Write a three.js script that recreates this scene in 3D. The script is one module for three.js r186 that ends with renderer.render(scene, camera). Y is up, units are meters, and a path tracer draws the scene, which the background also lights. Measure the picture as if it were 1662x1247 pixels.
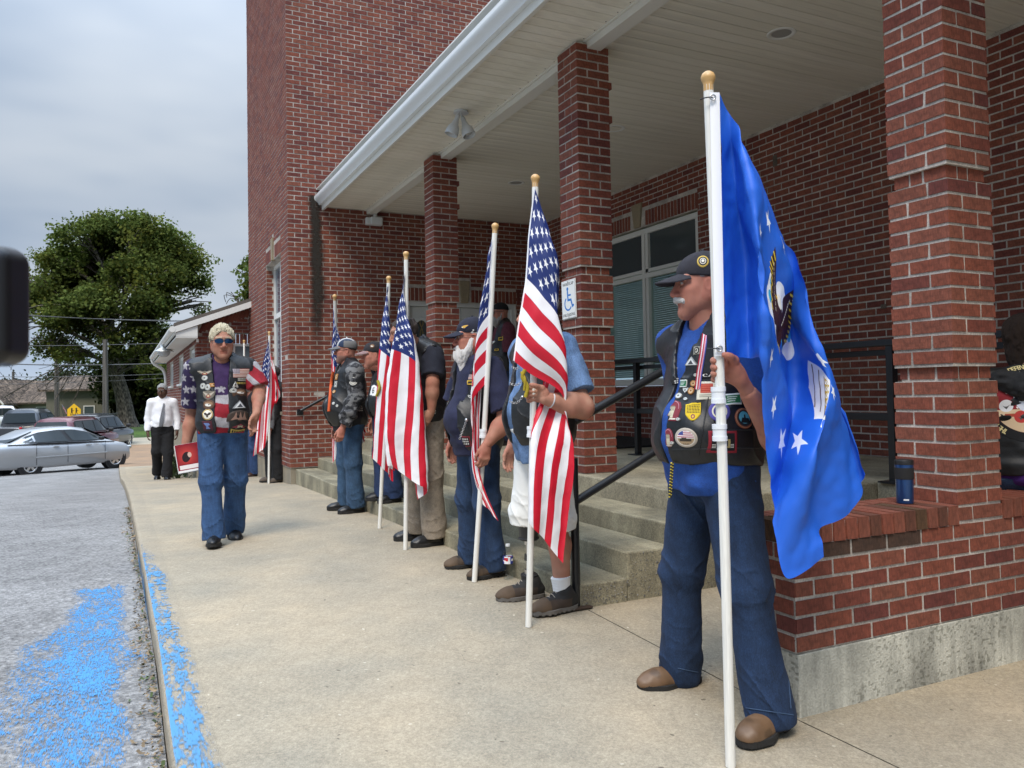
import * as THREE from 'three';
import { mergeGeometries } from 'three/addons/utils/BufferGeometryUtils.js';
import { RoundedBoxGeometry } from 'three/addons/geometries/RoundedBoxGeometry.js';

// ---------------------------------------------------------------- camera
const scene = new THREE.Scene();
const W0 = 1662, H0 = 1247, FPX = 1300, PX = 831, PY = 600, EYE = 1.24;
const camera = new THREE.PerspectiveCamera(2 * Math.atan(H0 / 2 / FPX) * 180 / Math.PI, W0 / H0, 0.05, 3000);
const D2R = Math.PI / 180, YAW = 25.97 * D2R, PITCH = 1.57 * D2R, ROLL = -1.02 * D2R;
const FWD = new THREE.Vector3(Math.sin(YAW) * Math.cos(PITCH), Math.sin(PITCH), -Math.cos(YAW) * Math.cos(PITCH));
const RGT = new THREE.Vector3(), UPV = new THREE.Vector3();
{
  const r = new THREE.Vector3(Math.cos(YAW), 0, Math.sin(YAW)), u = new THREE.Vector3().crossVectors(r, FWD);
  RGT.copy(r).multiplyScalar(Math.cos(ROLL)).addScaledVector(u, Math.sin(ROLL));
  UPV.copy(u).multiplyScalar(Math.cos(ROLL)).addScaledVector(r, -Math.sin(ROLL));
}
camera.position.set(0, EYE, 0);
camera.quaternion.setFromRotationMatrix(new THREE.Matrix4().makeBasis(RGT, UPV, FWD.clone().negate()));
camera.setViewOffset(W0, H0, 0, H0 / 2 - PY, W0, H0);
camera.userData.fStop = 5.6; camera.focus = 4.2; camera.userData.fStop = 16;
camera.updateProjectionMatrix();

// ---------------------------------------------------------------- light
const renderer = new THREE.WebGLRenderer({ antialias: true });
renderer.toneMapping = THREE.LinearToneMapping;
renderer.toneMappingExposure = 1.8;
renderer.shadowMap.enabled = true;
const sun = new THREE.DirectionalLight(0xfff3e2, 1.5);
sun.position.set(-14, 34, 12); sun.target.position.set(2, 0, -6);
sun.castShadow = true; sun.shadow.radius = 38; sun.shadow.mapSize.set(2048, 2048);
Object.assign(sun.shadow.camera, { left: -30, right: 30, top: 30, bottom: -30, near: 1, far: 100 });
scene.add(sun, sun.target);

// ---------------------------------------------------------------- helpers
function rng(seed) { let a = seed | 0; return () => { a = (a + 0x6d2b79f5) | 0; let t = Math.imul(a ^ (a >>> 15), 1 | a); t = (t + Math.imul(t ^ (t >>> 7), 61 | t)) ^ t; return ((t ^ (t >>> 14)) >>> 0) / 4294967296; }; }
const clamp = (x, a = 0, b = 1) => x < a ? a : x > b ? b : x;
const lerp = (a, b, t) => a + (b - a) * t;
const sstep = (a, b, x) => { const t = clamp((x - a) / (b - a)); return t * t * (3 - 2 * t); };
const V = (x, y, z) => new THREE.Vector3(x, y, z);
// a photograph pixel at a given distance along the view axis, as a place in metres
function at(u, v, depth) {
  return V(0, EYE, 0).addScaledVector(FWD, depth).addScaledVector(RGT, (u - PX) / FPX * depth).addScaledVector(UPV, -(v - PY) / FPX * depth);
}
function toPixel(p) { const d = p.clone().sub(camera.position), z = d.dot(FWD); return [PX + FPX * d.dot(RGT) / z, PY - FPX * d.dot(UPV) / z, z]; }
const NODES = [[20, 0], [-2.3, 0], [-4, .065], [-7, .065], [-9, .03], [-11.7, -.03], [-16, -.25], [-22, -.7], [-28, -.86], [-34, -1.14], [-43, -1.1], [-52, -.62], [-62, -.55], [-80, -1.5], [-130, -2], [-2000, -2]];
function gz(z) {
  if (z >= 20) return 0;
  for (let i = 0; i < NODES.length - 1; i++) { const [a, ya] = NODES[i], [b, yb] = NODES[i + 1]; if (z <= a && z >= b) return ya + (yb - ya) * (a - z) / (a - b); }
  return -2;
}
function ground(u, v, off = 0) {           // where the ray of a pixel meets the ground
  let lo = .3, hi = .3; const f = (s) => { const p = at(u, v, s); return p.y - gz(p.z) - off; };
  while (f(hi) > 0 && hi < 400) { lo = hi; hi += .25; }
  for (let i = 0; i < 30; i++) { const m = (lo + hi) / 2; if (f(m) > 0) lo = m; else hi = m; }
  return at(u, v, hi);
}
// ---- noise
const PERM = (() => { const r = rng(7), p = Array.from({ length: 256 }, (_, i) => i); for (let i = 255; i > 0; i--) { const j = Math.floor(r() * (i + 1)); [p[i], p[j]] = [p[j], p[i]]; } return new Uint8Array([...p, ...p]); })();
const HV = (() => { const r = rng(11); return Float32Array.from({ length: 256 }, () => r()); })();
function vnoise2(x, y, px = 256, py = 256) {      // tileable value noise 0..1
  const xi = Math.floor(x), yi = Math.floor(y); let fx = x - xi, fy = y - yi;
  fx = fx * fx * (3 - 2 * fx); fy = fy * fy * (3 - 2 * fy);
  const m = (a, n) => ((a % n) + n) % n, x0 = m(xi, px) & 255, x1 = m(xi + 1, px) & 255, y0 = m(yi, py) & 255, y1 = m(yi + 1, py) & 255;
  const h = (a, b) => HV[PERM[PERM[a] + b]];
  return lerp(lerp(h(x0, y0), h(x1, y0), fx), lerp(h(x0, y1), h(x1, y1), fx), fy);
}
function fbm2(x, y, oct = 4, per = 256) { let s = 0, a = .5, t = 0; for (let i = 0; i < oct; i++) { s += a * vnoise2(x + i * 17, y + i * 31, per, per); t += a; x *= 2; y *= 2; per = Math.min(per * 2, 256); a *= .5; } return s / t; }
function vnoise3(x, y, z) {
  const xi = Math.floor(x), yi = Math.floor(y), zi = Math.floor(z); let fx = x - xi, fy = y - yi, fz = z - zi;
  fx = fx * fx * (3 - 2 * fx); fy = fy * fy * (3 - 2 * fy); fz = fz * fz * (3 - 2 * fz);
  const h = (a, b, c) => HV[PERM[PERM[PERM[a & 255] + (b & 255)] + (c & 255)]];
  const l = (c) => lerp(lerp(h(xi, yi, c), h(xi + 1, yi, c), fx), lerp(h(xi, yi + 1, c), h(xi + 1, yi + 1, c), fx), fy);
  return lerp(l(zi), l(zi + 1), fz);
}
// ---- textures
function dataTex(n, fn, srgb = true, repeat = true) {       // fn(u, v) -> [r, g, b, a?] or a number, 0..1
  const a = new Uint8Array(n * n * 4);
  for (let y = 0; y < n; y++) for (let x = 0; x < n; x++) {
    const c = fn(x / n, y / n), i = (y * n + x) * 4;
    if (typeof c === 'number') { a[i] = a[i + 1] = a[i + 2] = clamp(c) * 255; a[i + 3] = 255; } else { a[i] = clamp(c[0]) * 255; a[i + 1] = clamp(c[1]) * 255; a[i + 2] = clamp(c[2]) * 255; a[i + 3] = c.length > 3 ? clamp(c[3]) * 255 : 255; }
  }
  const t = new THREE.DataTexture(a, n, n); t.magFilter = THREE.LinearFilter; t.minFilter = THREE.LinearMipmapLinearFilter;
  if (repeat) t.wrapS = t.wrapT = THREE.RepeatWrapping;
  if (srgb) t.colorSpace = THREE.SRGBColorSpace; t.needsUpdate = true; return t;
}
function canvasTex(w, h, draw) {
  const c = document.createElement('canvas'); c.width = w; c.height = h; draw(c.getContext('2d'), w, h);
  const t = new THREE.CanvasTexture(c); t.colorSpace = THREE.SRGBColorSpace; t.anisotropy = 8; return t;
}
const rep = (t, x, y = x) => { const c = t.clone(); c.repeat.set(x, y); c.needsUpdate = true; return c; };
const lin = (r, g, b) => new THREE.Color().setRGB(r, g, b);
const mat = (o) => new THREE.MeshStandardMaterial({ roughness: .8, ...o });
// ---- things
const used = new Map();
function numbered(name) { const k = used.get(name) || 0; used.set(name, k + 1); return k ? name + '_' + String(k).padStart(3, '0') : name; }
function tag(o, label, category, group, kind) { if (label) o.userData.label = label; if (category) o.userData.category = category; if (group) o.userData.group = group; if (kind) o.userData.kind = kind; return o; }
function thing(name, label, category, pos = [0, 0, 0], turn = 0, group) {
  const o = new THREE.Group(); o.name = numbered(name); o.position.set(...(pos.isVector3 ? pos.toArray() : pos)); o.rotation.y = turn; scene.add(o); return tag(o, label, category, group);
}
function put(name, geo, m, parent = scene) {
  const list = Array.isArray(geo) ? geo : [geo];
  let g = list[0];
  if (list.length > 1) { const any = list.some((q) => !q.index); g = mergeGeometries(any ? list.map((q) => q.index ? q.toNonIndexed() : q) : list); }
  const o = new THREE.Mesh(g, m); o.name = parent === scene ? numbered(name) : name; o.castShadow = o.receiveShadow = true; parent.add(o); return o;
}
function struct(name, geo, m) { const o = put(name, geo, m); o.userData.kind = 'structure'; return o; }
const move = (g, x, y, z) => { g.translate(x, y, z); return g; };
function boxUV(g, s = 1) {     // uv in metres from position, by face direction (non-indexed flat shading)
  g = g.index ? g.toNonIndexed() : g; const p = g.attributes.position, uv = new Float32Array(p.count * 2), n = V(0, 0, 0), a = V(0, 0, 0), b = V(0, 0, 0), c = V(0, 0, 0);
  for (let i = 0; i < p.count; i += 3) {
    a.fromBufferAttribute(p, i); b.fromBufferAttribute(p, i + 1); c.fromBufferAttribute(p, i + 2); n.crossVectors(b.clone().sub(a), c.clone().sub(a));
    const ax = Math.abs(n.x), ay = Math.abs(n.y), az = Math.abs(n.z);
    [a, b, c].forEach((q, k) => { const [x, y] = ay >= ax && ay >= az ? [q.x, q.z] : ax >= az ? [q.z, q.y] : [q.x, q.y]; uv[(i + k) * 2] = x * s; uv[(i + k) * 2 + 1] = y * s; });
  }
  g.setAttribute('uv', new THREE.BufferAttribute(uv, 2)); return g;
}
const box = (x0, x1, y0, y1, z0, z1) => boxUV(move(new THREE.BoxGeometry(x1 - x0, y1 - y0, z1 - z0), (x0 + x1) / 2, (y0 + y1) / 2, (z0 + z1) / 2));
const rbox = (x0, x1, y0, y1, z0, z1, r = .01, s = 2) => boxUV(move(new RoundedBoxGeometry(x1 - x0, y1 - y0, z1 - z0, s, r), (x0 + x1) / 2, (y0 + y1) / 2, (z0 + z1) / 2));
function rod(a, b, r, seg = 10, r2 = r) {     // a round bar between two points
  const d = b.clone().sub(a), g = new THREE.CylinderGeometry(r2, r, d.length(), seg);
  g.applyQuaternion(new THREE.Quaternion().setFromUnitVectors(V(0, 1, 0), d.clone().normalize())); return move(g, (a.x + b.x) / 2, (a.y + b.y) / 2, (a.z + b.z) / 2);
}
function tube(pts, r, seg = 24, rs = 8) { return new THREE.TubeGeometry(new THREE.CatmullRomCurve3(pts), seg, r, rs); }
// ---------------------------------------------------------------- sky: an overcast day, blue-grey cloud sheets, brighter overhead
{
  const w = 1024, h = 512, a = new Float32Array(w * h * 4);
  for (let y = 0; y < h; y++) for (let x = 0; x < w; x++) {
    const el = ((y + .5) / h - .5) * Math.PI, az = x / w * 2 * Math.PI, i = (y * w + x) * 4, e = Math.max(el, 0), s = Math.sin(e);
    const k = 1 / (s + .22), px = Math.cos(az) * Math.cos(e) * k, pz = Math.sin(az) * Math.cos(e) * k;
    let n = 0, am = .5, fx = px * 1.1 + 40, fz = pz * 2.0 + 40; for (let o = 0; o < 5; o++) { n += am * vnoise3(fx, fz, o * 3.7); fx *= 2.03; fz *= 2.03; am *= .5; }
    let m = 0; am = .5; fx = px * .5 + 10; fz = pz * .8 + 90; for (let o = 0; o < 4; o++) { m += am * vnoise3(fx, fz, 9 + o); fx *= 2; fz *= 2; am *= .5; }
    const c = sstep(.28, .68, n * .62 + m * .42);
    const lum = lerp(.27, 2.7, s * s * s) * lerp(.6, 1.22, c);
    const hz = Math.exp(-e * 9);
    const t = lerp(c, .55, hz * .5), L = lerp(lum, .46, hz * .75);
    const g = el < 0 ? .35 : 1;
    a[i] = L * lerp(.54, .90, t) * g; a[i + 1] = L * lerp(.78, .985, t) * g; a[i + 2] = L * lerp(1.16, 1.09, t) * g; a[i + 3] = 1;
  }
  const t = new THREE.DataTexture(a, w, h, THREE.RGBAFormat, THREE.FloatType);
  t.mapping = THREE.EquirectangularReflectionMapping; t.magFilter = THREE.LinearFilter; t.needsUpdate = true;
  scene.background = t; scene.environment = t;
}
// ---------------------------------------------------------------- shared surface materials
const brickTex = dataTex(256, (u, v) => { const s = vnoise2(u * 48, v * 3, 48, 3), f = vnoise2(u * 120, v * 90, 120, 90), b = fbm2(u * 4, v * 4, 3, 4); return .86 + (s - .5) * .2 + (f - .5) * .22 + (b - .5) * .24; }, true);
const brickBump = dataTex(256, (u, v) => { const s = vnoise2(u * 64, v * 4, 64, 4), f = vnoise2(u * 128, v * 128, 128, 128); return .5 + (s - .5) * .6 + (f - .5) * .5; }, false);
const TONES = [[.255, .067, .040], [.235, .060, .038], [.285, .078, .044], [.26, .080, .047], [.205, .052, .035], [.285, .088, .052], [.18, .045, .034], [.245, .068, .043]];
const brickMats = TONES.map((c) => mat({ color: lin(...c), map: brickTex, bumpMap: brickBump, bumpScale: .0015, roughness: .88 }));
const brickDark = [[.045, .03, .022], [.06, .036, .026], [.085, .045, .03]].map((c) => mat({ color: lin(...c), map: brickTex, bumpMap: brickBump, bumpScale: .0015, roughness: .95 }));
const brickMossy = [[.15, .075, .035], [.13, .065, .03], [.17, .06, .035]].map((c) => mat({ color: lin(...c), map: brickTex, bumpMap: brickBump, bumpScale: .002, roughness: .95 }));
const brickVC = mat({ color: 0xffffff, vertexColors: true, map: brickTex, bumpMap: brickBump, bumpScale: .0015, roughness: .88 });
const mortarTex = dataTex(512, (u, v) => { const f = vnoise2(u * 200, v * 200, 200, 200), b = fbm2(u * 8, v * 8, 4, 8); return .72 + (f - .5) * .18 + (b - .5) * .35; }, true);
const mortar = mat({ color: lin(.84, .76, .67), map: mortarTex, bumpMap: mortarTex, bumpScale: .002, roughness: .95 });
const mortarStained = mat({ color: lin(.10, .08, .06), map: mortarTex, roughness: .95 });
// four slightly worn unit bricks, shared by every brick
const BRICKS = Array.from({ length: 4 }, (_, k) => {
  const r = rng(50 + k), g = new THREE.BoxGeometry(1, 1, 1), p = g.attributes.position, seen = new Map();
  for (let i = 0; i < p.count; i++) { const key = [p.getX(i), p.getY(i), p.getZ(i)].join(); if (!seen.has(key)) seen.set(key, [(r() - .5) * .012, (r() - .5) * .04, (r() - .5) * .028]); const d = seen.get(key); p.setXYZ(i, p.getX(i) * .995 + d[0], p.getY(i) * .985 + d[1], p.getZ(i) + d[2]); }
  g.computeVertexNormals(); const flat = g.toNonIndexed(); flat.computeVertexNormals(); return flat;
});
const COURSE = .0677, BL = .2031, JOINT = .0125;
const _q = new THREE.Quaternion(), _m = new THREE.Matrix4();
// list entries: {p: centre, s: size along own x, y, z, turn: about y, tilt: about own z, m: material}
function layBricks(parent, list, seed, most = 298) {
  const r = rng(seed);
  for (const b of list) {
    const d = b.p.clone().sub(camera.position), z = d.dot(FWD);
    const [u, v] = toPixel(b.p);
    b.k = z > .3 && u > -30 && u < W0 + 30 && v > -30 && v < H0 + 30 ? b.s[0] * b.s[1] / (z * z) * (b.face ? Math.max(.02, -d.normalize().dot(b.face)) : .5) : 0;
    if (!b.m) b.m = brickMats[Math.floor(r() * brickMats.length)];
    b.g = Math.floor(r() * 4);
    b.lift = (r() - .5) * .003;
  }
  list.sort((a, b) => b.k - a.k);
  const rest = [];
  list.forEach((b, i) => {
    _q.setFromEuler(new THREE.Euler(0, b.turn || 0, b.tilt || 0));
    const pos = b.face ? b.p.clone().addScaledVector(b.face, b.lift) : b.p;
    if (i < most && b.k > 0) { const o = new THREE.Mesh(BRICKS[b.g], b.m); o.name = 'brick'; o.position.copy(pos); o.quaternion.copy(_q); o.scale.set(...b.s); o.castShadow = o.receiveShadow = true; parent.add(o); return; }
    rest.push([BRICKS[b.g], new THREE.Matrix4().compose(pos, _q, V(...b.s)), b.m.color]);
  });
  if (rest.length) {
    const n = rest.length * 36, P = new Float32Array(n * 3), N = new Float32Array(n * 3), U = new Float32Array(n * 2), C = new Float32Array(n * 3), v = V(0, 0, 0), nm = new THREE.Matrix3(); let o = 0;
    for (const [g, m4, c] of rest) {
      nm.getNormalMatrix(m4); const gp = g.attributes.position, gn = g.attributes.normal, gu = g.attributes.uv, du = r(), dv = r();
      for (let i = 0; i < 36; i++, o++) {
        v.fromBufferAttribute(gp, i).applyMatrix4(m4); P[o * 3] = v.x; P[o * 3 + 1] = v.y; P[o * 3 + 2] = v.z;
        v.fromBufferAttribute(gn, i).applyMatrix3(nm).normalize(); N[o * 3] = v.x; N[o * 3 + 1] = v.y; N[o * 3 + 2] = v.z;
        U[o * 2] = gu.getX(i) + du; U[o * 2 + 1] = gu.getY(i) + dv; C[o * 3] = c.r; C[o * 3 + 1] = c.g; C[o * 3 + 2] = c.b;
      }
    }
    const g = new THREE.BufferGeometry(); g.setAttribute('position', new THREE.BufferAttribute(P, 3)); g.setAttribute('normal', new THREE.BufferAttribute(N, 3)); g.setAttribute('uv', new THREE.BufferAttribute(U, 2)); g.setAttribute('color', new THREE.BufferAttribute(C, 3));
    const far = put('brick_courses', g, brickVC, parent); far.userData.kind = 'stuff';
  }
}
// bricks of one wall face: from origin O along unit vector U (horizontal), face normal N, length len, from y0 up by rows
function wallFace(list, O, U, N, len, y0, rows, { holes = [], phase = 0, proud = .0035, depth = .03, mat: mf, setback } = {}) {
  const turn = Math.atan2(-U.z, U.x);
  for (let r = 0; r < rows; r++) {
    const y = y0 + (r + .5) * COURSE, off = ((r + phase) % 2) * BL / 2, back = setback ? setback(y) : 0;
    for (let x = -off; x < len; x += BL) {
      let a = Math.max(0, x), b = Math.min(len, x + BL - JOINT); if (b - a < .03) continue;
      const cuts = [[a, b]];
      for (const [h0, h1, k0, k1] of holes) if (y > k0 - COURSE * .4 && y < k1 + COURSE * .4) for (let i = cuts.length - 1; i >= 0; i--) {
        const [c, d] = cuts[i]; if (d <= h0 || c >= h1) continue; cuts.splice(i, 1);
        if (h0 - c > .03) cuts.push([c, h0 - .004]); if (d - h1 > .03) cuts.push([h1 + .004, d]);
      }
      for (const [c, d] of cuts) {
        const p = O.clone().addScaledVector(U, (c + d) / 2).addScaledVector(N, proud - depth / 2 - back); p.y = y;
        list.push({ p, s: [d - c, COURSE - JOINT, depth], turn, face: N, m: mf ? mf((c + d) / 2, y, r) : undefined });
      }
    }
  }
}
// a row of upright bricks over an opening
function soldierRow(list, O, U, N, x0, x1, y, h, { skip, m, proud = .0035, fan } = {}) {
  const n = Math.round((x1 - x0) / .0677), w = (x1 - x0) / n, turn = Math.atan2(-U.z, U.x);
  for (let i = 0; i < n; i++) { const x = x0 + (i + .5) * w; if (skip && x > skip[0] - w * .4 && x < skip[1] + w * .4) continue; const p = O.clone().addScaledVector(U, x).addScaledVector(N, proud - .015); p.y = y + h / 2; list.push({ p, s: [w - JOINT, h - .008, .03], turn, face: N, m, tilt: fan ? fan(x) : 0 }); }
}
// a square pillar of four bricks per course, laid in a pinwheel that turns from course to course
function pillarBricks(list, x0, z0, w, y0, rows, { recess = [], knobs = [], mat: mf } = {}) {
  const L = w - .0922 - JOINT, S = .0922;        // long and short side in plan
  for (let r = 0; r < rows; r++) {
    const y = y0 + (r + .5) * COURSE, rec = recess.includes(r) ? .02 : 0, flip = r % 2;
    // plan: [x, z, sizeX, sizeZ], corner at x0 (left), z0 (front, nearest the viewer), growing to +x and -z
    const plan = flip
      ? [[0, 0, L, S], [L + JOINT, 0, S, L], [S + JOINT, L + JOINT, L, S], [0, S + JOINT, S, L]]
      : [[0, 0, S, L], [S + JOINT, 0, L, S], [w - S, S + JOINT, S, L], [0, L + JOINT, L, S]];
    plan.forEach(([px, pz, sx, sz], k) => {
      const pieces = rec ? (sx > sz ? [[px, pz, sx * .3, sz], [px + sx * .3 + JOINT, pz, sx * .7 - JOINT, sz]] : [[px, pz, sx, sz * .65], [px, pz + sz * .65 + JOINT, sx, sz * .35 - JOINT]]) : [[px, pz, sx, sz]];
      for (const [ax, az, bx, bz] of pieces) {
        let X0 = x0 + ax, X1 = X0 + bx, Z1 = z0 - az, Z0 = Z1 - bz;
        if (rec) { X0 = Math.max(X0, x0 + rec); X1 = Math.min(X1, x0 + w - rec); Z1 = Math.min(Z1, z0 - rec); Z0 = Math.max(Z0, z0 - w + rec); }
        if (knobs.includes(r)) { if (ax < .01 && az > w * .5) X0 -= .026; if (ax + bx > w - .01) X1 += .026; }
        const p = V((X0 + X1) / 2, y, (Z0 + Z1) / 2);
        list.push({ p, s: [X1 - X0, COURSE - JOINT, Z1 - Z0], m: mf && mf(r, k, y), face: V(-.7, 0, .7) });
      }
    });
  }
}
// ---------------------------------------------------------------- ground, walk, kerb, road
const HW = [.143, .14, .117, .10, .09, .06, -.02, -.06, -.1, -.1], HZ = [3, -4.4, -6.9, -9, -10.2, -13, -20, -23, -27, -60];
function kerbX(z) { for (let i = 0; i < HZ.length - 1; i++) if (z <= HZ[i] && z >= HZ[i + 1]) return lerp(HW[i], HW[i + 1], (HZ[i] - z) / (HZ[i] - HZ[i + 1])); return z > 0 ? .143 : -.1; }
function sheet(x0, x1, z0, z1, nx, nz, y, uvs = 1) {    // x0, x1 may be functions of z
  const P = [], I = [], U = [], f = (q, z) => typeof q === 'function' ? q(z) : q;
  for (let j = 0; j <= nz; j++) { const z = lerp(z0, z1, j / nz); for (let i = 0; i <= nx; i++) { const x = lerp(f(x0, z), f(x1, z), i / nx); P.push(x, y(x, z), z); U.push(x * uvs, z * uvs); } }
  for (let j = 0; j < nz; j++) for (let i = 0; i < nx; i++) { const a = j * (nx + 1) + i, b = a + nx + 1; I.push(a, b, a + 1, b, b + 1, a + 1); }
  const g = new THREE.BufferGeometry(); g.setAttribute('position', new THREE.Float32BufferAttribute(P, 3)); g.setAttribute('uv', new THREE.Float32BufferAttribute(U, 2)); g.setIndex(I); g.computeVertexNormals();
  if (g.attributes.normal.getY(0) < 0) { for (let i = 0; i < I.length; i += 3) [I[i], I[i + 1]] = [I[i + 1], I[i]]; g.setIndex(I); g.computeVertexNormals(); }
  return g;
}
const rC = rng(3);
const specks = Array.from({ length: 420 }, () => [rC(), rC(), .0006 + rC() * rC() * .0045, rC() * 3.14, .25 + rC() * .6]);
const concreteMap = canvasTex(2048, 2048, (c, w, h) => {
  const id = c.createImageData(w, h), d = id.data;
  for (let y = 0; y < h; y++) for (let x = 0; x < w; x++) {
    const u = x / w, v = y / h, b = fbm2(u * 6, v * 6, 5, 6), f = vnoise2(u * 700, v * 700, 250, 250), f2 = vnoise2(u * 256, v * 256, 256, 256), m = fbm2(u * 30 + 3, v * 30, 3, 30);
    const k = .82 + (b - .5) * .15 + (f - .5) * .15 + (f2 - .5) * .10 + (m - .5) * .07, i = (y * w + x) * 4, warm = (b - .5) * .05;
    d[i] = 255 * clamp(k * (.92 + warm)); d[i + 1] = 255 * clamp(k * .882); d[i + 2] = 255 * clamp(k * (.81 - warm)); d[i + 3] = 255;
  }
  c.putImageData(id, 0, 0);
  for (const [x, y, s, a, o] of specks) { c.save(); c.translate(x * w, y * h); c.rotate(a); c.fillStyle = o > .72 ? `rgba(90,84,74,${o * .7})` : `rgba(248,244,232,${Math.min(1, o * 1.3)})`; c.beginPath(); c.ellipse(0, 0, s * w, s * w * (.2 + o * .5), 0, 0, 7); c.fill(); c.restore(); }
  c.lineCap = 'round';
  for (let k = 0; k < 9; k++) { c.strokeStyle = k % 2 ? 'rgba(235,228,212,.35)' : 'rgba(70,64,56,.28)'; let x = rC() * w, y = rC() * h, a = rC() * 6.3; for (let s = 0; s < 60; s++) { c.lineWidth = .6 + rC() * 2.2; c.beginPath(); c.moveTo(x, y); a += (rC() - .5) * .8; x += Math.cos(a) * 7; y += Math.sin(a) * 7; c.lineTo(x, y); c.stroke(); } }
});
concreteMap.wrapS = concreteMap.wrapT = THREE.RepeatWrapping;
const grain = dataTex(512, (u, v) => { const f = vnoise2(u * 250, v * 250, 250, 250), m = fbm2(u * 60, v * 60, 3, 60); return .5 + (f - .5) * .7 + (m - .5) * .5; }, false);
const walkMat = mat({ color: lin(.66, .615, .535), map: rep(concreteMap, 1 / 2.6), bumpMap: rep(grain, 1 / .5), bumpScale: .0022, roughness: .92 });
const asphaltMap = dataTex(1024, (u, v) => {
  const b = fbm2(u * 5, v * 5, 5, 5), f = vnoise2(u * 250, v * 250, 250, 250), g = vnoise2(u * 128 + 9, v * 128, 128, 128), m = fbm2(u * 24, v * 24, 3, 24);
  const k = .66 + (b - .5) * .14 + (f - .5) * .26 + (g - .5) * .12 + (m - .5) * .12; return [k, k * .995, k * .985];
});
const asphaltBump = dataTex(512, (u, v) => { const f = vnoise2(u * 180, v * 180, 180, 180), g = vnoise2(u * 80, v * 80, 80, 80); return .5 + (f - .5) * .9 + (g - .5) * .5; }, false);
const roadMat = mat({ color: lin(.585, .57, .555), map: rep(asphaltMap, 1 / 3.1), bumpMap: rep(asphaltBump, 1 / .9), bumpScale: .006, roughness: .95 });
const grassMap = dataTex(512, (u, v) => { const b = fbm2(u * 8, v * 8, 4, 8), f = vnoise2(u * 200, v * 200, 200, 200); const k = .7 + (b - .5) * .6 + (f - .5) * .6; return [k * .62, k * .8, k * .36]; });
const grassMat = mat({ color: lin(.20, .22, .13), map: rep(grassMap, 1 / 3), roughness: 1 });
const zs = (z) => gz(z);
struct('ground', sheet(-900, 900, 40, -1200, 2, 400, (x, z) => gz(z) - .34), grassMat);
struct('road', sheet(-45, kerbX, 14, -44, 6, 220, (x, z) => gz(z) - .13), roadMat);
struct('sidewalk', sheet((z) => kerbX(z) + .15, (z) => z < -15.7 ? 1.1 : 2.252, 14, -27, 6, 220, (x, z) => gz(z)), walkMat);
struct('sidewalk', sheet(2.256, 9, 14, -12, 4, 120, (x, z) => gz(z) + .001), walkMat);
struct('joint_filler', sheet(2.2, 2.3, 14, -12, 1, 60, (x, z) => gz(z) - .012), mat({ color: lin(.09, .08, .07), roughness: 1 }));
struct('lawn', sheet((z) => 1.1, 30, -27, -15.7, 6, 40, (x, z) => gz(z) - .03), grassMat);
struct('lawn', sheet(-45, 60, -47.5, -140, 4, 60, (x, z) => gz(z) - .05), mat({ color: lin(.26, .29, .15), map: rep(grassMap, 1 / 6), roughness: 1 }));
struct('crossing_path', sheet(-45, 40, -44, -47.5, 4, 8, (x, z) => gz(z) - .02), mat({ color: lin(.62, .59, .53), map: rep(concreteMap, 1 / 5), roughness: .95 }));
struct('drive_apron', sheet((z) => kerbX(z) + .004, (z) => 3.5, -27.02, -44, 4, 60, (x, z) => gz(z) - .02), mat({ color: lin(.50, .36, .26), map: rep(concreteMap, 1 / 4), roughness: .95 }));
{ // kerb: rounded stone strip with its face to the road
  const prof = [[.004, -.16], [.0, -.03], [.006, -.01], [.018, -.001], [.03, .003], [.15, .003]], P = [], I = [], U = [], nz = 260, np = prof.length;
  for (let j = 0; j <= nz; j++) { const z = lerp(14, -27, j / nz), wob = (fbm2(z * 2.2 + 50, 3, 3) - .5) * .012; let L = 0; prof.forEach(([x, y], i) => { P.push(kerbX(z) + x + (i < 4 ? wob : 0), gz(z) + y + (i > 1 && i < 4 ? -Math.max(0, (vnoise2(z * 9 + 80, 2) - .62)) * .03 : 0), z); if (i) L += Math.hypot(x - prof[i - 1][0], y - prof[i - 1][1]); U.push(L, z); }); }
  for (let j = 0; j < nz; j++) for (let i = 0; i < np - 1; i++) { const a = j * np + i, b = a + np; I.push(a, a + 1, b, b, a + 1, b + 1); }
  const g = new THREE.BufferGeometry(); g.setAttribute('position', new THREE.Float32BufferAttribute(P, 3)); g.setAttribute('uv', new THREE.Float32BufferAttribute(U, 2)); g.setIndex(I); g.computeVertexNormals();
  struct('kerb', g, mat({ color: lin(.63, .59, .52), map: rep(concreteMap, 1 / 2.6), bumpMap: rep(grain, 2), bumpScale: .003, roughness: .92, side: THREE.DoubleSide }));
}
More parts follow.
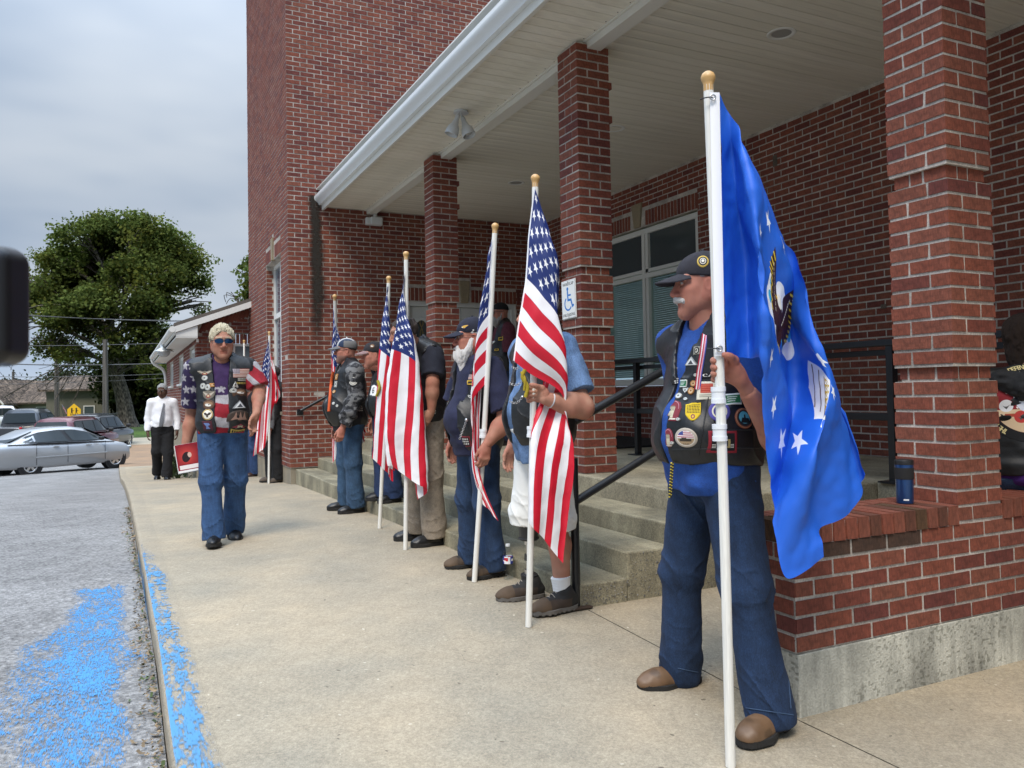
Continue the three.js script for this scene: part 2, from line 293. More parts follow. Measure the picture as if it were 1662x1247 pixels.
// worn blue paint: the road patch, the kerb's edge
function paintAlpha(n, fn) { return dataTex(n, fn, false, false); }
const blueRoad = paintAlpha(1024, (u, v) => {   // v 0 near .. 1 far, u 0 left .. 1 kerb
  const worn = fbm2(u * 10 + 4, v * 22 + 3, 5), fine = vnoise2(u * 240, v * 250), mid = vnoise2(u * 70, v * 150);
  const leftEdge = lerp(.12, .34, v) + (fbm2(v * 9 + 30, 2, 3) - .5) * .32, right = .86 + (fbm2(v * 14 + 7, 9, 3) - .5) * .24;
  const band = sstep(leftEdge - .04, leftEdge + .12, u) * (1 - sstep(right - .05, right + .06, u)) * (1 - sstep(.955, .975, v + (vnoise2(u * 30, 4) - .5) * .04));
  const centre = Math.exp(-Math.pow((u - .62) / .17, 2)) * .27 * sstep(.1, .5, v);
  const low = (1 - sstep(.0, .32, v)) * sstep(.45, .62, u) * .26;
  const st = vnoise2(u * 36, v * 200 + 5); const k = band * (.5 + (worn - .5) * .75 + centre * .8 - low); return sstep(.22, .95, k + (fine - .5) * .75 + (mid - .5) * .34 + (st - .5) * .26 - .02) * sstep(0, .45, band) * .95;
});
const blueMat = mat({ color: lin(.07, .275, .56), alphaMap: blueRoad, transparent: true, roughness: .8, bumpMap: asphaltBump, bumpScale: .003 });
{ const g = sheet(-.62, (z) => kerbX(z) + .0, -2.0, -6.4, 6, 60, (x, z) => gz(z) - .1265), uv = g.attributes.uv, p = g.attributes.position; for (let i = 0; i < uv.count; i++) uv.setXY(i, (p.getX(i) + .62) / .76, (p.getZ(i) + 2.0) / -4.4); struct('parking_paint', g, blueMat); }
const blueKerb = paintAlpha(1024, (u, v) => {   // u across the top of the kerb, v along
  const worn = fbm2(u * 6 + 9, v * 40 + 3, 5), fine = vnoise2(u * 60, v * 250 + 11), lim = (.36 - sstep(.3, 1, v) * .12) + (fbm2(v * 20, 6, 3) - .5) * .3;
  const edge = Math.exp(-Math.pow((u - .12) / .07, 2)) * .34;        // rubbed away along the arris
  return sstep(.2, .8, (1 - sstep(lim - .2, lim + .16, u)) * (.5 + (worn - .5) * .9 + .22 - edge * .9) * (1 - sstep(.86, 1, v) * .8) + ((fine - .5) * .55 + (vnoise2(u * 14, v * 200) - .5) * .5) * (1 - sstep(lim, lim + .25, u))) * .95;
});
{ const g = sheet((z) => kerbX(z) + .012, (z) => kerbX(z) + .30, -1.6, -7.1, 8, 90, (x, z) => { const t = x - kerbX(z); return gz(z) + (t < .03 ? lerp(.0045, .008, clamp((t - .012) / .018)) : .008); }), uv = g.attributes.uv, p = g.attributes.position; for (let i = 0; i < uv.count; i++) { const z = p.getZ(i); uv.setXY(i, (p.getX(i) - kerbX(z) - .012) / .288, (z + 1.6) / -5.5); } struct('kerb_paint', g, mat({ color: lin(.085, .275, .50), alphaMap: blueKerb, transparent: true, roughness: .75 })); }
{ const P = sheet(-2, -1.6, 0, 0, 1, 1, () => 0); void P; // painted face of the kerb
  const g = new THREE.PlaneGeometry(5.4, .105, 60, 2); g.rotateY(-Math.PI / 2); const p = g.attributes.position; for (let i = 0; i < p.count; i++) { const z = p.getZ(i) - 4.4; p.setXYZ(i, kerbX(z) - .0052 + (fbm2(z * 2.2 + 50, 3, 3) - .5) * .012, gz(z) + p.getY(i) - .073, z); }
  g.computeVertexNormals(); struct('kerb_paint', g, mat({ color: lin(.075, .24, .46), alphaMap: rep(blueKerb, 1), transparent: true, side: THREE.DoubleSide })); }
{ // litter of dry leaves and grass in the gutter
  const g = new THREE.PlaneGeometry(.022, .009, 2, 1); g.rotateX(-Math.PI / 2); const p = g.attributes.position; for (let i = 0; i < p.count; i++) p.setY(i, Math.abs(p.getX(i)) * .4);
  g.computeVertexNormals(); const n = 1500, r = rng(91), inst = new THREE.InstancedMesh(g, mat({ color: 0xffffff, side: THREE.DoubleSide }), n), o = new THREE.Object3D(), c = new THREE.Color();
  for (let i = 0; i < n; i++) { const z = -1.8 - Math.pow(r(), 1.4) * 9.5, clump = fbm2(z * 1.6 + 9, 5, 3); const d = r() * r() * (.03 + clump * .13); o.position.set(kerbX(z) - .012 - d, gz(z) - .125 + r() * .02 * (1 - d * 4), z); o.rotation.set((r() - .5) * 1, r() * 6.3, (r() - .5) * .8); o.scale.setScalar(.35 + r() * r() * 1.5); o.updateMatrix(); inst.setMatrixAt(i, o.matrix); const k = .5 + r(); inst.setColorAt(i, r() < .25 ? c.setRGB(.05 * k, .075 * k, .02 * k) : c.setRGB(.21 * k, .15 * k, .085 * k)); }
  inst.name = 'leaf_litter'; inst.castShadow = inst.receiveShadow = true; scene.add(tag(inst, 'brown leaf litter and dry grass lying in the gutter along the kerb', 'leaves', null, 'stuff'));
}
// ---------------------------------------------------------------- church: tower and entrance wall
const WHITE = mat({ color: lin(.74, .74, .71), roughness: .45 }), OFFWHITE = mat({ color: lin(.68, .66, .60), roughness: .55 });
const trimTex = dataTex(512, (u, v) => { const s = fbm2(u * 3, v * 30, 4, 30), b = fbm2(u * 10, v * 4, 4, 10); const k = .95 + (s - .5) * .09 + (b - .5) * .1; return [k, k * .99, k * .955]; });
const soffitMat = mat({ color: lin(.86, .84, .78), map: rep(trimTex, .5), roughness: .55 });
const baseMat = mat({ color: lin(.55, .53, .48), map: rep(concreteMap, .8), bumpMap: rep(grain, 3), bumpScale: .003, roughness: .95 });
const glassMat = new THREE.MeshPhysicalMaterial({ color: lin(.06, .075, .08), roughness: .05, metalness: 0, specularIntensity: .9 });
const clearGlass = new THREE.MeshPhysicalMaterial({ color: lin(.8, .88, .86), transmission: 1, thickness: 0, roughness: .03 });
const TX = 2.15, TZ = -11.7, TB = -15.65, TOPY = 9.6;
const tower = thing('church_tower', 'tall red brick church tower rising past the porch roof, with a tall white window', 'building');
{
  const list = [], rows = Math.floor((TOPY - .2) / COURSE), y0 = .203;
  const stain = (x, y) => { return undefined; const e = Math.abs(x - .385 - (fbm2(y * 3, 2, 2) - .5) * .05) / (.045 + .02 * fbm2(y * 5, 8)); return y < 4.15 && y > 1.9 && e < 1.5 ? (e < 1 ? brickDark[y > 3 ? 0 : (y > 2.4 ? 1 : 2)] : brickDark[2]) : undefined; };
  const cuts = (y) => [1.79, 1.28].some((k) => Math.abs(y - k) < COURSE / 2) ? .0025 : 0;
  wallFace(list, V(TX, 0, TZ), V(1, 0, 0), V(0, 0, 1), 7.8, y0, rows, { holes: [[1.78, 3.64, 0, 2.87], [2.62, 2.84, 2.6, 3.0], [3.9, 8, 0, .2], [4.02, 8, 0, 4.0]], mat: stain, setback: cuts });
  // the stain runs over narrow bricks: split stained ones at its edges is left to the bond
  const side = [];
  wallFace(side, V(TX, 0, TB), V(0, 0, 1), V(-1, 0, 0), TZ - TB, y0, rows, { phase: 1, holes: [[2.0, 3.36, 1.0, 3.62], [2.62, 2.76, 3.3, 3.75]], setback: cuts });
  wallFace(list, V(TX + .004, 0, TB + 2.0), V(1, 0, 0), V(0, 0, 1), .112, y0, rows, { holes: [[-1, 1, 0, 1.0], [-1, 1, 3.36, 20]] });
  soldierRow(side, V(TX, 0, TB), V(0, 0, 1), V(-1, 0, 0), 1.94, 3.42, 3.39, .21, { skip: [2.62, 2.76] });
  soldierRow(list, V(TX, 0, TZ), V(1, 0, 0), V(0, 0, 1), 1.7, 3.72, 2.66, .21, { skip: [2.62, 2.84] });
  layBricks(tower, [...list.slice(0)], 1, 200); layBricks(tower, side, 2, 98);
  // mortar body with the openings left free
  const parts = [];
  const W = (x0, x1, y0, y1) => parts.push(box(x0, x1, y0, y1, TZ - .25, TZ));
  W(TX, 3.93, .2, 4); W(3.93, 5.79, 2.66, 4); W(5.79, 6.2, .2, 4); W(TX, 9.9, 4, TOPY);
  const S = (z0, z1, y0, y1) => parts.push(box(TX, TX + .25, y0, y1, z0, z1));
  S(TB, TB + 2.0, .2, TOPY); S(TB + 3.36, TZ - .25, .2, TOPY); S(TB + 2.0, TB + 3.36, .2, 1.0); S(TB + 2, TB + 3.36, 3.38, TOPY);
  parts.push(box(TX + .25, 9.9, TOPY - .2, TOPY, TB, TZ - .25), box(TX + .25, 9.9, .2, TOPY - .2, TB, TB + .25));
  { // algae streak below the gutter end, a stain lying on brick and mortar
    const am = dataTex(512, (u, v) => { const c = .5 + (fbm2(v * 6 + 3, 2, 3) - .5) * .3, w = .26 + (fbm2(v * 9, 7, 3) - .5) * .22, e = 1 - sstep(w * .2, w * 1.5, Math.abs(u - c)), fade = sstep(0, .45, v) * .95, n = fbm2(u * 9, v * 60, 4); return clamp(e * (fade + .05) * (.45 + n * 1.1)); }, false, false);
    const g = new THREE.PlaneGeometry(.34, 2.45); g.translate(TX + .395, 2.93, TZ + .0062); const s = put('algae_stain', g, mat({ color: lin(.03, .025, .02), alphaMap: am, transparent: true, roughness: 1 }), tower); s.castShadow = false; }
  put('wall', parts, mortar, tower);
  put('coping', [rbox(TX - .06, 9.95, TOPY, TOPY + .12, TB - .05, TZ + .06, .02)], baseMat, tower);
  put('foundation', [box(TX + .012, TX + .2, -.7, .2, TB, TZ - .012)], baseMat, tower);
  // jambs of the deep window: brick ends
  const win = new THREE.Group(); win.name = 'window'; tower.add(win);
  const x = TX + .12, z0 = TB + 2.0, z1 = TB + 3.36, f = [];
  f.push(box(x, x + .06, 1.0, 3.38, z0, z0 + .06), box(x, x + .06, 1.0, 3.38, z1 - .06, z1), box(x, x + .06, 3.32, 3.38, z0 + .06, z1 - .06), box(x, x + .06, 1.0, 1.06, z0 + .06, z1 - .06), box(x - .012, x + .055, 2.49, 2.57, z0 + .06, z1 - .06), box(x - .008, x + .055, 1.06, 3.32, (z0 + z1) / 2 - .035, (z0 + z1) / 2 + .035));
  put('frame', f, WHITE, win);
  const gm = new THREE.MeshPhysicalMaterial({ color: lin(.10, .13, .17), roughness: .08, specularIntensity: 1 });
  for (const [a, b] of [[z0 + .06, (z0 + z1) / 2 - .035], [(z0 + z1) / 2 + .035, z1 - .06]]) for (const [c, d] of [[1.06, 2.49], [2.57, 3.32]]) put('pane', box(x + .025, x + .032, c, d, a, b), gm, win);
  put('sill', box(x - .14, x, .95, .998, z0 - .03, z1 + .03), baseMat, win);
  const ks = new THREE.Shape(); ks.moveTo(-.055, 0); ks.lineTo(.055, 0); ks.lineTo(.085, .34); ks.lineTo(-.085, .34);
  const kg = new THREE.ExtrudeGeometry(ks, { depth: .05, bevelEnabled: true, bevelSize: .005, bevelThickness: .005, bevelSegments: 1 });
  const stone = mat({ color: lin(.50, .45, .36), map: rep(concreteMap, 1), roughness: .9 });
  put('keystone', kg.clone().rotateY(-Math.PI / 2).translate(TX + .028, 3.38, TB + 2.69), stone, tower);
  put('keystone', kg.clone().translate(TX + 2.73, 2.66, TZ - .028), stone, tower);
}
// double entrance doors
{
  const d = thing('church_doors', 'pair of white entrance doors with dark arched glass, half behind a brick pillar', 'door');
  const z = TZ - .1, y0 = .59, y1 = 2.66, x0 = 3.93, x1 = 5.79, dm = mat({ color: lin(.58, .59, .57), roughness: .5 });
  put('frame', [box(x0, x0 + .06, y0, y1, z - .06, z + .06), box(x1 - .06, x1, y0, y1, z - .06, z + .06), box(x0 + .06, x1 - .06, y1 - .07, y1, z - .06, z + .06)], dm, d);
  for (const s of [0, 1]) {
    const a = s ? 4.865 : x0 + .064, b = s ? x1 - .064 : 4.855, c = (a + b) / 2 - (s ? .0 : .14) * 0, leaf = put('door_leaf', box(a, b, y0 + .01, y1 - .075, z - .045, z), dm, d);
    const arch = (w, h, hh) => { const q = new THREE.Shape(); q.moveTo(-w, 0); q.lineTo(w, 0); q.lineTo(w, h); q.absellipse(0, h, w, hh, 0, Math.PI); q.lineTo(-w, 0); return q; };
    const cx = s ? 5.16 : 4.19, o = arch(.125, .55, .14), hole = new THREE.Path(arch(.092, .55, .105).getPoints(12)); o.holes.push(hole);
    put('glass_trim', new THREE.ExtrudeGeometry(o, { depth: .02, bevelEnabled: true, bevelSize: .004, bevelThickness: .004, bevelSegments: 1 }).translate(cx, 1.72, z + .001), dm, leaf);
    put('glass', new THREE.ExtrudeGeometry(arch(.093, .55, .106), { depth: .006, bevelEnabled: false }).translate(cx, 1.72, z + .002), glassMat, leaf);
    const br = mat({ color: lin(.32, .24, .09), metalness: .8, roughness: .35 }), cm = [];
    for (const k of [-1, 1]) for (const m of [.5, 1]) cm.push(tube([V(cx, 1.74, z + .011), V(cx + k * .07 * m, 1.95, z + .011), V(cx - k * .03 * m, 2.15, z + .011), V(cx + k * .05 * m, 2.36, z + .011)], .004, 14, 4));
    put('leading', cm, br, leaf);
    put('handle', tube([V(s ? 4.93 : 4.79, 1.5, z), V(s ? 4.93 : 4.79, 1.5, z + .06), V(s ? 4.93 : 4.79, 1.75, z + .06), V(s ? 4.93 : 4.79, 1.75, z)], .011, 16, 6), br, leaf);
  }
}
// the long wall behind the porch, with its window
const BX = 6.2;
const backWall = thing('porch_wall', 'long shaded red brick wall at the back of the porch', 'wall');
{
  const list = [], O = V(BX, 0, TZ), U = V(0, 0, 1), N = V(-1, 0, 0), y0 = .59 - COURSE * 9, wz = [1.9, 4.12];
  wallFace(list, O, U, N, 15, y0, 59, { holes: [[wz[0], wz[1], 1.3, 3.62]], phase: 1, mat: (x, y) => Math.abs(y - 1.74) < COURSE / 2 ? brickMats[4] : undefined });
  soldierRow(list, O, U, N, wz[0] - .06, wz[1] + .02, 3.39, .205, { skip: [2.78, 3.0] });
  soldierRow(list, O, U, N, wz[0] - .06, wz[1] + .02, 1.175, .10, {});
  layBricks(backWall, list, 5, 298);
  put('wall', [box(BX, BX + .25, -.02, 1.28, TZ, 3.3), box(BX, BX + .25, 3.38, 4.05, TZ, 3.3), box(BX, BX + .25, 1.28, 3.38, TZ, TZ + wz[0]), box(BX, BX + .25, 1.28, 3.38, TZ + wz[1], 3.3)], mortar, backWall);
  put('repair_patch', [[-6.3, 3.62], [-6.32, 2.92], [-5.02, 1.95]].map(([z, y], i) => rbox(BX - .01, BX - .001, y - .06 + i * .02, y + .06 - i * .02, z - .03, z + .03, .004)), mat({ color: lin(.24, .19, .15), map: mortarTex, roughness: .95 }), backWall);
  const w = thing('porch_window', 'large four pane window with pale frame in the porch wall', 'window'), z0 = TZ + wz[0] + .003, z1 = TZ + wz[1] - .003, x = BX + .035, f = [], m = (z0 + z1) / 2;
  f.push(box(x - .015, x + .06, 1.31, 3.36, z0, z0 + .07), box(x - .015, x + .06, 1.31, 3.36, z1 - .07, z1), box(x - .015, x + .06, 3.29, 3.36, z0 + .07, z1 - .07), box(x - .03, x + .06, 2.70, 2.76, z0 + .07, z1 - .07), box(x - .02, x + .06, 2.775, 2.82, z0 + .07, z1 - .07), box(x - .024, x + .055, 1.38, 3.29, m - .066, m - .006), box(x - .02, x + .055, 1.38, 3.29, m + .008, m + .066));
  put('frame', f, mat({ color: lin(.66, .66, .62), roughness: .4 }), w);
  put('sill', rbox(x - .075, x + .06, 1.285, 1.375, z0 + .002, z1 - .002, .006), mat({ color: lin(.66, .66, .62), roughness: .4 }), w);
  for (const [a, b] of [[z0 + .07, m - .066], [m + .066, z1 - .07]]) for (const [c, d] of [[1.38, 2.70], [2.82, 3.29]]) put('pane', box(x + .02, x + .028, c, d, a, b), d < 2.75 ? clearGlass : glassMat, w);
  // blinds behind the lower panes
  const bl = []; for (let y = 1.4; y < 2.7; y += .028) bl.push(box(x + .05, x + .052, y, y + .025, z0 + .06, z1 - .06)); 
  put('blind', bl, mat({ color: lin(.27, .33, .32) }), w);
  const ks = new THREE.Shape(); ks.moveTo(-.06, 0); ks.lineTo(.06, 0); ks.lineTo(.11, .31); ks.lineTo(-.11, .31);
  put('keystone', new THREE.ExtrudeGeometry(ks, { depth: .05, bevelEnabled: true, bevelSize: .005, bevelThickness: .005, bevelSegments: 1 }).rotateY(-Math.PI / 2).translate(BX + .028, 3.395, TZ + 2.89), mat({ color: lin(.50, .45, .36), map: rep(concreteMap, 1), roughness: .9 }), backWall);
}
// porch roof: soffit boards, ceiling boards, beam, gutter
const CY = 4.0;
const roof = thing('porch_roof', 'white porch roof with boarded soffit, beam and gutter along its edge', 'roof');
{
  const r = rng(17), bm = [soffitMat, soffitMat.clone(), soffitMat.clone()]; bm[1].color = lin(.83, .81, .75); bm[2].color = lin(.88, .86, .81);
  const cm = bm.map((q) => { const c = q.clone(); c.color.multiplyScalar(.95); return c; });
  const unit = boxUV(new RoundedBoxGeometry(1, 1, 1, 1, .03));
  let z = TZ + .004; const wd = .1235; let i = 0;
  for (; z < 2.9; z += wd) {
    for (const [x0, x1, mm] of [[2.66, 3.31, bm], [3.44, BX - .003, cm]]) {
      if (i > 145) break;
      const o = new THREE.Mesh(unit, mm[Math.floor(r() * 3)]); o.name = 'soffit_board'; o.position.set((x0 + x1) / 2, CY + .01 + (r() - .5) * .0016, z + wd / 2); o.scale.set(x1 - x0, .02, wd - .0045); o.castShadow = o.receiveShadow = true; roof.add(o);
    } i++;
  }
  put('roof_deck', [box(2.6, BX + .3, CY + .022, CY + .04, TZ + .002, 3.2)], mat({ color: lin(.3, .28, .24) }), roof);
  put('beam', [rbox(3.312, 3.438, CY - .062, CY + .021, TZ + .003, 3.1, .004)], OFFWHITE, roof);
  put('soffit_trim', [rbox(2.64, 2.675, CY - .055, CY + .02, TZ + .003, 3.1, .004), rbox(3.285, 3.311, CY - .012, CY - .001, TZ + .003, 3.1, .003), rbox(3.439, 3.465, CY - .012, CY - .001, TZ + .003, 3.1, .003)], OFFWHITE, roof);
  const holes = []; for (let q = TZ + .3; q < 2; q += .16) holes.push(new THREE.CylinderGeometry(.005, .005, .003, 6).translate(3.27, CY - .001, q)); put('screws', holes, mat({ color: lin(.12, .11, .1) }), roof);
  // gutter, ogee front
  const g = new THREE.Shape(); g.moveTo(0, 0); g.lineTo(-.055, 0); g.bezierCurveTo(-.07, .05, -.11, .045, -.118, .09); g.lineTo(-.118, .125); g.lineTo(-.108, .125); g.lineTo(-.106, .095); g.bezierCurveTo(-.1, .055, -.06, .055, -.046, .01); g.lineTo(0, .01);
  const L = 15; put('gutter', [new THREE.ExtrudeGeometry(g, { depth: L - .3, bevelEnabled: false, curveSegments: 8 }).translate(2.655, CY + .02, TZ + .012)], mat({ color: lin(.74, .76, .77), roughness: .32 }), roof);
  const cap = new THREE.Shape(); cap.moveTo(0, 0); cap.lineTo(-.055, 0); cap.bezierCurveTo(-.07, .05, -.115, .045, -.122, .09); cap.lineTo(-.122, .128); cap.lineTo(0, .128);
  put('gutter_end_cap', [new THREE.ExtrudeGeometry(cap, { depth: .006, bevelEnabled: false }).translate(2.655, CY + .018, TZ + .004)], WHITE, roof);
  put('fascia', [box(2.656, 2.68, CY + .021, CY + .235, TZ + .003, 3.1)], WHITE, roof);
  put('drip_edge', [rbox(2.56, 2.70, CY + .237, CY + .252, TZ + .003, 3.1, .003)], WHITE, roof);
  const s = new THREE.Shape(); s.moveTo(2.57, CY + .255); s.lineTo(BX + 3, CY + 1.9); s.lineTo(BX + 3, CY + 1.8); s.lineTo(2.6, CY + .253);
  put('shingles', new THREE.ExtrudeGeometry(s, { depth: 14.7, bevelEnabled: false }).translate(0, 0, TZ + .01), mat({ color: lin(.12, .11, .1), roughness: 1 }), roof);
}
// pillars
const PW = .298;
function pillar(label, z, opt, y0, rows, seed) {
  const t = thing('brick_pillar', label, 'pillar', [0, 0, 0], 0), list = [];
  pillarBricks(list, 3.21, z, PW, y0, rows, opt); layBricks(t, list, seed, 298);
  const core = [], e = y0 + rows * COURSE + .004; let a = y0;
  for (const k of [...(opt.recess || [])].sort((p, q) => p - q).concat([rows])) { const b = k === rows ? e : y0 + k * COURSE - .004; core.push(box(3.2142, 3.21 + PW - .0042, a, b, z - PW + .0042, z - .0042)); if (k < rows) { a = y0 + (k + 1) * COURSE - JOINT + .004; core.push(box(3.234, 3.21 + PW - .024, b, a, z - PW + .024, z - .024)); } }
  put('mortar_core', core, mortar, t); return t;
}
const PR = (y, y0) => Math.floor((y - y0) / COURSE);
const P3Y = .714 - COURSE * 1, FY = .59;
pillar('nearest and largest brick pillar, standing on the low wall at right with a mug at its foot', -2.261, { recess: [PR(2.195, P3Y), PR(1.27, P3Y)], mat: (r, k) => [undefined, brickMats[2], brickMats[5]][(r * 7 + k * 3) % 3] }, P3Y, Math.floor((CY - P3Y) / COURSE), 21);
{ const n = Math.floor((CY - FY) / COURSE); pillar('middle brick pillar carrying the blue and white handicap sign', -5.341, { recess: [PR(2.2, FY), PR(1.74, FY)], knobs: [n - 5, n - 9] }, FY, n, 22); pillar('farthest brick pillar, in front of the white church doors', -8.57, { recess: [PR(2.22, FY), PR(1.75, FY)], knobs: [n - 5, n - 9] }, FY, n, 23); }
// low wall with brick cap
{
  const t = thing('low_brick_wall', 'low red brick wall with a rowlock brick cap on a concrete footing', 'wall'), list = [], x0 = 2.265, z0 = -2.261, y0 = .238, r = rng(4);
  const damp = (x, y, row) => row >= 5 && x < .62 ? (r() < .5 ? brickDark[2] : brickMossy[row % 3]) : undefined;
  wallFace(list, V(x0, 0, z0), V(1, 0, 0), V(0, 0, 1), 4.2, y0, 6, { mat: damp, phase: 0, depth: .06 });
  wallFace(list, V(x0, 0, z0 - .30), V(0, 0, 1), V(-1, 0, 0), .30, y0, 6, { phase: 1, depth: .06 });
  wallFace(list, V(x0 + .3, 0, z0 - .30), V(1, 0, 0), V(0, 0, -1), 3.6, y0, 6, { phase: 1, depth: .06 });
  for (let i = 0, x = x0; x < 6; x = ++i < 14 ? x0 + i * COURSE : 3.5115 + (i - 14) * COURSE) { for (const [a, b] of [[-.008, .2], [.21, .308]]) list.push({ p: V(x + .03, .681, z0 - (a + b) / 2), s: [COURSE - JOINT + .001, .083, b - a], face: V(-.5, .3, .8), m: x < 3.12 && a < 0 ? [brickMossy[0], brickMossy[1], brickMossy[2], brickMats[3], brickMats[2], brickMats[5]][Math.floor(r() * 6)] : [brickMats[2], brickMats[5], brickMats[3]][Math.floor(r() * 3)] }); }
  layBricks(t, list, 31, 298);
  put('mortar_core', [box(x0 + .0005, 6.1, y0, .637, z0 - .2995, z0 - .0005), box(x0 + .002, 3.205, .637, .714, z0 - .298, z0 - .002), box(3.515, 6.1, .637, .714, z0 - .298, z0 - .002), box(3.206, 3.514, .637, .66, z0 - .296, z0 - .004)], mortar, t);
  const fb = dataTex(1024, (u, v) => { const b = fbm2(u * 8, v * 8, 5, 8), s = fbm2(u * 46, v * 5 + 3, 3, 46), f = vnoise2(u * 250, v * 250, 250, 250), pit = vnoise2(u * 120, v * 120 + 5, 120, 120), w = fbm2(u * 3 + 8, v * 3, 3, 3); const dark = sstep(.6, .85, pit) * sstep(.42, .68, w) * .13; const k = .80 + (b - .5) * .34 + (s - .5) * .26 + (f - .5) * .12 - dark; return [k * (.95 - dark * .1), k * (.945 - dark * .08), k * .9 - dark * .12]; });
  put('footing', [rbox(x0 + .004, 6.1, -.06, .236, z0 - .3, z0 + .004, .006)], mat({ color: lin(.76, .755, .72), map: rep(fb, .72), bumpMap: rep(fb, .72), bumpScale: .006, roughness: .95 }), t);
}
// steps and porch floor
const stepMap = dataTex(1024, (u, v) => { const b = fbm2(u * 6, v * 6, 5, 6), f = vnoise2(u * 250, v * 250, 250, 250), s = fbm2(u * 30, v * 4, 3, 30); const k = .74 + (b - .5) * .42 + (f - .5) * .2 + (s - .5) * .14; return [k * .93, k * .9, k * .8]; });
const stepMat = mat({ color: lin(.60, .585, .52), map: rep(stepMap, .7), bumpMap: rep(grain, 3), bumpScale: .003, roughness: .93 });
const ZS = -3.775, SX = [2.225, 2.54, 2.866, 3.17], SY = [.187, .33, .453, .59];
{
  const t = thing('concrete_steps', 'four worn concrete steps leading up from the sidewalk to the porch', 'steps');
  for (let i = 0; i < 3; i++) { const z1 = [ZS, ZS - .003, ZS - .006][i]; put('step', rbox(SX[i], SX[i + 1] - .002 + (i < 2 ? 0 : 0), -.25, SY[i], TZ + .004, z1, .016, 3), stepMat, t); }
  const r = rng(66), peb = new THREE.IcosahedronGeometry(1, 0), n = 900, inst = new THREE.InstancedMesh(peb, mat({ color: 0xffffff }), n), o = new THREE.Object3D(), c = new THREE.Color();   // exposed gravel on the cut end of the steps
  for (let i = 0; i < n; i++) { const x = SX[0] + .01 + r() * 1.0, k = x < SX[1] ? 0 : x < SX[2] ? 1 : 2; o.position.set(x, .065 + r() * (SY[k] - .075), ZS - .003 * k + .001); const s = .0015 + r() * r() * .006; o.scale.set(s, s, s * .5); o.rotation.set(r(), r(), r()); o.updateMatrix(); inst.setMatrixAt(i, o.matrix); const q = .12 + r() * r() * .42; inst.setColorAt(i, c.setRGB(q, q * .96, q * .88)); }
  inst.name = 'gravel'; inst.userData.kind = 'stuff'; t.add(inst);
}
{
  const g = [rbox(SX[3], BX - .002, -.3, SY[3], TZ + .004, ZS - .009, .016, 3), rbox(4.55, BX - .002, -.3, SY[3] - .001, ZS - .0085, 3, .012, 2)];
  struct('porch_floor', g, mat({ color: lin(.72, .70, .65), map: rep(stepMap, .5), bumpMap: rep(grain, 3), bumpScale: .002, roughness: .9 }));
  tag(put('door_mat', rbox(4.7, 6.1, .592, .612, -9.9, -7.4, .008), mat({ color: lin(.02, .02, .022), roughness: .95, bumpMap: rep(grain, 6), bumpScale: .004 })), 'dark rubber mat on the porch floor under the large window', 'mat');
}
const blackPaint = mat({ color: lin(.012, .013, .015), roughness: .34 });
{ // stair rail
  const t = thing('stair_handrail', 'black pipe handrail on a post at the near end of the steps', 'handrail'), z = ZS - .13 + .06, zz = -3.80;
  const x0 = 2.215, top = 1.0;
  put('post', [rod(V(x0, .06, zz), V(x0, .87, zz), .024, 16)], blackPaint, t);
  put('base_plate', rbox(x0 - .06, x0 + .07, .062, .072, zz - .06, zz + .06, .003), mat({ color: lin(.05, .03, .02), roughness: .8 }), t);
  const a = V(2.19, 1.055, zz), b = V(3.12, 1.475, zz); put('top_rail', [rod(V(1.99 + .2, 1.055, zz), b, .024, 14), new THREE.SphereGeometry(.0245, 12, 8).translate(2.19, 1.055, zz)], blackPaint, t);
  put('mid_rail', rod(V(2.215, .63, zz), V(3.12, 1.045, zz), .022, 14), blackPaint, t);
  put('upper_post', rod(V(3.14, SY[3], zz - .02), V(3.14, 1.5, zz - .02), .024, 14), blackPaint, t);
}
{
  const t = thing('wall_handrail', 'short black handrail bracketed to the tower wall beside the steps', 'handrail');
  put('rail', [rod(V(2.29, 1.02, TZ + .085), V(3.05, 1.42, TZ + .085), .022, 12)], blackPaint, t);
  put('bracket', [rod(V(2.30, 1.01, TZ + .085), V(2.30, 1.0, TZ - .005), .014, 8), rbox(2.25, 2.34, .955, 1.04, TZ + .004, TZ + .014, .003), rod(V(2.9, 1.34, TZ + .085), V(2.9, 1.3, TZ - .005), .012, 8)], blackPaint, t);
}
{
  const t = thing('porch_railing', 'black flat bar railing with two rails along the back of the porch', 'railing'), x = 4.6;
  for (const z of [-9.6, -6.617, -3.68, -.7]) put('post', [box(x - .025, x + .025, SY[3], 1.50, z - .025, z + .025), box(x - .075, x + .075, SY[3], SY[3] + .01, z - .075, z + .075)], blackPaint, t);
  put('top_rail', [rbox(x - .036, x + .036, 1.50, 1.545, -9.7, 0, .006), rbox(x + .04, x + .07, 1.44, 1.48, -9.7, 0, .004)], blackPaint, t); put('mid_rail', rbox(x - .02, x + .02, 1.0, 1.05, -9.7, 0, .006), blackPaint, t);
}
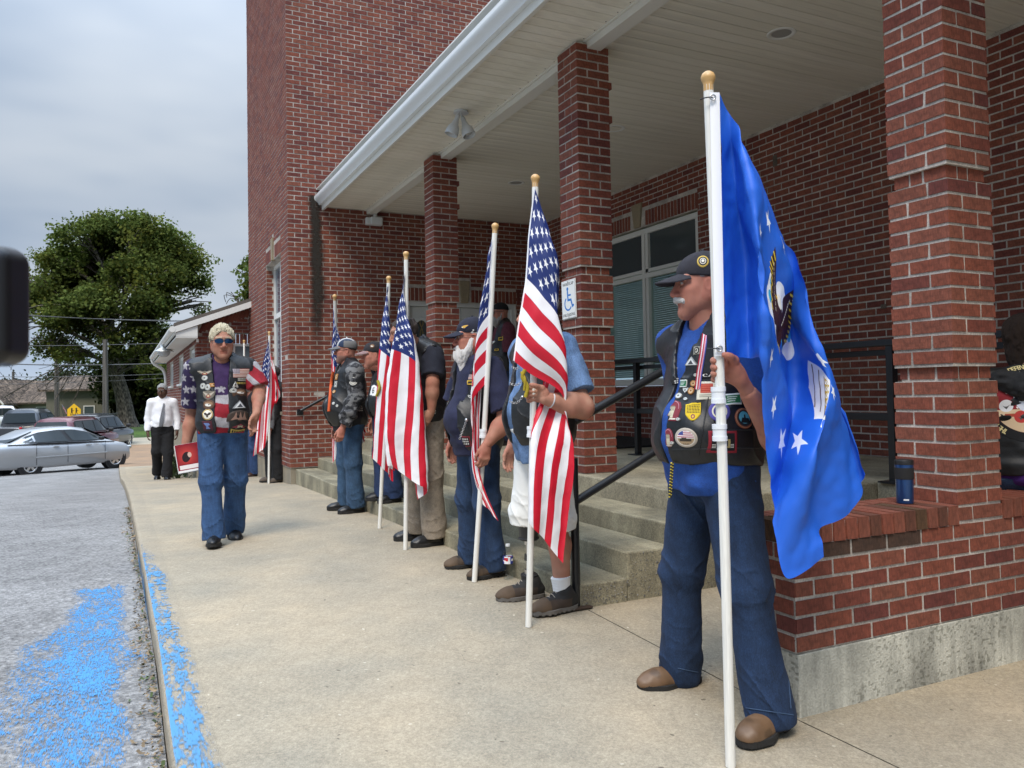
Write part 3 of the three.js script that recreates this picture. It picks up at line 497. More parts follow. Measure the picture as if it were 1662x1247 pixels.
{ // floodlight pair, recessed lights, junction box, sign
  const lm = mat({ color: lin(.62, .64, .65), roughness: .35 }), f = thing('floodlight', 'twin grey floodlight with two bell shades under the porch soffit', 'light', [3.0, CY, -7.2]);
  put('plate', new THREE.CylinderGeometry(.07, .075, .02, 24).translate(0, -.011, 0), lm, f);
  const bell = () => new THREE.LatheGeometry([[0, .0], [.018, 0], [.024, -.02], [.024, -.06], [.03, -.075], [.034, -.1], [.056, -.135], [.064, -.17], [.066, -.215], [.061, -.215], [.058, -.17], [.03, -.12], [0, -.12]].map(([x, y]) => new THREE.Vector2(x, y)), 24);
  for (const [x, z, a, b] of [[-.035, .02, -.34, .12], [.025, -.03, .22, -.3]]) { const s = put('shade', [bell().rotateZ(a).rotateX(b).translate(x, -.045, z), rod(V(x * .5, -.01, z * .5), V(x, -.06, z), .01, 8)], lm, f); put('bulb', new THREE.SphereGeometry(.042, 14, 10).translate(0, -.165, 0).rotateZ(a).rotateX(b).translate(x, -.045, z), mat({ color: lin(.5, .5, .48), roughness: .2 }), s); }
  [[4.646, -4.62, 'recessed ceiling light nearest the viewer, between two pillars'], [4.69, -7.05, 'recessed ceiling light just right of the middle pillar'], [4.70, -9.42, 'recessed ceiling light farthest along, over the church doors']].forEach(([x, z, l]) => {
    const t = thing('recessed_light', l, 'light', [x, CY, z], 0); put('trim_ring', new THREE.LatheGeometry([[.072, .012], [.078, -.002], [.105, -.006], [.112, -.001], [.112, .004]].map(([a, b]) => new THREE.Vector2(a, b)), 28), WHITE, t); put('lens', new THREE.CircleGeometry(.076, 24).rotateX(Math.PI / 2).translate(0, -.0005, 0), mat({ color: lin(.33, .33, .31), roughness: .3, side: THREE.DoubleSide }), t); });
  const j = thing('junction_box', 'small grey weatherproof box on the brick wall under the porch beam', 'electrical box', [3.41, 3.83, TZ]); put('housing', rbox(-.13, .13, -.06, .055, .007, .1, .02, 3), lm, j); put('cover', rbox(-.06, .11, -.05, .06, .1005, .13, .012, 2), lm, j); put('conduit', rod(V(.02, .05, .05), V(.02, .165, .05), .03, 10), WHITE, j);
  const sg = canvasTex(512, 768, (c, w, h) => { c.fillStyle = '#f1f2ee'; c.fillRect(0, 0, w, h); c.strokeStyle = '#cfd3d6'; c.lineWidth = 6; c.strokeRect(6, 6, w - 12, h - 12); c.fillStyle = '#161616'; c.font = 'bold 84px sans-serif'; c.textAlign = 'center'; c.fillText('HANDICAP', w / 2, 96, w - 40); c.fillText('UNLOADING', w / 2, h - 36, w - 40);
    c.strokeStyle = c.fillStyle = '#1677c9'; c.lineCap = 'round'; c.beginPath(); c.arc(225, 168, 38, 0, 7); c.fill(); c.lineWidth = 46; c.beginPath(); c.moveTo(222, 220); c.lineTo(236, 400); c.lineTo(350, 400); c.lineTo(400, 540); c.lineTo(440, 522); c.stroke(); c.lineWidth = 36; c.beginPath(); c.moveTo(230, 300); c.lineTo(335, 300); c.stroke(); c.beginPath(); c.arc(240, 470, 132, Math.PI * 1.28, Math.PI * .22, true); c.stroke(); });
  const s = thing('handicap_sign', 'white sign reading HANDICAP UNLOADING with blue wheelchair symbol on the pillar', 'sign', [3.203, 1.965, -5.515]); put('panel', [rbox(-.004, .004, -.155, .155, -.11, .11, .003)], WHITE, s);
  put('sign_face', new THREE.PlaneGeometry(.206, .298).rotateY(-Math.PI / 2).translate(-.0055, 0, 0), mat({ map: sg, roughness: .4 }), s); s.rotation.x = -.03;
  put('screw', [.14, -.14].map((y) => new THREE.SphereGeometry(.005, 8, 6).translate(-.006, y, 0)), mat({ color: lin(.3, .3, .3), metalness: .8 }), s);
}
const weave = dataTex(256, (u, v) => .80 + .12 * Math.sin(u * 256 * 1.2) * Math.sin(v * 256 * 1.2) + (vnoise2(u * 90, v * 90, 90, 90) - .5) * .22 + (fbm2(u * 6, v * 6, 3, 6) - .5) * .2, true);
const clothMat = (c, o = {}) => mat({ color: lin(...c), map: rep(weave, 8), bumpMap: rep(weave, 8), bumpScale: .0006, roughness: .9, side: THREE.DoubleSide, ...o });
// ---------------------------------------------------------------- flags on poles
function star(c, x, y, r, rot = 0) { c.beginPath(); for (let i = 0; i < 10; i++) { const a = rot - Math.PI / 2 + i * Math.PI / 5, q = i % 2 ? r * .4 : r; c.lineTo(x + Math.cos(a) * q, y + Math.sin(a) * q); } c.closePath(); c.fill(); }
const usTex = canvasTex(1520, 800, (c, w, h) => {
  for (let i = 0; i < 13; i++) { c.fillStyle = i % 2 ? '#f0eef0' : '#d0142f'; c.fillRect(0, i * h / 13, w, h / 13 + 1); }
  c.fillStyle = '#1c2f6e'; c.fillRect(0, 0, w * .4, h * 7 / 13); c.fillStyle = '#f4f4f6';
  for (let r = 0; r < 9; r++) for (let k = 0; k < (r % 2 ? 5 : 6); k++) star(c, w * .4 * ((r % 2 ? 2 : 1) + k * 2) / 12, h * 7 / 13 * (r + 1) / 10, 27);
  c.strokeStyle = 'rgba(60,20,30,.25)'; c.lineWidth = 2; for (let i = 1; i < 13; i++) { c.beginPath(); c.moveTo(i < 7 ? w * .4 : 0, i * h / 13); c.lineTo(w, i * h / 13); c.stroke(); }
  c.fillStyle = 'rgba(255,255,255,.9)'; c.fillRect(0, 0, 22, h);
});
const afTex = canvasTex(1520, 912, (c, w, h) => {
  c.fillStyle = '#2063d2'; c.fillRect(0, 0, w, h); const cx = w * .47, cy = h * .50; c.fillStyle = '#eef1fb';
  for (let i = 0; i < 13; i++) { const a = i / 13 * Math.PI * 2 - Math.PI / 2; star(c, cx + Math.cos(a) * 345, cy + Math.sin(a) * 330, 34); }
  // cloud, eagle with raised wings, shield below: plain generic heraldry
  c.fillStyle = '#f2f5fb'; for (const [x, y, r] of [[-70, 10, 80], [40, 0, 90], [90, 50, 70], [-20, 60, 85], [-110, 60, 55], [20, -60, 60]]) { c.beginPath(); c.arc(cx + x, cy - 60 + y, r, 0, 7); c.fill(); }
  c.fillStyle = '#39b4e8'; for (const [x, y, r] of [[-95, -10, 34], [105, 10, 36], [-30, 85, 30], [60, 95, 28], [90, -60, 24], [-120, 50, 22]]) { c.beginPath(); c.arc(cx + x, cy - 60 + y, r, 0, 7); c.fill(); }
  const wing = (s) => { c.fillStyle = '#3b1c16'; c.beginPath(); c.moveTo(cx, cy + 30); c.bezierCurveTo(cx + s * 40, cy - 40, cx + s * 30, cy - 150, cx + s * 96, cy - 250); c.bezierCurveTo(cx + s * 120, cy - 150, cx + s * 150, cy - 60, cx + s * 70, cy + 60); c.closePath(); c.fill(); c.strokeStyle = '#e2c53a'; c.lineWidth = 9; c.lineCap = 'round'; for (let i = 0; i < 9; i++) { const y = cy - 225 + i * 28, x = cx + s * (100 + Math.sin(i / 8 * 3) * 22); c.beginPath(); c.moveTo(x, y); c.lineTo(x - s * 18, y + 16); c.stroke(); } c.strokeStyle = '#f0ead2'; c.lineWidth = 4; c.setLineDash([12, 8]); c.beginPath(); c.moveTo(cx + s * 88, cy - 190); c.quadraticCurveTo(cx + s * 70, cy - 60, cx + s * 36, cy + 20); c.stroke(); c.setLineDash([]); };
  wing(-1); wing(1); c.fillStyle = '#3b1c16'; c.beginPath(); c.ellipse(cx, cy + 20, 46, 80, 0, 0, 7); c.fill(); c.fillStyle = '#f3efe4'; c.beginPath(); c.ellipse(cx - 10, cy - 70, 26, 32, 0, 0, 7); c.fill(); c.fillStyle = '#e0b023'; c.beginPath(); c.moveTo(cx - 32, cy - 76); c.lineTo(cx - 60, cy - 66); c.lineTo(cx - 32, cy - 58); c.fill();
  c.fillStyle = '#e2c53a'; for (let i = -2; i < 3; i++) c.fillRect(cx + i * 18 - 5, cy + 90, 10, 46);
  c.save(); c.translate(cx + 150, cy - 6); c.scale(.62, .72); c.translate(-cx, -cy); c.fillStyle = '#f2efe9'; c.beginPath(); c.moveTo(cx + 100, cy - 40); c.lineTo(cx + 250, cy - 90); c.lineTo(cx + 250, cy + 160); c.lineTo(cx + 150, cy + 240); c.lineTo(cx + 90, cy + 120); c.closePath(); c.fill(); c.strokeStyle = '#6a4a30'; c.lineWidth = 5; for (let i = 0; i < 3; i++) { c.beginPath(); c.moveTo(cx + 120 + i * 36, cy - 30); c.lineTo(cx + 130 + i * 34, cy + 190); c.stroke(); } c.strokeStyle = '#c9a227'; c.lineWidth = 8; for (let i = 0; i < 5; i++) { c.beginPath(); c.arc(cx + 215, cy - 20 + i * 40, 14, 0, 5); c.stroke(); } c.restore();
});
const crom = (p, t) => { const n = p.length - 1, x = clamp(t) * n, i = Math.min(Math.floor(x), n - 1), f = x - i, g = (k) => p[clamp(k, 0, n)], a = g(i - 1), b = g(i), c = g(i + 1), d = g(i + 2); return b.map((_, q) => .5 * ((2 * b[q]) + (-a[q] + c[q]) * f + (2 * a[q] - 5 * b[q] + 4 * c[q] - d[q]) * f * f + (-a[q] + 3 * b[q] - 3 * c[q] + d[q]) * f * f * f)); };
// net[t][s] = [u, v, depth offset]; ss, ts: the material coordinates of its columns and rows
function clothGeo(net, ss, ts, depth, own, { ns = 64, nt = 40, fold = .012, waves = 3, seed = 0, crinkle = .004 } = {}) {
  const inv = (arr, x) => { let i = 0; while (i < arr.length - 2 && x > arr[i + 1]) i++; return (i + (x - arr[i]) / (arr[i + 1] - arr[i])) / (arr.length - 1); };
  const P = [], U = [], I = [], pos = [];
  for (let j = 0; j <= nt; j++) { const t = j / nt; for (let i = 0; i <= ns; i++) { const s = i / ns, rows = net.map((r) => crom(r.map((q) => [q[0], q[1], q[2] || 0]), inv(ss, s))), [u, v, d] = crom(rows, inv(ts, t)); pos.push(at(u, v, depth + d)); U.push(s, 1 - t); } }
  const get = (i, j) => pos[clamp(j, 0, nt) * (ns + 1) + clamp(i, 0, ns)];
  for (let j = 0; j <= nt; j++) for (let i = 0; i <= ns; i++) {
    const s = i / ns, t = j / nt, p = get(i, j).clone(), n = V(0, 0, 0).crossVectors(get(i + 1, j).clone().sub(get(i - 1, j)), get(i, j + 1).clone().sub(get(i, j - 1))).normalize(), free = sstep(0, .25, s);
    const w = Math.sin((t * waves + seed + s * .35 + .25 * Math.sin(s * 5 + seed)) * Math.PI * 2), w2 = Math.sin((t * waves * 2.3 + seed * 3 - s * .8) * Math.PI * 2);
    p.addScaledVector(n, free * (w * fold + w2 * fold * .35) + crinkle * ((vnoise3(p.x * 18 + seed * 9, p.y * 13, p.z * 18) - .5) * 2 + (vnoise3(p.x * 45, p.y * 38 + seed, p.z * 45) - .5) * .8));
    P.push(p.x - own.x, p.y - own.y, p.z - own.z);
  }
  for (let j = 0; j < nt; j++) for (let i = 0; i < ns; i++) { const a = j * (ns + 1) + i, b = a + ns + 1; I.push(a, b, a + 1, b, b + 1, a + 1); }
  const g = new THREE.BufferGeometry(); g.setAttribute('position', new THREE.Float32BufferAttribute(P, 3)); g.setAttribute('uv', new THREE.Float32BufferAttribute(U, 2)); g.setIndex(I); g.computeVertexNormals(); return g;
}
const nylon = (map) => new THREE.MeshPhysicalMaterial({ map, roughness: .5, side: THREE.DoubleSide, sheen: .3, sheenRoughness: .5, transmission: 0, bumpMap: rep(weave, 30), bumpScale: .0003 });
const usMat = nylon(usTex), afMat = nylon(afTex), pvcTex = dataTex(256, (u, v) => { const a = fbm2(u * 6, v * 10, 4, 6), b = vnoise2(u * 60, v * 9, 60, 9); return .92 + (a - .5) * .12 + (b - .5) * .06; }), pvc = mat({ color: lin(.93, .91, .84), map: rep(pvcTex, 1, 4), roughness: .5 }), pvcNew = mat({ color: lin(.80, .82, .84), roughness: .4 }), wood = mat({ color: lin(.60, .36, .14), roughness: .4 }), hem = mat({ color: lin(.90, .90, .93), roughness: .7, side: THREE.DoubleSide });

const nylonFar = () => usMat;
// ---------------------------------------------------------------- distance fields and their meshes
const X3 = (v) => [v.x, v.y, v.z];
const cone = (a, b, ra, rb = ra) => { const dx = b.x - a.x, dy = b.y - a.y, dz = b.z - a.z, l2 = dx * dx + dy * dy + dz * dz || 1e-9, ax = a.x, ay = a.y, az = a.z; return (x, y, z) => { const px = x - ax, py = y - ay, pz = z - az; let t = (px * dx + py * dy + pz * dz) / l2; t = t < 0 ? 0 : t > 1 ? 1 : t; const qx = px - dx * t, qy = py - dy * t, qz = pz - dz * t; return Math.sqrt(qx * qx + qy * qy + qz * qz) - (ra + (rb - ra) * t); }; };
// ellipsoid with centre c, radii r along frame axes F = [fx, fy, fz]
const ell = (c, r, F) => { const [A, B, C] = F; return (x, y, z) => { const px = x - c.x, py = y - c.y, pz = z - c.z; const a = (px * A.x + py * A.y + pz * A.z) / r[0], b = (px * B.x + py * B.y + pz * B.z) / r[1], d = (px * C.x + py * C.y + pz * C.z) / r[2]; const k0 = Math.sqrt(a * a + b * b + d * d), k1 = Math.sqrt(a * a / r[0] / r[0] + b * b / r[1] / r[1] + d * d / r[2] / r[2]); return k1 < 1e-6 ? -Math.min(...r) : k0 * (k0 - 1) / k1; }; };
const rboxF = (c, h, F, rad) => { const [A, B, C] = F; return (x, y, z) => { const px = x - c.x, py = y - c.y, pz = z - c.z; const a = Math.abs(px * A.x + py * A.y + pz * A.z) - h[0] + rad, b = Math.abs(px * B.x + py * B.y + pz * B.z) - h[1] + rad, d = Math.abs(px * C.x + py * C.y + pz * C.z) - h[2] + rad; const ma = Math.max(a, 0), mb = Math.max(b, 0), md = Math.max(d, 0); return Math.sqrt(ma * ma + mb * mb + md * md) + Math.min(Math.max(a, b, d), 0) - rad; }; };
const half = (p, n) => (x, y, z) => (x - p.x) * n.x + (y - p.y) * n.y + (z - p.z) * n.z;
const smin = (a, b, k) => { if (k <= 0) return Math.min(a, b); const h = Math.max(k - Math.abs(a - b), 0) / k; return Math.min(a, b) - h * h * k * .25; };
const smax = (a, b, k) => -smin(-a, -b, k);
function blend(list, k = .03) { return (x, y, z) => { let d = 1e9; for (let i = 0; i < list.length; i++) { const e = list[i]; d = typeof e === 'function' ? smin(d, e(x, y, z), k) : e.sub ? smax(d, -e.f(x, y, z), e.k) : smin(d, e.f(x, y, z), e.k); } return d; }; }
const cut = (f, g, k = .006) => (x, y, z) => smax(f(x, y, z), g(x, y, z), k);      // keep where g < 0
const less = (f, g, k = .006) => (x, y, z) => smax(f(x, y, z), -g(x, y, z), k);
const grow = (f, e) => (x, y, z) => f(x, y, z) - e;
function surfaceNet(f, lo, hi, cell) {
  const nx = Math.ceil((hi.x - lo.x) / cell) + 1, ny = Math.ceil((hi.y - lo.y) / cell) + 1, nz = Math.ceil((hi.z - lo.z) / cell) + 1, B = 6;
  const D = new Float32Array(nx * ny * nz).fill(9), idx = (i, j, k) => (k * ny + j) * nx + i, act = [];
  for (let k = 0; k < nz; k += B) for (let j = 0; j < ny; j += B) for (let i = 0; i < nx; i += B) {
    const d = f(lo.x + (i + B / 2) * cell, lo.y + (j + B / 2) * cell, lo.z + (k + B / 2) * cell), reach = cell * B * 1.15;
    if (d > reach * 1.15 || d < -reach * 1.5) { if (d < 0) for (let c = k; c < Math.min(k + B, nz); c++) for (let b = j; b < Math.min(j + B, ny); b++) D.fill(-9, idx(i, b, c), idx(Math.min(i + B, nx), b, c)); continue; }
    act.push([i, j, k]);
    for (let c = k; c < Math.min(k + B, nz); c++) for (let b = j; b < Math.min(j + B, ny); b++) for (let a = i; a < Math.min(i + B, nx); a++) D[idx(a, b, c)] = f(lo.x + a * cell, lo.y + b * cell, lo.z + c * cell);
  }
  const id = new Int32Array(nx * ny * nz).fill(-1), P = [], I = [], cs = new Float32Array(8);
  for (const [bi, bj, bk] of act) for (let k = Math.max(0, bk - 1); k < Math.min(bk + B, nz - 1); k++) for (let j = Math.max(0, bj - 1); j < Math.min(bj + B, ny - 1); j++) for (let i = Math.max(0, bi - 1); i < Math.min(bi + B, nx - 1); i++) {
    const o = idx(i, j, k); if (id[o] >= 0) continue; let m = 0;
    for (let c = 0; c < 8; c++) { const d = D[idx(i + (c & 1), j + (c >> 1 & 1), k + (c >> 2))]; cs[c] = d; if (d < 0) m |= 1 << c; }
    if (m === 0 || m === 255) continue;
    let sx = 0, sy = 0, sz = 0, n = 0;
    for (let e = 0; e < 12; e++) { const ax = e >> 2, q = e & 3, a = ax === 0 ? q * 2 : ax === 1 ? (q & 1) | ((q >> 1) << 2) : q, b = a | (1 << ax); if ((cs[a] < 0) === (cs[b] < 0)) continue; const t = clamp(cs[a] / (cs[a] - cs[b])); sx += (a & 1) + (ax === 0 ? t : 0); sy += (a >> 1 & 1) + (ax === 1 ? t : 0); sz += (a >> 2) + (ax === 2 ? t : 0); n++; }
    id[o] = P.length / 3; P.push(lo.x + (i + sx / n) * cell, lo.y + (j + sy / n) * cell, lo.z + (k + sz / n) * cell);
  }
  const quad = (a, b, c, d, flip) => { if (a < 0 || b < 0 || c < 0 || d < 0) return; flip ? I.push(a, c, b, b, c, d) : I.push(a, b, c, b, d, c); };
  for (const [bi, bj, bk] of act) for (let k = bk; k < Math.min(bk + B, nz - 1); k++) for (let j = bj; j < Math.min(bj + B, ny - 1); j++) for (let i = bi; i < Math.min(bi + B, nx - 1); i++) {
    const s = D[idx(i, j, k)] < 0;
    if (j > 0 && k > 0 && s !== D[idx(i + 1, j, k)] < 0) quad(id[idx(i, j - 1, k - 1)], id[idx(i, j, k - 1)], id[idx(i, j - 1, k)], id[idx(i, j, k)], !s);
    if (i > 0 && k > 0 && s !== D[idx(i, j + 1, k)] < 0) quad(id[idx(i - 1, j, k - 1)], id[idx(i, j, k - 1)], id[idx(i - 1, j, k)], id[idx(i, j, k)], s);
    if (i > 0 && j > 0 && s !== D[idx(i, j, k + 1)] < 0) quad(id[idx(i - 1, j - 1, k)], id[idx(i, j - 1, k)], id[idx(i - 1, j, k)], id[idx(i, j, k)], !s);
  }
  return { P, I };
}
const grad = (f, x, y, z, e = .002) => { const n = V(f(x + e, y, z) - f(x - e, y, z), f(x, y + e, z) - f(x, y - e, z), f(x, y, z + e) - f(x, y, z - e)); return n.lengthSq() > 1e-14 ? n.normalize() : V(0, 1, 0); };
// mesh a field inside lo..hi; own is the root position that the geometry is kept relative to; colour is fn(x,y,z,n) -> [r,g,b]
function mesh(f, lo, hi, cell, own, colour) {
  const { P, I } = surfaceNet(f, lo, hi, cell), nv = P.length / 3, N = new Float32Array(nv * 3);
  for (let i = 0; i < nv; i++) { const n = grad(f, P[i * 3], P[i * 3 + 1], P[i * 3 + 2], cell * .3); N[i * 3] = n.x; N[i * 3 + 1] = n.y; N[i * 3 + 2] = n.z; }
  const key = new Map(), p = [], nn = [], uv = [], col = [], ii = [];
  for (let t = 0; t < I.length; t += 3) {
    const [a, b, c] = [I[t], I[t + 1], I[t + 2]]; let mx = 0, my = 0, mz = 0; for (const q of [a, b, c]) { mx += N[q * 3]; my += N[q * 3 + 1]; mz += N[q * 3 + 2]; }
    mx = Math.abs(mx); my = Math.abs(my); mz = Math.abs(mz); const ax = my > mx * 1.2 && my > mz * 1.2 ? 1 : mx > mz ? 0 : 2;
    for (const q of [a, b, c]) {
      const k = q * 3 + ax; let m = key.get(k);
      if (m === undefined) { m = p.length / 3; key.set(k, m); const x = P[q * 3], y = P[q * 3 + 1], z = P[q * 3 + 2]; p.push(x - own.x, y - own.y, z - own.z); nn.push(N[q * 3], N[q * 3 + 1], N[q * 3 + 2]); uv.push(ax === 0 ? z : x, ax === 1 ? z : y); if (colour) col.push(...colour(x, y, z, N[q * 3], N[q * 3 + 1], N[q * 3 + 2])); }
      ii.push(m);
    }
  }
  const g = new THREE.BufferGeometry(); g.setAttribute('position', new THREE.Float32BufferAttribute(p, 3)); g.setAttribute('normal', new THREE.Float32BufferAttribute(nn, 3)); g.setAttribute('uv', new THREE.Float32BufferAttribute(uv, 2));
  if (colour) g.setAttribute('color', new THREE.Float32BufferAttribute(col, 3)); g.setIndex(ii); return g;
}
// march from the camera through a photograph pixel to a field
function hit(f, u, v, s0, s1) { let s = s0; for (let i = 0; i < 160 && s < s1; i++) { const p = at(u, v, s), d = f(p.x, p.y, p.z); if (d < .0008) return p; s += Math.max(d * .7, .0008); } return null; }
// a thin patch that lies on a field: outline points in -1..1, half sizes in metres
function patchGeo(f, c, right, up, hw, hh, outline, own, cell, lift = .0035) {
  const n = grad(f, c.x, c.y, c.z, .01); const r = right.clone().addScaledVector(n, -right.dot(n)).normalize(), u = up.clone().addScaledVector(n, -up.dot(n)); u.addScaledVector(r, -u.dot(r)).normalize();
  const K = outline.length, P = [], U = [], I = [], rings = [0, .5, .85, 1, 1.03], [cu, cv, cs] = cell;
  const place = (a, b, off) => { const p = c.clone().addScaledVector(r, a * hw).addScaledVector(u, b * hh); for (let i = 0; i < 3; i++) { const d = f(p.x, p.y, p.z); p.addScaledVector(n, -d * .9); } p.addScaledVector(n, off); P.push(p.x - own.x, p.y - own.y, p.z - own.z); U.push(cu + (a / 1.04 * .5 + .5) * cs, cv + (b / 1.04 * .5 + .5) * cs); };
  place(0, 0, lift); for (let q = 1; q < rings.length; q++) for (const [a, b] of outline) place(a * rings[q], b * rings[q], q === rings.length - 1 ? -.002 : lift);
  for (let i = 0; i < K; i++) I.push(0, 1 + i, 1 + (i + 1) % K);
  for (let q = 0; q < rings.length - 2; q++) for (let i = 0; i < K; i++) { const a = 1 + q * K + i, b = 1 + q * K + (i + 1) % K; I.push(a, a + K, b, b, a + K, b + K); }
  const g = new THREE.BufferGeometry(); g.setAttribute('position', new THREE.Float32BufferAttribute(P, 3)); g.setAttribute('uv', new THREE.Float32BufferAttribute(U, 2)); g.setIndex(I); g.computeVertexNormals();
  const m = V(g.attributes.normal.getX(0), g.attributes.normal.getY(0), g.attributes.normal.getZ(0)); if (m.dot(n) < 0) { for (let i = 0; i < I.length; i += 3) [I[i], I[i + 1]] = [I[i + 1], I[i]]; g.setIndex(I); g.computeVertexNormals(); } return g;
}
const OUT = {
  circle: Array.from({ length: 28 }, (_, i) => [Math.cos(i / 14 * Math.PI), Math.sin(i / 14 * Math.PI)]),
  rect: [[1, -1], [1, -.5], [1, 0], [1, .5], [1, 1], [.5, 1], [0, 1], [-.5, 1], [-1, 1], [-1, .5], [-1, 0], [-1, -.5], [-1, -1], [-.5, -1], [0, -1], [.5, -1]],
  shield: [[.95, .9], [.5, .86], [0, 1], [-.5, .86], [-.95, .9], [-1, .2], [-.85, -.3], [-.5, -.7], [0, -1], [.5, -.7], [.85, -.3], [1, .2]],
  triangle: [[1, -.8], [.5, .1], [0, 1], [-.5, .1], [-1, -.8], [-.3, -.8], [.3, -.8]],
  tab: [[1, -1], [1, .3], [.7, .8], [0, 1], [-.7, .8], [-1, .3], [-1, -1], [0, -1]],
  wings: [[1, .7], [.6, .9], [.25, .5], [0, .8], [-.25, .5], [-.6, .9], [-1, .7], [-.7, -.1], [-.3, -.5], [0, -1], [.3, -.5], [.7, -.1]],
  chevron: [[1, -.6], [.5, .2], [0, 1], [-.5, .2], [-1, -.6], [-.5, -.9], [0, -.3], [.5, -.9]],
};
// ---------------------------------------------------------------- cloth, leather, skin
const denimMap = dataTex(512, (u, v) => { const t = vnoise2(u * 250, v * 40, 250, 40), y = vnoise2(u * 120, v * 250, 120, 250), b = fbm2(u * 4, v * 4, 4, 4), s = vnoise2(u * 90, v * 6, 90, 6); const k = .70 + (t - .5) * .22 + (y - .5) * .18 + (b - .5) * .26 + (s - .5) * .08; return [k * .92, k * .97, k * 1.06]; });
const leatherBump = dataTex(512, (u, v) => { const a = fbm2(u * 14, v * 14, 4, 14), c = Math.abs(fbm2(u * 22 + 5, v * 22, 3, 22) - .5) * 2; return .5 + (a - .5) * .5 - (1 - c) * .16; }, false);
const leatherMap = dataTex(512, (u, v) => { const a = fbm2(u * 5, v * 5, 4, 5), s = fbm2(u * 30, v * 30, 3, 30); return .72 + (a - .5) * .5 + (s - .5) * .25; });
const denimMat = (c) => mat({ color: lin(...c), map: rep(denimMap, 4.5), bumpMap: rep(denimMap, 4.5), bumpScale: .0007, roughness: .92, side: THREE.DoubleSide });
const leatherMat = (c, o = {}) => mat({ color: lin(...c), map: rep(leatherMap, 3), bumpMap: rep(leatherBump, 5), bumpScale: .0016, roughness: .46, side: THREE.DoubleSide, ...o });
const skinMat = new THREE.MeshPhysicalMaterial({ vertexColors: true, roughness: .58, specularIntensity: .45, bumpMap: rep(grain, 8), bumpScale: .0013 });
const SK = { fair: [.47, .235, .165], ruddy: [.46, .20, .14], tan: [.40, .19, .125], dark: [.10, .052, .035] };
const wob = (x, y, z, s) => vnoise3(x * s + 60, y * s + 60, z * s + 60) - .5;
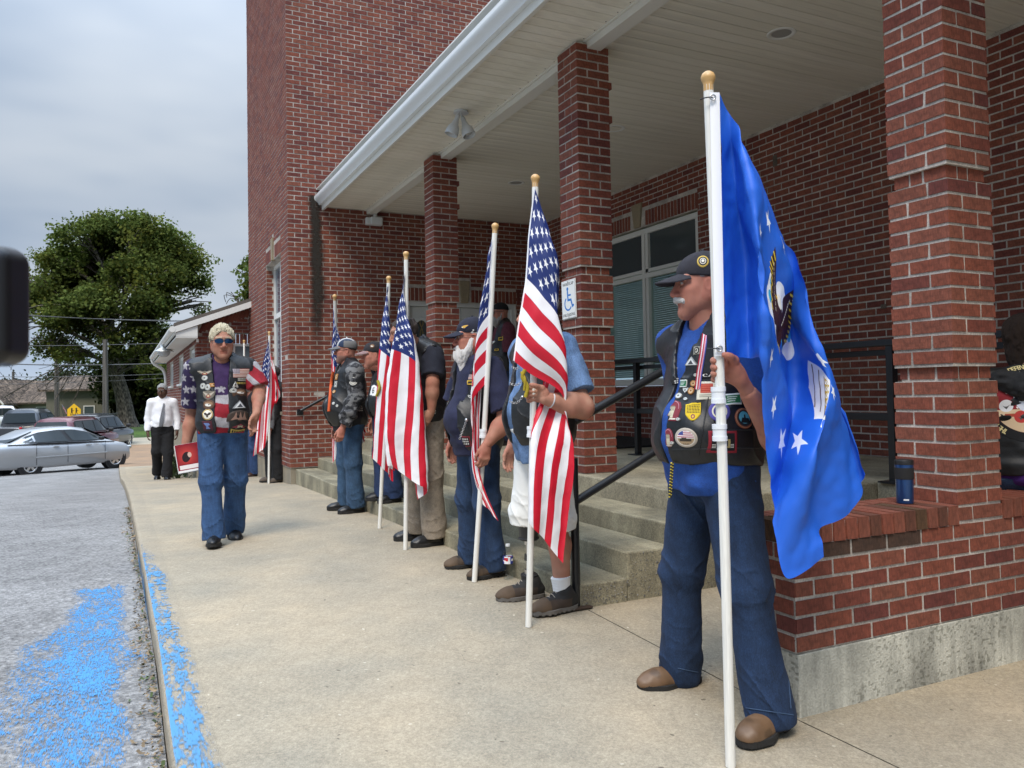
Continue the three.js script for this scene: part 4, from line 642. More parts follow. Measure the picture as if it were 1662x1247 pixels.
// ---------------------------------------------------------------- head
function headParts(c, fw, up, skin, o = {}) {       // c: head centre; returns fields and colours
  const z = fw.clone().normalize(), x = V(0, 0, 0).crossVectors(up, z).normalize(), y = V(0, 0, 0).crossVectors(z, x).normalize(), F = [x, y, z], s = o.s || 1;
  const L = (a, b, d) => c.clone().addScaledVector(x, a * s).addScaledVector(y, b * s).addScaledVector(z, d * s);
  const E = (a, b, d, rx, ry, rz) => ell(L(a, b, d), [rx * s, ry * s, rz * s], F), C = (p, q, ra, rb = ra) => cone(L(...p), L(...q), ra * s, rb * s);
  const list = [E(0, .035, -.012, .076, .09, .096), { f: E(0, -.03, .028, .06, .088, .062), k: .04 * s }];
  for (const m of [-1, 1]) list.push({ f: C([m * .056, -.045, -.012], [m * .018, -.1, .064], .024, .018), k: .04 * s }, { f: C([m * .014, .034, .087], [m * .052, .03, .068], .0105), k: .022 * s }, { f: E(m * .044, -.018, .058, .026, .022, .026), k: .03 * s }, { f: E(m * .036, -.06, .055, .026, .03, .026), k: .03 * s });
  list.push({ f: E(0, -.106, .072, .021, .017, .02), k: .03 * s });
  for (const m of [-1, 1]) list.push({ sub: true, f: E(m * .033, .012, .098, .022, .0125, .022), k: .014 * s });
  list.push({ f: C([0, .02, .088], [0, -.027, .112], .009, .0135), k: .012 * s }, { f: E(-.014, -.034, .098, .011, .009, .013), k: .01 * s }, { f: E(.014, -.034, .098, .011, .009, .013), k: .01 * s });
  list.push({ f: C([-.02, -.064, .083], [.02, -.064, .083], .0075), k: .01 * s }, { f: C([-.018, -.076, .081], [.018, -.076, .081], .0085), k: .01 * s });
  list.push({ sub: true, f: C([-.024, -.0697, .094], [.024, -.0697, .094], .0022), k: .005 * s });
  for (const m of [-1, 1]) { list.push({ f: E(m * .077, -.004, -.012, .009, .029, .018), k: .01 * s }); list.push({ sub: true, f: E(m * .086, -.002, -.007, .005, .016, .009), k: .008 * s }); }
  for (const m of [-1, 1]) list.push({ f: E(m * .032, .0115, .079, .0125, .0115, .0125), k: .003 * s });
  const neck = cone(L(0, -.05, -.03), o.neckBase || L(0, -.2, -.05), .058 * s, .064 * s);
  list.push({ f: neck, k: .03 * s });
  const f = blend(list, .03 * s), base = skin;
  const colour = (px, py, pz) => {
    const d = V(px, py, pz).sub(c), a = d.dot(x) / s, b = d.dot(y) / s, e = d.dot(z) / s, m = Math.abs(a);
    let k = 1 + wob(px, py, pz, 75) * .16 + wob(px, py, pz, 24) * .16, [r, g, bl] = base, red = 0;
    red += Math.exp(-(((m - .045) / .025) ** 2 + ((b + .02) / .024) ** 2)) * (e > .02 ? .7 : 0) + Math.exp(-((m / .018) ** 2 + ((b + .026) / .02) ** 2)) * (e > .08 ? .9 : 0) + (m > .074 ? .5 : 0);
    const ruddy = (o.flush ?? .35) * red; g *= 1 - ruddy * .42; bl *= 1 - ruddy * .42;
    if (e > .074 && m < .026 && b < -.058 && b > -.084) { r *= .82; g *= .6; bl *= .6; }
    if (!o.noEyes && e > .078 && Math.hypot(m - .032, b - .0115) < .0118 && Math.abs(b - .0105) < .0048) { const q = Math.hypot(m - .032, b - .0115); if (q < .0058) { r = .03; g = .025; bl = .022; } else { r = .5; g = .46; bl = .43; } k = 1; }
    if (e > .06 && b > .033 && b < .045 && m > .012 && m < .055) { const w = o.browW ?? .6, h = o.hairC || [.2, .15, .1]; r = lerp(r, h[0], w); g = lerp(g, h[1], w); bl = lerp(bl, h[2], w); }
    if (o.stubble && b < -.045 && e > -.02 && !(b > -.085 && b < -.058 && m < .025)) { const h = o.stubble, w = .55 * sstep(-.045, -.06, b); r = lerp(r, h[0], w); g = lerp(g, h[1], w); bl = lerp(bl, h[2], w); }
    return [r * k, g * k, bl * k];
  };
  return { f, colour, L, E, C, F, x, y, z, s, c };
}
// ---------------------------------------------------------------- hands
function chain(list, pts, r0, r1) { for (let i = 0; i < pts.length - 1; i++) list.push({ f: cone(pts[i], pts[i + 1], lerp(r0, r1, i / (pts.length - 1)), lerp(r0, r1, (i + 1) / (pts.length - 1))), k: .006 }); }
// a fist closed round a pole: C on the axis, A axis (up), wrist; side = +1 fingers pass on the viewer-left turn
function gripHand(C, A, wrist, side, pr = .018, s = 1) {
  const w = wrist.clone().sub(C); w.addScaledVector(A, -w.dot(A)).normalize(); const q = V(0, 0, 0).crossVectors(A, w).normalize().multiplyScalar(side), fr = .0098 * s, R = pr + fr * .9;
  const pt = (ang, h, rad = R) => C.clone().addScaledVector(A, h).addScaledVector(w, Math.cos(ang) * rad).addScaledVector(q, Math.sin(ang) * rad);
  const list = [];
  // palm: heel, knuckle row on the finger side
  const kn = [], hs = [.034, .0125, -.009, -.029].map((h) => h * s);
  hs.forEach((h) => kn.push(C.clone().addScaledVector(A, h).addScaledVector(w, .034 * s + pr * .4).addScaledVector(q, .026 * s)));
  const heel = C.clone().addScaledVector(w, .062 * s).addScaledVector(A, 0);
  for (let i = 0; i < 4; i++) list.push({ f: cone(kn[i], wrist.clone().lerp(heel, .7).addScaledVector(A, hs[i] * .55), .0125 * s, .0155 * s), k: .016 });
  list.push({ f: cone(heel, wrist, .024 * s, .026 * s), k: .02 });
  hs.forEach((h, i) => { const len = [1, 1.05, 1, .88][i], e = (2.75 + (i === 3 ? -.2 : 0)) * len; const pts = [kn[i]]; for (let a = .95; a <= e + .01; a += (e - .95) / 6) pts.push(pt(a, h - (a - .9) * .003, R * (a < 1.4 ? 1.12 : 1))); chain(list, pts, fr * 1.12, fr * .86); });
  const tb = C.clone().addScaledVector(w, .045 * s).addScaledVector(A, .028 * s).addScaledVector(q, -.012 * s), tp = [tb]; for (let a = -.75; a >= -2.3; a -= .35) tp.push(pt(a, .030 * s + (-a) * .008 * s, R * 1.12)); chain(list, tp, .0135 * s, .0095 * s);
  list.push({ f: cone(heel, tb, .019 * s, .015 * s), k: .018 });
  return blend(list, .012);
}
// a relaxed hand: wrist, direction to the fingers, palm normal, thumb side
function openHand(wrist, dir, palm, thumb, s = 1, curl = .5) {
  const d = dir.clone().normalize(), t = thumb.clone().addScaledVector(d, -thumb.dot(d)).normalize(), n = V(0, 0, 0).crossVectors(d, t).normalize(); if (n.dot(palm) < 0) n.negate();
  const L = (a, b, c) => wrist.clone().addScaledVector(d, a * s).addScaledVector(t, b * s).addScaledVector(n, c * s), list = [];
  list.push(cone(wrist, L(.04, 0, .002), .026 * s, .026 * s));
  [.026, .0085, -.009, -.0255].forEach((b, i) => {
    const k = L(.092 - Math.abs(i - 1) * .005, b, -.004); list.push({ f: cone(L(.02, b * .7, 0), k, .0135 * s, .0115 * s), k: .015 });
    const len = [.9, 1, .95, .76][i], seg = [.044, .029, .022], pts = [k]; let a = curl * .55, p = [.092 - Math.abs(i - 1) * .005, -.004]; for (const g of seg) { p = [p[0] + Math.cos(a) * g * len, p[1] + Math.sin(a) * g * len]; pts.push(L(p[0], b * (1 + .12 * (p[0] - .09) / .09), p[1])); a += curl * .85; } chain(list, pts, .0098 * s, .0074 * s);
  });
  list.push({ f: cone(L(.012, .014, .008), L(.048, .036, .014), .018 * s, .014 * s), k: .016 }); chain(list, [L(.048, .036, .014), L(.078, .046, .022), L(.104, .043, .030)], .0125 * s, .0085 * s);
  return blend(list, .012);
}
// ---------------------------------------------------------------- body
const bounds = (pts, m) => { const lo = V(1e9, 1e9, 1e9), hi = V(-1e9, -1e9, -1e9); pts.forEach((p) => { lo.min(p); hi.max(p); }); return [lo.subScalar(m), hi.addScalar(m)]; };
function skeleton(o) {
  const y0 = o.y ?? gz(o.z), k = o.h / 1.78, fw = V(o.face[0], 0, o.face[1]).normalize(), lf = V(0, 0, 0).crossVectors(V(0, 1, 0), fw);    // lf: the figure's own left
  const at3 = (f, l, u) => V(o.x, y0, o.z).addScaledVector(fw, f * k).addScaledVector(lf, l * k).add(V(0, u * k, 0));
  const S = { k, fw, lf, y0, at3, root: V(o.x, y0, o.z), F: [fw, V(0, 1, 0), lf] };
  const st = o.stance || { L: [.0, .11], R: [.0, -.11] }, lean = o.lean || 0;
  S.hip = at3(lean * .3, 0, .93); S.chest = at3(lean * .8, 0, 1.28); S.neck = at3(lean + (o.stoop || 0) * .5, 0, 1.49);
  for (const [n, m] of [['L', 1], ['R', -1]]) {
    S['sh' + n] = at3(lean * .9 + (o.shf?.[n] || 0), m * (.195 + (o.broad || 0)), 1.435); S['hip' + n] = at3(lean * .3, m * .092, .92);
    const [ff, fl, fu = 0] = st[n]; S['an' + n] = at3(ff - .02, fl, .085 + fu); const bend = st['b' + n] ?? .02; S['kn' + n] = S['hip' + n].clone().lerp(S['an' + n], .5).addScaledVector(fw, bend * k).addScaledVector(lf, m * .012); S['toe' + n] = (st['t' + n] ?? m * .22);
    const a = o.arms?.[n] || {}; S['el' + n] = a.el || at3(-.03 + lean * .6, m * (.25 + (o.broad || 0)), 1.135); S['wr' + n] = a.wr || at3(.06, m * (.25 + (o.broad || 0)), .885);
  }
  S.head = o.head || at3(lean * 1.05 + .035 + (o.stoop || 0), 0, 1.655); return S;
}
function torso(S, o, e = 0) {      // torso field grown by e
  const g = o.girth || 1, b = o.belly || 0, k = S.k, l = o.lean || 0, F = S.F, G = (c, r) => ell(c, r.map((q) => q * k + e), F);
  return [G(S.at3(l * .3 - .005, 0, .955), [.115 * g, .125, .165 * g]), { f: G(S.at3(l * .45 + .02 + b * .035, 0, 1.08), [.115 * g + b * .075, .15 + b * .02, .155 * g + b * .02]), k: .07 }, { f: G(S.at3(l * .75 + .005, 0, 1.28), [.122 * g, .19, .165 * g]), k: .07 },
    { f: cone(S.shL.clone().add(V(0, -.015, 0)).lerp(S.neck, .1), S.shR.clone().add(V(0, -.015, 0)).lerp(S.neck, .1), .066 * k + e), k: .06 }, { f: cone(S.shL.clone().lerp(S.neck, .35), S.neck.clone().add(V(0, .02, 0)), .045 * k + e, .05 * k + e), k: .05 }, { f: cone(S.shR.clone().lerp(S.neck, .35), S.neck.clone().add(V(0, .02, 0)), .045 * k + e, .05 * k + e), k: .05 }];
}
function makePerson(o) {
  const S = skeleton(o), k = S.k, g = thing(o.name || 'person', o.label, 'person', S.root, 0, o.group), cell = o.cell || .012, own = S.root, sk = SK[o.skin || 'fair'], ga = o.girthArm || 1, up = V(0, 1, 0);
  const all = [S.hip, S.chest, S.neck, S.shL, S.shR, S.elL, S.elR, S.wrL, S.wrR, S.hipL, S.hipR, S.knL, S.knR, S.anL, S.anR]; const [LO, HI] = bounds(all, .3);
  // ---- body: one continuous skin, then head and hands in finer cells
  const hair = o.arms || {}, prims = [...torso(S, o, -.012)];
  for (const n of ['L', 'R']) { const fh = (hair[n]?.fr || 1); prims.push({ f: cone(S['sh' + n], S['el' + n], .056 * k * ga, .045 * k * ga), k: .04 }, { f: cone(S['el' + n], S['el' + n].clone().lerp(S['wr' + n], .35), .045 * k * ga * fh, .047 * k * ga * fh), k: .03 }, { f: cone(S['el' + n].clone().lerp(S['wr' + n], .35), S['wr' + n], .047 * k * ga * fh, .029 * k * ga), k: .03 }); }
  for (const n of ['L', 'R']) if (!(o.prosthetic === n)) prims.push({ f: cone(S['hip' + n], S['kn' + n], .085 * k, .058 * k), k: .05 }, { f: cone(S['kn' + n], S['kn' + n].clone().lerp(S['an' + n], .35).addScaledVector(S.fw, -.015), .056 * k, .060 * k), k: .03 }, { f: cone(S['kn' + n].clone().lerp(S['an' + n], .35).addScaledVector(S.fw, -.015), S['an' + n], .060 * k, .040 * k), k: .03 }, { f: cone(S['an' + n], S['an' + n].clone().addScaledVector(S.fw, .08).add(V(0, -.055, 0)), .03 * k, .02 * k), k: .03 });
    else prims.push({ f: cone(S['hip' + n], S['kn' + n], .085 * k, .062 * k), k: .05 });
  prims.push({ f: cone(S.neck.clone().add(V(0, -.03, 0)), S.head.clone().add(V(0, -.1, 0)), .062 * k, .055 * k), k: .04 });
  const bodyF = blend(prims, .05);
  const hands = []; for (const n of ['L', 'R']) { const h = o.hands?.[n]; if (h === null) continue; hands.push(h ? h(S) : openHand(S['wr' + n], S['wr' + n].clone().sub(S['el' + n]).normalize().add(V(0, -.15, 0)), S.lf.clone().multiplyScalar(n === 'L' ? -1 : 1), S.fw, k * .98, .55)); }
  const flat = (x, y, z) => { const q = 1 + wob(x, y, z, 42) * .26 + wob(x, y, z, 14) * .2, e = 1 + wob(x, y, z, 22) * .3; return [sk[0] * q, sk[1] * q * .97 * e, sk[2] * q * .95 * e]; };
  const H = headParts(S.head, o.look ? V(...o.look) : S.fw, up.clone().addScaledVector(S.fw, o.tilt || 0), sk, { neckBase: S.neck.clone().add(V(0, .0, 0)).addScaledVector(S.fw, -.01), s: o.hs || 1, flush: o.flush, hairC: o.hairC, stubble: o.stubble, noEyes: o.noEyes, browW: o.browW });
  const geos = [mesh(bodyF, LO, HI, cell, own, flat)];
  if (o.head !== null && !o.noHead) { const [a, b] = bounds([S.head], .2); geos.push(mesh(H.f, a, b, o.hcell || .006, own, H.colour)); }
  hands.forEach((h, i) => { const n = ['L', 'R'].filter((q) => o.hands?.[q] !== null)[i], w = S['wr' + n], [a, b] = bounds([w], .2); geos.push(mesh(h, a, b, o.handCell || .006, own, flat)); });
  put('body', geos, skinMat, g);
  const P = (name, f, m, lo = LO, hi = HI, c = cell, col) => put(name, mesh(f, lo, hi, c, own, col), m, g);
  return { g, S, H, P, LO, HI, own, cell, bodyF };
}
// ---- garments
function trousers(q, o, m) {
  const { S } = q, k = S.k, r = o.r || [.105, .088, .086, .092], seedo = o.seed || 0, list = [...torso(S, { ...o.t }, .012).slice(0, 2)];
  for (const n of ['L', 'R']) { const sock = o.cutAt; const kn = S['kn' + n], an = S['an' + n].clone(); an.y -= .03; list.push({ f: cone(S['hip' + n], kn, r[0] * k, r[1] * k), k: .05 }); if (!sock) list.push({ f: cone(kn, an, r[2] * k, r[3] * k), k: .03 }); else list.push({ f: cone(kn, kn.clone().lerp(an, sock), r[2] * k, r[3] * k), k: .02 }); }
  const top = S.y0 + (o.top || 1.0) * k; let f0 = blend(list, .05);
  const wr = (x, y, z) => { const u = (y - S.y0) / k, knee = Math.exp(-(((u - .52) / .1) ** 2)), hem = Math.exp(-(((u - .13) / .11) ** 2)), crotch = Math.exp(-(((u - .84) / .09) ** 2)); const rg = (n) => Math.pow(1 - Math.abs(n * 2 - 1), 3), w = rg(vnoise3(x * 9 + 20 + seedo, y * 20 + z * 14 - x * 9, z * 9)), w2 = rg(vnoise3(x * 6 + seedo, y * 11 + x * 13 + z * 8, z * 6 + 4)); return -(w * .006 + w2 * .009) * (.15 + knee + hem * .9 + crotch * .8) + (vnoise3(x * 5 + 3, y * 4, z * 5 + seedo) - .5) * .012; };
  let f = (x, y, z) => f0(x, y, z) + wr(x, y, z);
  f = cut(f, half(V(0, top, 0), V(0, 1, 0)));
  for (const n of ['L', 'R']) { const a = S['an' + n], kn = S['kn' + n]; if (!o.cutAt) { const ax = a.clone().sub(kn).normalize(); const e = a.clone().addScaledVector(ax, o.hem ?? .035); f = less(f, cut(cone(e, e.clone().addScaledVector(ax, .3), .16, .16), half(e, ax.clone().negate()), .004)); } else { const ax = a.clone().sub(kn).normalize(), e = kn.clone().lerp(a, o.cutAt); f = less(f, cut(cone(e, e.clone().addScaledVector(ax, .3), .2, .2), half(e, ax.clone().negate()), .004)); } }
  q.trF = f; return q.P(o.name || 'trousers', f, m, q.LO.clone().setY(S.y0), q.HI.clone().setY(top + .03), q.cell);
}
function sleeve(S, n, t, r0, r1) { const a = S['sh' + n], b = S['el' + n], c = S['wr' + n], k = S.k; if (t <= 1) { const e = a.clone().lerp(b, t), ax = b.clone().sub(a).normalize(); return cut(cone(a, b, r0 * k, r1 * k), half(e, ax), .004); } const e = b.clone().lerp(c, t - 1), ax = c.clone().sub(b).normalize(); const up = cone(a, b, r0 * k, lerp(r0, r1, .6) * k), lo = cut(cone(b, c, lerp(r0, r1, .6) * k, r1 * k), half(e, ax), .004); return (x, y, z) => smin(up(x, y, z), lo(x, y, z), .03); }
function shirt(q, o, m, colour) {
  const { S } = q, k = S.k, hem = S.y0 + (o.hem || .9) * k, t = o.t || {}; const list = [...torso(S, t, o.e || .014)];
  if (o.skirt) list.push({ f: ell(S.at3((t.belly || 0) * .02, 0, (o.hem || .9) + .06), [(.125 + (t.belly || 0) * .035) * k, .2, (.17 + (t.girth > 1 ? .02 : 0)) * k], S.F), k: .06 });
  let f0 = blend(list, .06); f0 = cut(f0, half(V(0, hem, 0), V(0, -1, 0)), .01);
  const sl = ['L', 'R'].map((n) => sleeve(S, n, (Array.isArray(o.sleeve) ? o.sleeve[n === 'L' ? 0 : 1] : o.sleeve) ?? .62, o.sr?.[0] || .078, o.sr?.[1] || .074));
  const neck = cone(S.neck.clone().add(V(0, .045, 0)).addScaledVector(S.fw, .045), S.neck.clone().add(V(0, .2, 0)).addScaledVector(S.fw, .08), .066 * k, .09 * k);
  const w = o.w ?? 1; let f = (x, y, z) => { let d = f0(x, y, z); for (const s of sl) d = smin(d, s(x, y, z), .035); const u = (y - S.y0) / k; return d + w * ((vnoise3(x * 8 + z * 6, y * 17 + x * 9 + (o.seed || 0), z * 8 + 30) - .5) * .016 + (vnoise3(x * 20, y * 24 + 9, z * 20) - .5) * .007) * (1 + Math.exp(-(((u - (o.hem || .9) - .06) / .1) ** 2))); };
  if (!o.collar) f = less(f, neck, .01);
  return q.P(o.name || 'shirt', f, m, q.LO, q.HI, o.cell || q.cell, colour);
}
function vestField(q, o) {
  const { S } = q, k = S.k, t = o.t || {}, e = o.e || .03, hem = S.y0 + (o.hem || .95) * k;
  let f0 = blend([...torso(S, t, e), { f: ell(S.at3((t.belly || 0) * .03, 0, (o.hem || .95) + .1), [(.125 + (t.belly || 0) * .05) * k + e * .4, .17, (.168 * (t.girth || 1) + (t.belly || 0) * .02) * k + e * .4], S.F), k: .05 }], .06);
  f0 = cut(f0, half(V(0, hem, 0), V(0, -1, 0)), .008);
  const ops = [];
  for (const [n, m] of [['L', 1], ['R', -1]]) { const c = S['sh' + n].clone().addScaledVector(S.lf, m * .035 * k).add(V(0, -.03 * k, 0)); ops.push(cone(c, c.clone().addScaledVector(S.lf, m * .3).add(V(0, -.1, 0)), .094 * k, .16 * k)); const d = c.clone().add(V(0, -.1 * k, 0)); ops.push(cone(d, d.clone().addScaledVector(S.lf, m * .3), .065 * k, .12 * k)); }
  ops.push(cone(S.neck.clone().add(V(0, .035, 0)).addScaledVector(S.fw, .03), S.neck.clone().add(V(0, .2, 0)).addScaledVector(S.fw, .06), .074 * k, .1 * k));
  let f = f0; for (const p of ops) f = less(f, p, .008);
  const w0 = o.open ?? .03, w1 = o.openTop ?? .09, y1 = S.y0 + 1.47 * k, off = o.openOff || 0, mid = S.at3(0, off, 0);
  const open = (x, y, z) => { const fx = (x - mid.x) * S.fw.x + (z - mid.z) * S.fw.z, l = (x - mid.x) * S.lf.x + (z - mid.z) * S.lf.z, t = clamp((y1 - y) / (y1 - hem)); const w = t < .45 ? lerp(w1, w0, sstep(0, 1, t / .45)) : w0; return Math.max(Math.abs(l) - w * k, -fx + .02); };
  const ff = less(f, open, .006), s = o.seed || 0;
  return (x, y, z) => ff(x, y, z) + (vnoise3(x * 7 + s, y * 9 + x * 6, z * 7 + 11) - .5) * .02 - Math.pow(1 - Math.abs(vnoise3(x * 9 + s, y * 12 + x * 9, z * 9 + 3) * 2 - 1), 4) * .007;
}
// ---- shoes; each foot a pair of upper and sole
function shoe(q, n, o, m, soleM) {
  const { S } = q, k = S.k, a = S['an' + n], yaw = S['toe' + n], d = S.fw.clone().applyAxisAngle(V(0, 1, 0), yaw), r = V(0, 0, 0).crossVectors(V(0, 1, 0), d), lift = S.lift?.[n] || 0, pitch = o.pitch || 0, base = a.clone(); base.y = a.y - .085 * k;
  const fwd = d.clone().multiplyScalar(Math.cos(pitch)).add(V(0, -Math.sin(pitch), 0)), upv = V(0, 0, 0).crossVectors(fwd, r).normalize(); if (upv.y < 0) upv.negate();
  const L = (x, y, z) => base.clone().addScaledVector(fwd, x * k).addScaledVector(upv, y * k).addScaledVector(r, z * k), F = [fwd, upv, r], s = o.s || 1;
  const form = [ell(L(-.03, .045, 0), [.06 * s, .052, .042 * s], F), { f: ell(L(.075, .04, .002), [.085 * s, .045, .047 * s], F), k: .04 }, { f: ell(L(.135, .03, .0), [.068 * s, .038 * (o.toeH || 1), .047 * s], F), k: .03 }, { f: cone(L(.0, .08, 0), L(-.008, o.shaft || .13, 0), .047 * s, .05 * s), k: .04 }];
  const up0 = blend(form, .03), bot = half(L(0, .022, 0), upv.clone().negate());
  const up = (x, y, z) => smax(up0(x, y, z), bot(x, y, z), .004) + wob(x, y, z, 34) * .006;
  const plan = blend([cone(L(-.045, 0, 0), L(.0, 0, 0), .043 * s, .042 * s), { f: cone(L(.0, 0, 0), L(.1, 0, .002), .041 * s, .05 * s), k: .03 }, { f: cone(L(.1, 0, .002), L(.155, 0, -.002), .05 * s, .043 * s), k: .03 }], .02);
  const sole = (x, y, z) => { const h = (x - base.x) * upv.x + (y - base.y) * upv.y + (z - base.z) * upv.z, p = plan(x - upv.x * h, y - upv.y * h, z - upv.z * h), f = ((x - base.x) * fwd.x + (y - base.y) * fwd.y + (z - base.z) * fwd.z) / k; let lo = .0005; if (o.heel && f > -.012 && f < .055) lo = .012 * sstep(-.012, .0, f) * sstep(.055, .03, f); const tooth = o.tread ? (Math.sin(f * 190) > .2 && p > -.014 ? .006 : 0) : 0; return Math.max(p - .002, h - .028 - Math.max(0, f - .12) * .06, lo - h + tooth); };
  const [lo, hi] = bounds([L(-.12, -.03, 0), L(.24, 0, 0), a], .12); const b = put('shoe', mesh(up, lo, hi, o.cell || .007, q.own, o.colour && ((x, y, z) => o.colour(((x - base.x) * fwd.x + (y - base.y) * fwd.y + (z - base.z) * fwd.z) / k, (y - base.y) / k, x, y, z))), m, q.g);
  b.name = o.name || 'shoe'; put('sole', mesh(sole, lo, hi, (o.cell || .007) * .8, q.own), soleM, b);
  if (o.laces) { const ls = []; for (let i = 0; i < 4; i++) { const x = .045 + i * .02, y = .104 - i * .011; ls.push(tube([L(x, y - .012, -.026), L(x + .006, y + .004, -.008), L(x + .006, y + .004, .008), L(x, y - .012, .026)].map((p) => p.sub(q.own)), .0026, 8, 5)); } put('laces', ls, o.laces, b); }
  return b;
}
// ---- cap, glasses, hair, beards
function ballCap(q, m, o = {}) {
  const { H } = q, s = H.s * 1.02; const dome0 = H.E(0, .048, -.012, .0865, .088, .107), cutB = half(H.L(0, .038, 0), H.y.clone().negate()), cutF = half(H.L(0, .03, .0), H.y.clone().multiplyScalar(-1).addScaledVector(H.z, .12).normalize());
  const dome = (x, y, z) => smax(Math.min(dome0(x, y, z), 9), cutF(x, y, z), .006) + wob(x, y, z, 26) * .004;
  const [lo, hi] = bounds([H.c], .24); const col = o.colour && ((x, y, z) => { const d = V(x, y, z).sub(H.c); return o.colour(d.dot(H.x) / s, d.dot(H.y) / s, d.dot(H.z) / s); });
  const c = put('cap', mesh(dome, lo, hi, o.cell || .006, q.own, col), m, q.g);
  const brim = (x, y, z) => { const d = V(x, y, z).sub(H.c), a = d.dot(H.x) / s, b = d.dot(H.y) / s, e = d.dot(H.z) / s; const curve = .052 - a * a * 5.2 - Math.max(0, e - .07) * .32; const r = Math.max(Math.hypot(a / .079, Math.max(e - .06, 0) / .118) - 1, -(e - .055) / .08) * .07; return Math.max(r, Math.abs(b - curve) - .0032) * s; };
  const b = put('brim', mesh(brim, lo, hi, (o.cell || .006) * .6, q.own), o.brimM || m, c);
  put('button', new THREE.SphereGeometry(.007, 10, 6).translate(...X3(H.L(0, .137, -.012).sub(q.own))), m, c);
  return { c, dome, brim };
}
function glasses(q, lensM, frameM, o = {}) {
  const { H } = q, ls = []; const g = new THREE.Group(); g.name = 'glasses'; q.g.add(g);
  for (const m of [-1, 1]) { const w = o.wrap ?? .35; const f = (x, y, z) => { const d = V(x, y, z).sub(H.c), a = d.dot(H.x) / H.s * m - .034, b = d.dot(H.y) / H.s - .011 + a * (o.slant || 0), e = d.dot(H.z) / H.s, surf = .106 - Math.max(0, a + .012) ** 2 * 6 * w * 1.6 - b * b * 4; const el = (Math.pow(Math.abs(a / (o.w || .029)), 2.6) + Math.pow(Math.abs(b / (o.h || .019)), 2.6)) ** (1 / 2.6) - 1; return Math.max(el * (o.h || .019), Math.abs(e - surf) - .0016); }; const [lo, hi] = bounds([H.L(m * .034, .011, .1)], .06); put('lens', mesh(f, lo, hi, .0025, q.own), lensM, g); }
  const b = (pts, r) => tube(pts.map((p) => H.L(...p).sub(q.own)), r, 16, 6);
  put('frame', [b([[-.012, .017, .107], [0, .021, .109], [.012, .017, .107]], .0026), ...[-1, 1].map((m) => b([[m * .06, .017, .093], [m * .076, .018, .07], [m * .083, .016, .02], [m * .083, .008, -.02]], .0026)), ...(o.top ? [-1, 1].map((m) => b([[m * .008, .024, .107], [m * .034, .031, .105], [m * .062, .018, .092]], .003)) : [])], frameM, g);
}
function furField(f0, amp, s1, s2, y = 1) { return (x, yy, z) => f0(x, yy, z) + (vnoise3(x * s1 + 40, yy * s1 * y + 40, z * s1 + 40) - .5) * amp + (vnoise3(x * s2, yy * s2 * y + 7, z * s2) - .5) * amp * .7; }
// ---------------------------------------------------------------- people
const BLACK = leatherMat([.017, .018, .02]), BLACK2 = leatherMat([.022, .024, .026], { roughness: .5 });
const soleDark = mat({ color: lin(.03, .028, .026), roughness: .9, map: rep(weave, 4) }), soleGrey = mat({ color: lin(.12, .11, .10), roughness: .9 });
const lensBlue = new THREE.MeshPhysicalMaterial({ color: lin(.01, .05, .13), roughness: .07, metalness: .55 }), lensDark = new THREE.MeshPhysicalMaterial({ color: lin(.02, .012, .012), roughness: .06 }), frameBlack = mat({ color: lin(.012, .012, .014), roughness: .3 }), metal = mat({ color: lin(.55, .54, .52), metalness: 1, roughness: .3 }), brass = mat({ color: lin(.52, .40, .18), metalness: 1, roughness: .35 });
const furMat = (c) => mat({ color: lin(...c), roughness: .95, bumpMap: rep(grain, 12), bumpScale: .003 });
const fold = (q, amp) => q;
// hair as a rough shell round the skull
function hair(q, c, o = {}) {
  const { H } = q; let f0 = H.E(0, .045, -.02, .086 + (o.fat || 0), .092 + (o.up || 0), .104 + (o.fat || 0)); const face = H.E(0, -.02 + (o.line || 0), .085, .085, .088, .07), neck = half(H.L(0, o.nape ?? -.06, 0), H.y.clone().negate());
  if (o.long) { const a0 = f0, b0 = H.E(0, -.04, -.05, .082, .13, .062); f0 = (x, y, z) => smin(a0(x, y, z), b0(x, y, z), .04); }
  let f = (x, y, z) => smax(smax(f0(x, y, z), -face(x, y, z), .012), neck(x, y, z), .02); f = furField(f, o.amp || .016, 58, 130, .45);
  for (const m of [-1, 1]) f = less(f, H.E(m * .085, -.012, .008, .03, .036, .03), .008);
  const [a, b] = bounds([H.c], .22); return put('hair', mesh(f, a, b, o.cell || .005, q.own), furMat(c), q.g);
}
function moustache(q, c, w = .034) { const { H } = q; const f = furField(blend([H.C([-.004, -.048, .1], [-w, -.061, .082], .0125, .0105), H.C([.004, -.048, .1], [w, -.061, .082], .0125, .0105), H.C([-w, -.06, .082], [-w - .004, -.072, .074], .0085, .005), H.C([w, -.06, .082], [w + .004, -.072, .074], .0085, .005)], .008), .006, 90, 160); const [a, b] = bounds([H.L(0, -.055, .09)], .07); return put('moustache', mesh(f, a, b, .003, q.own), furMat(c), q.g); }
function beard(q, c, long = .1, cell = .005) {
  const { H } = q; const f0 = blend([H.E(0, -.085, .05, .062, .05, .058), { f: H.C([0, -.11, .072], [0, -.11 - long, .062], .045, .022), k: .05 }, { f: H.C([.066, -.01, .005], [.052, -.075, .035], .015, .03), k: .03 }, { f: H.C([-.066, -.01, .005], [-.052, -.075, .035], .015, .03), k: .03 }, { f: H.C([-.03, -.053, .094], [.03, -.053, .094], .012), k: .02 }], .03);
  const f = furField(less(f0, H.E(0, -.069, .108, .02, .006, .02), .004), .013, 60, 150, .25), [a, b] = bounds([H.L(0, -.1, .05)], .12 + long); return put('beard', mesh(f, a, b, cell, q.own), furMat(c), q.g);
}
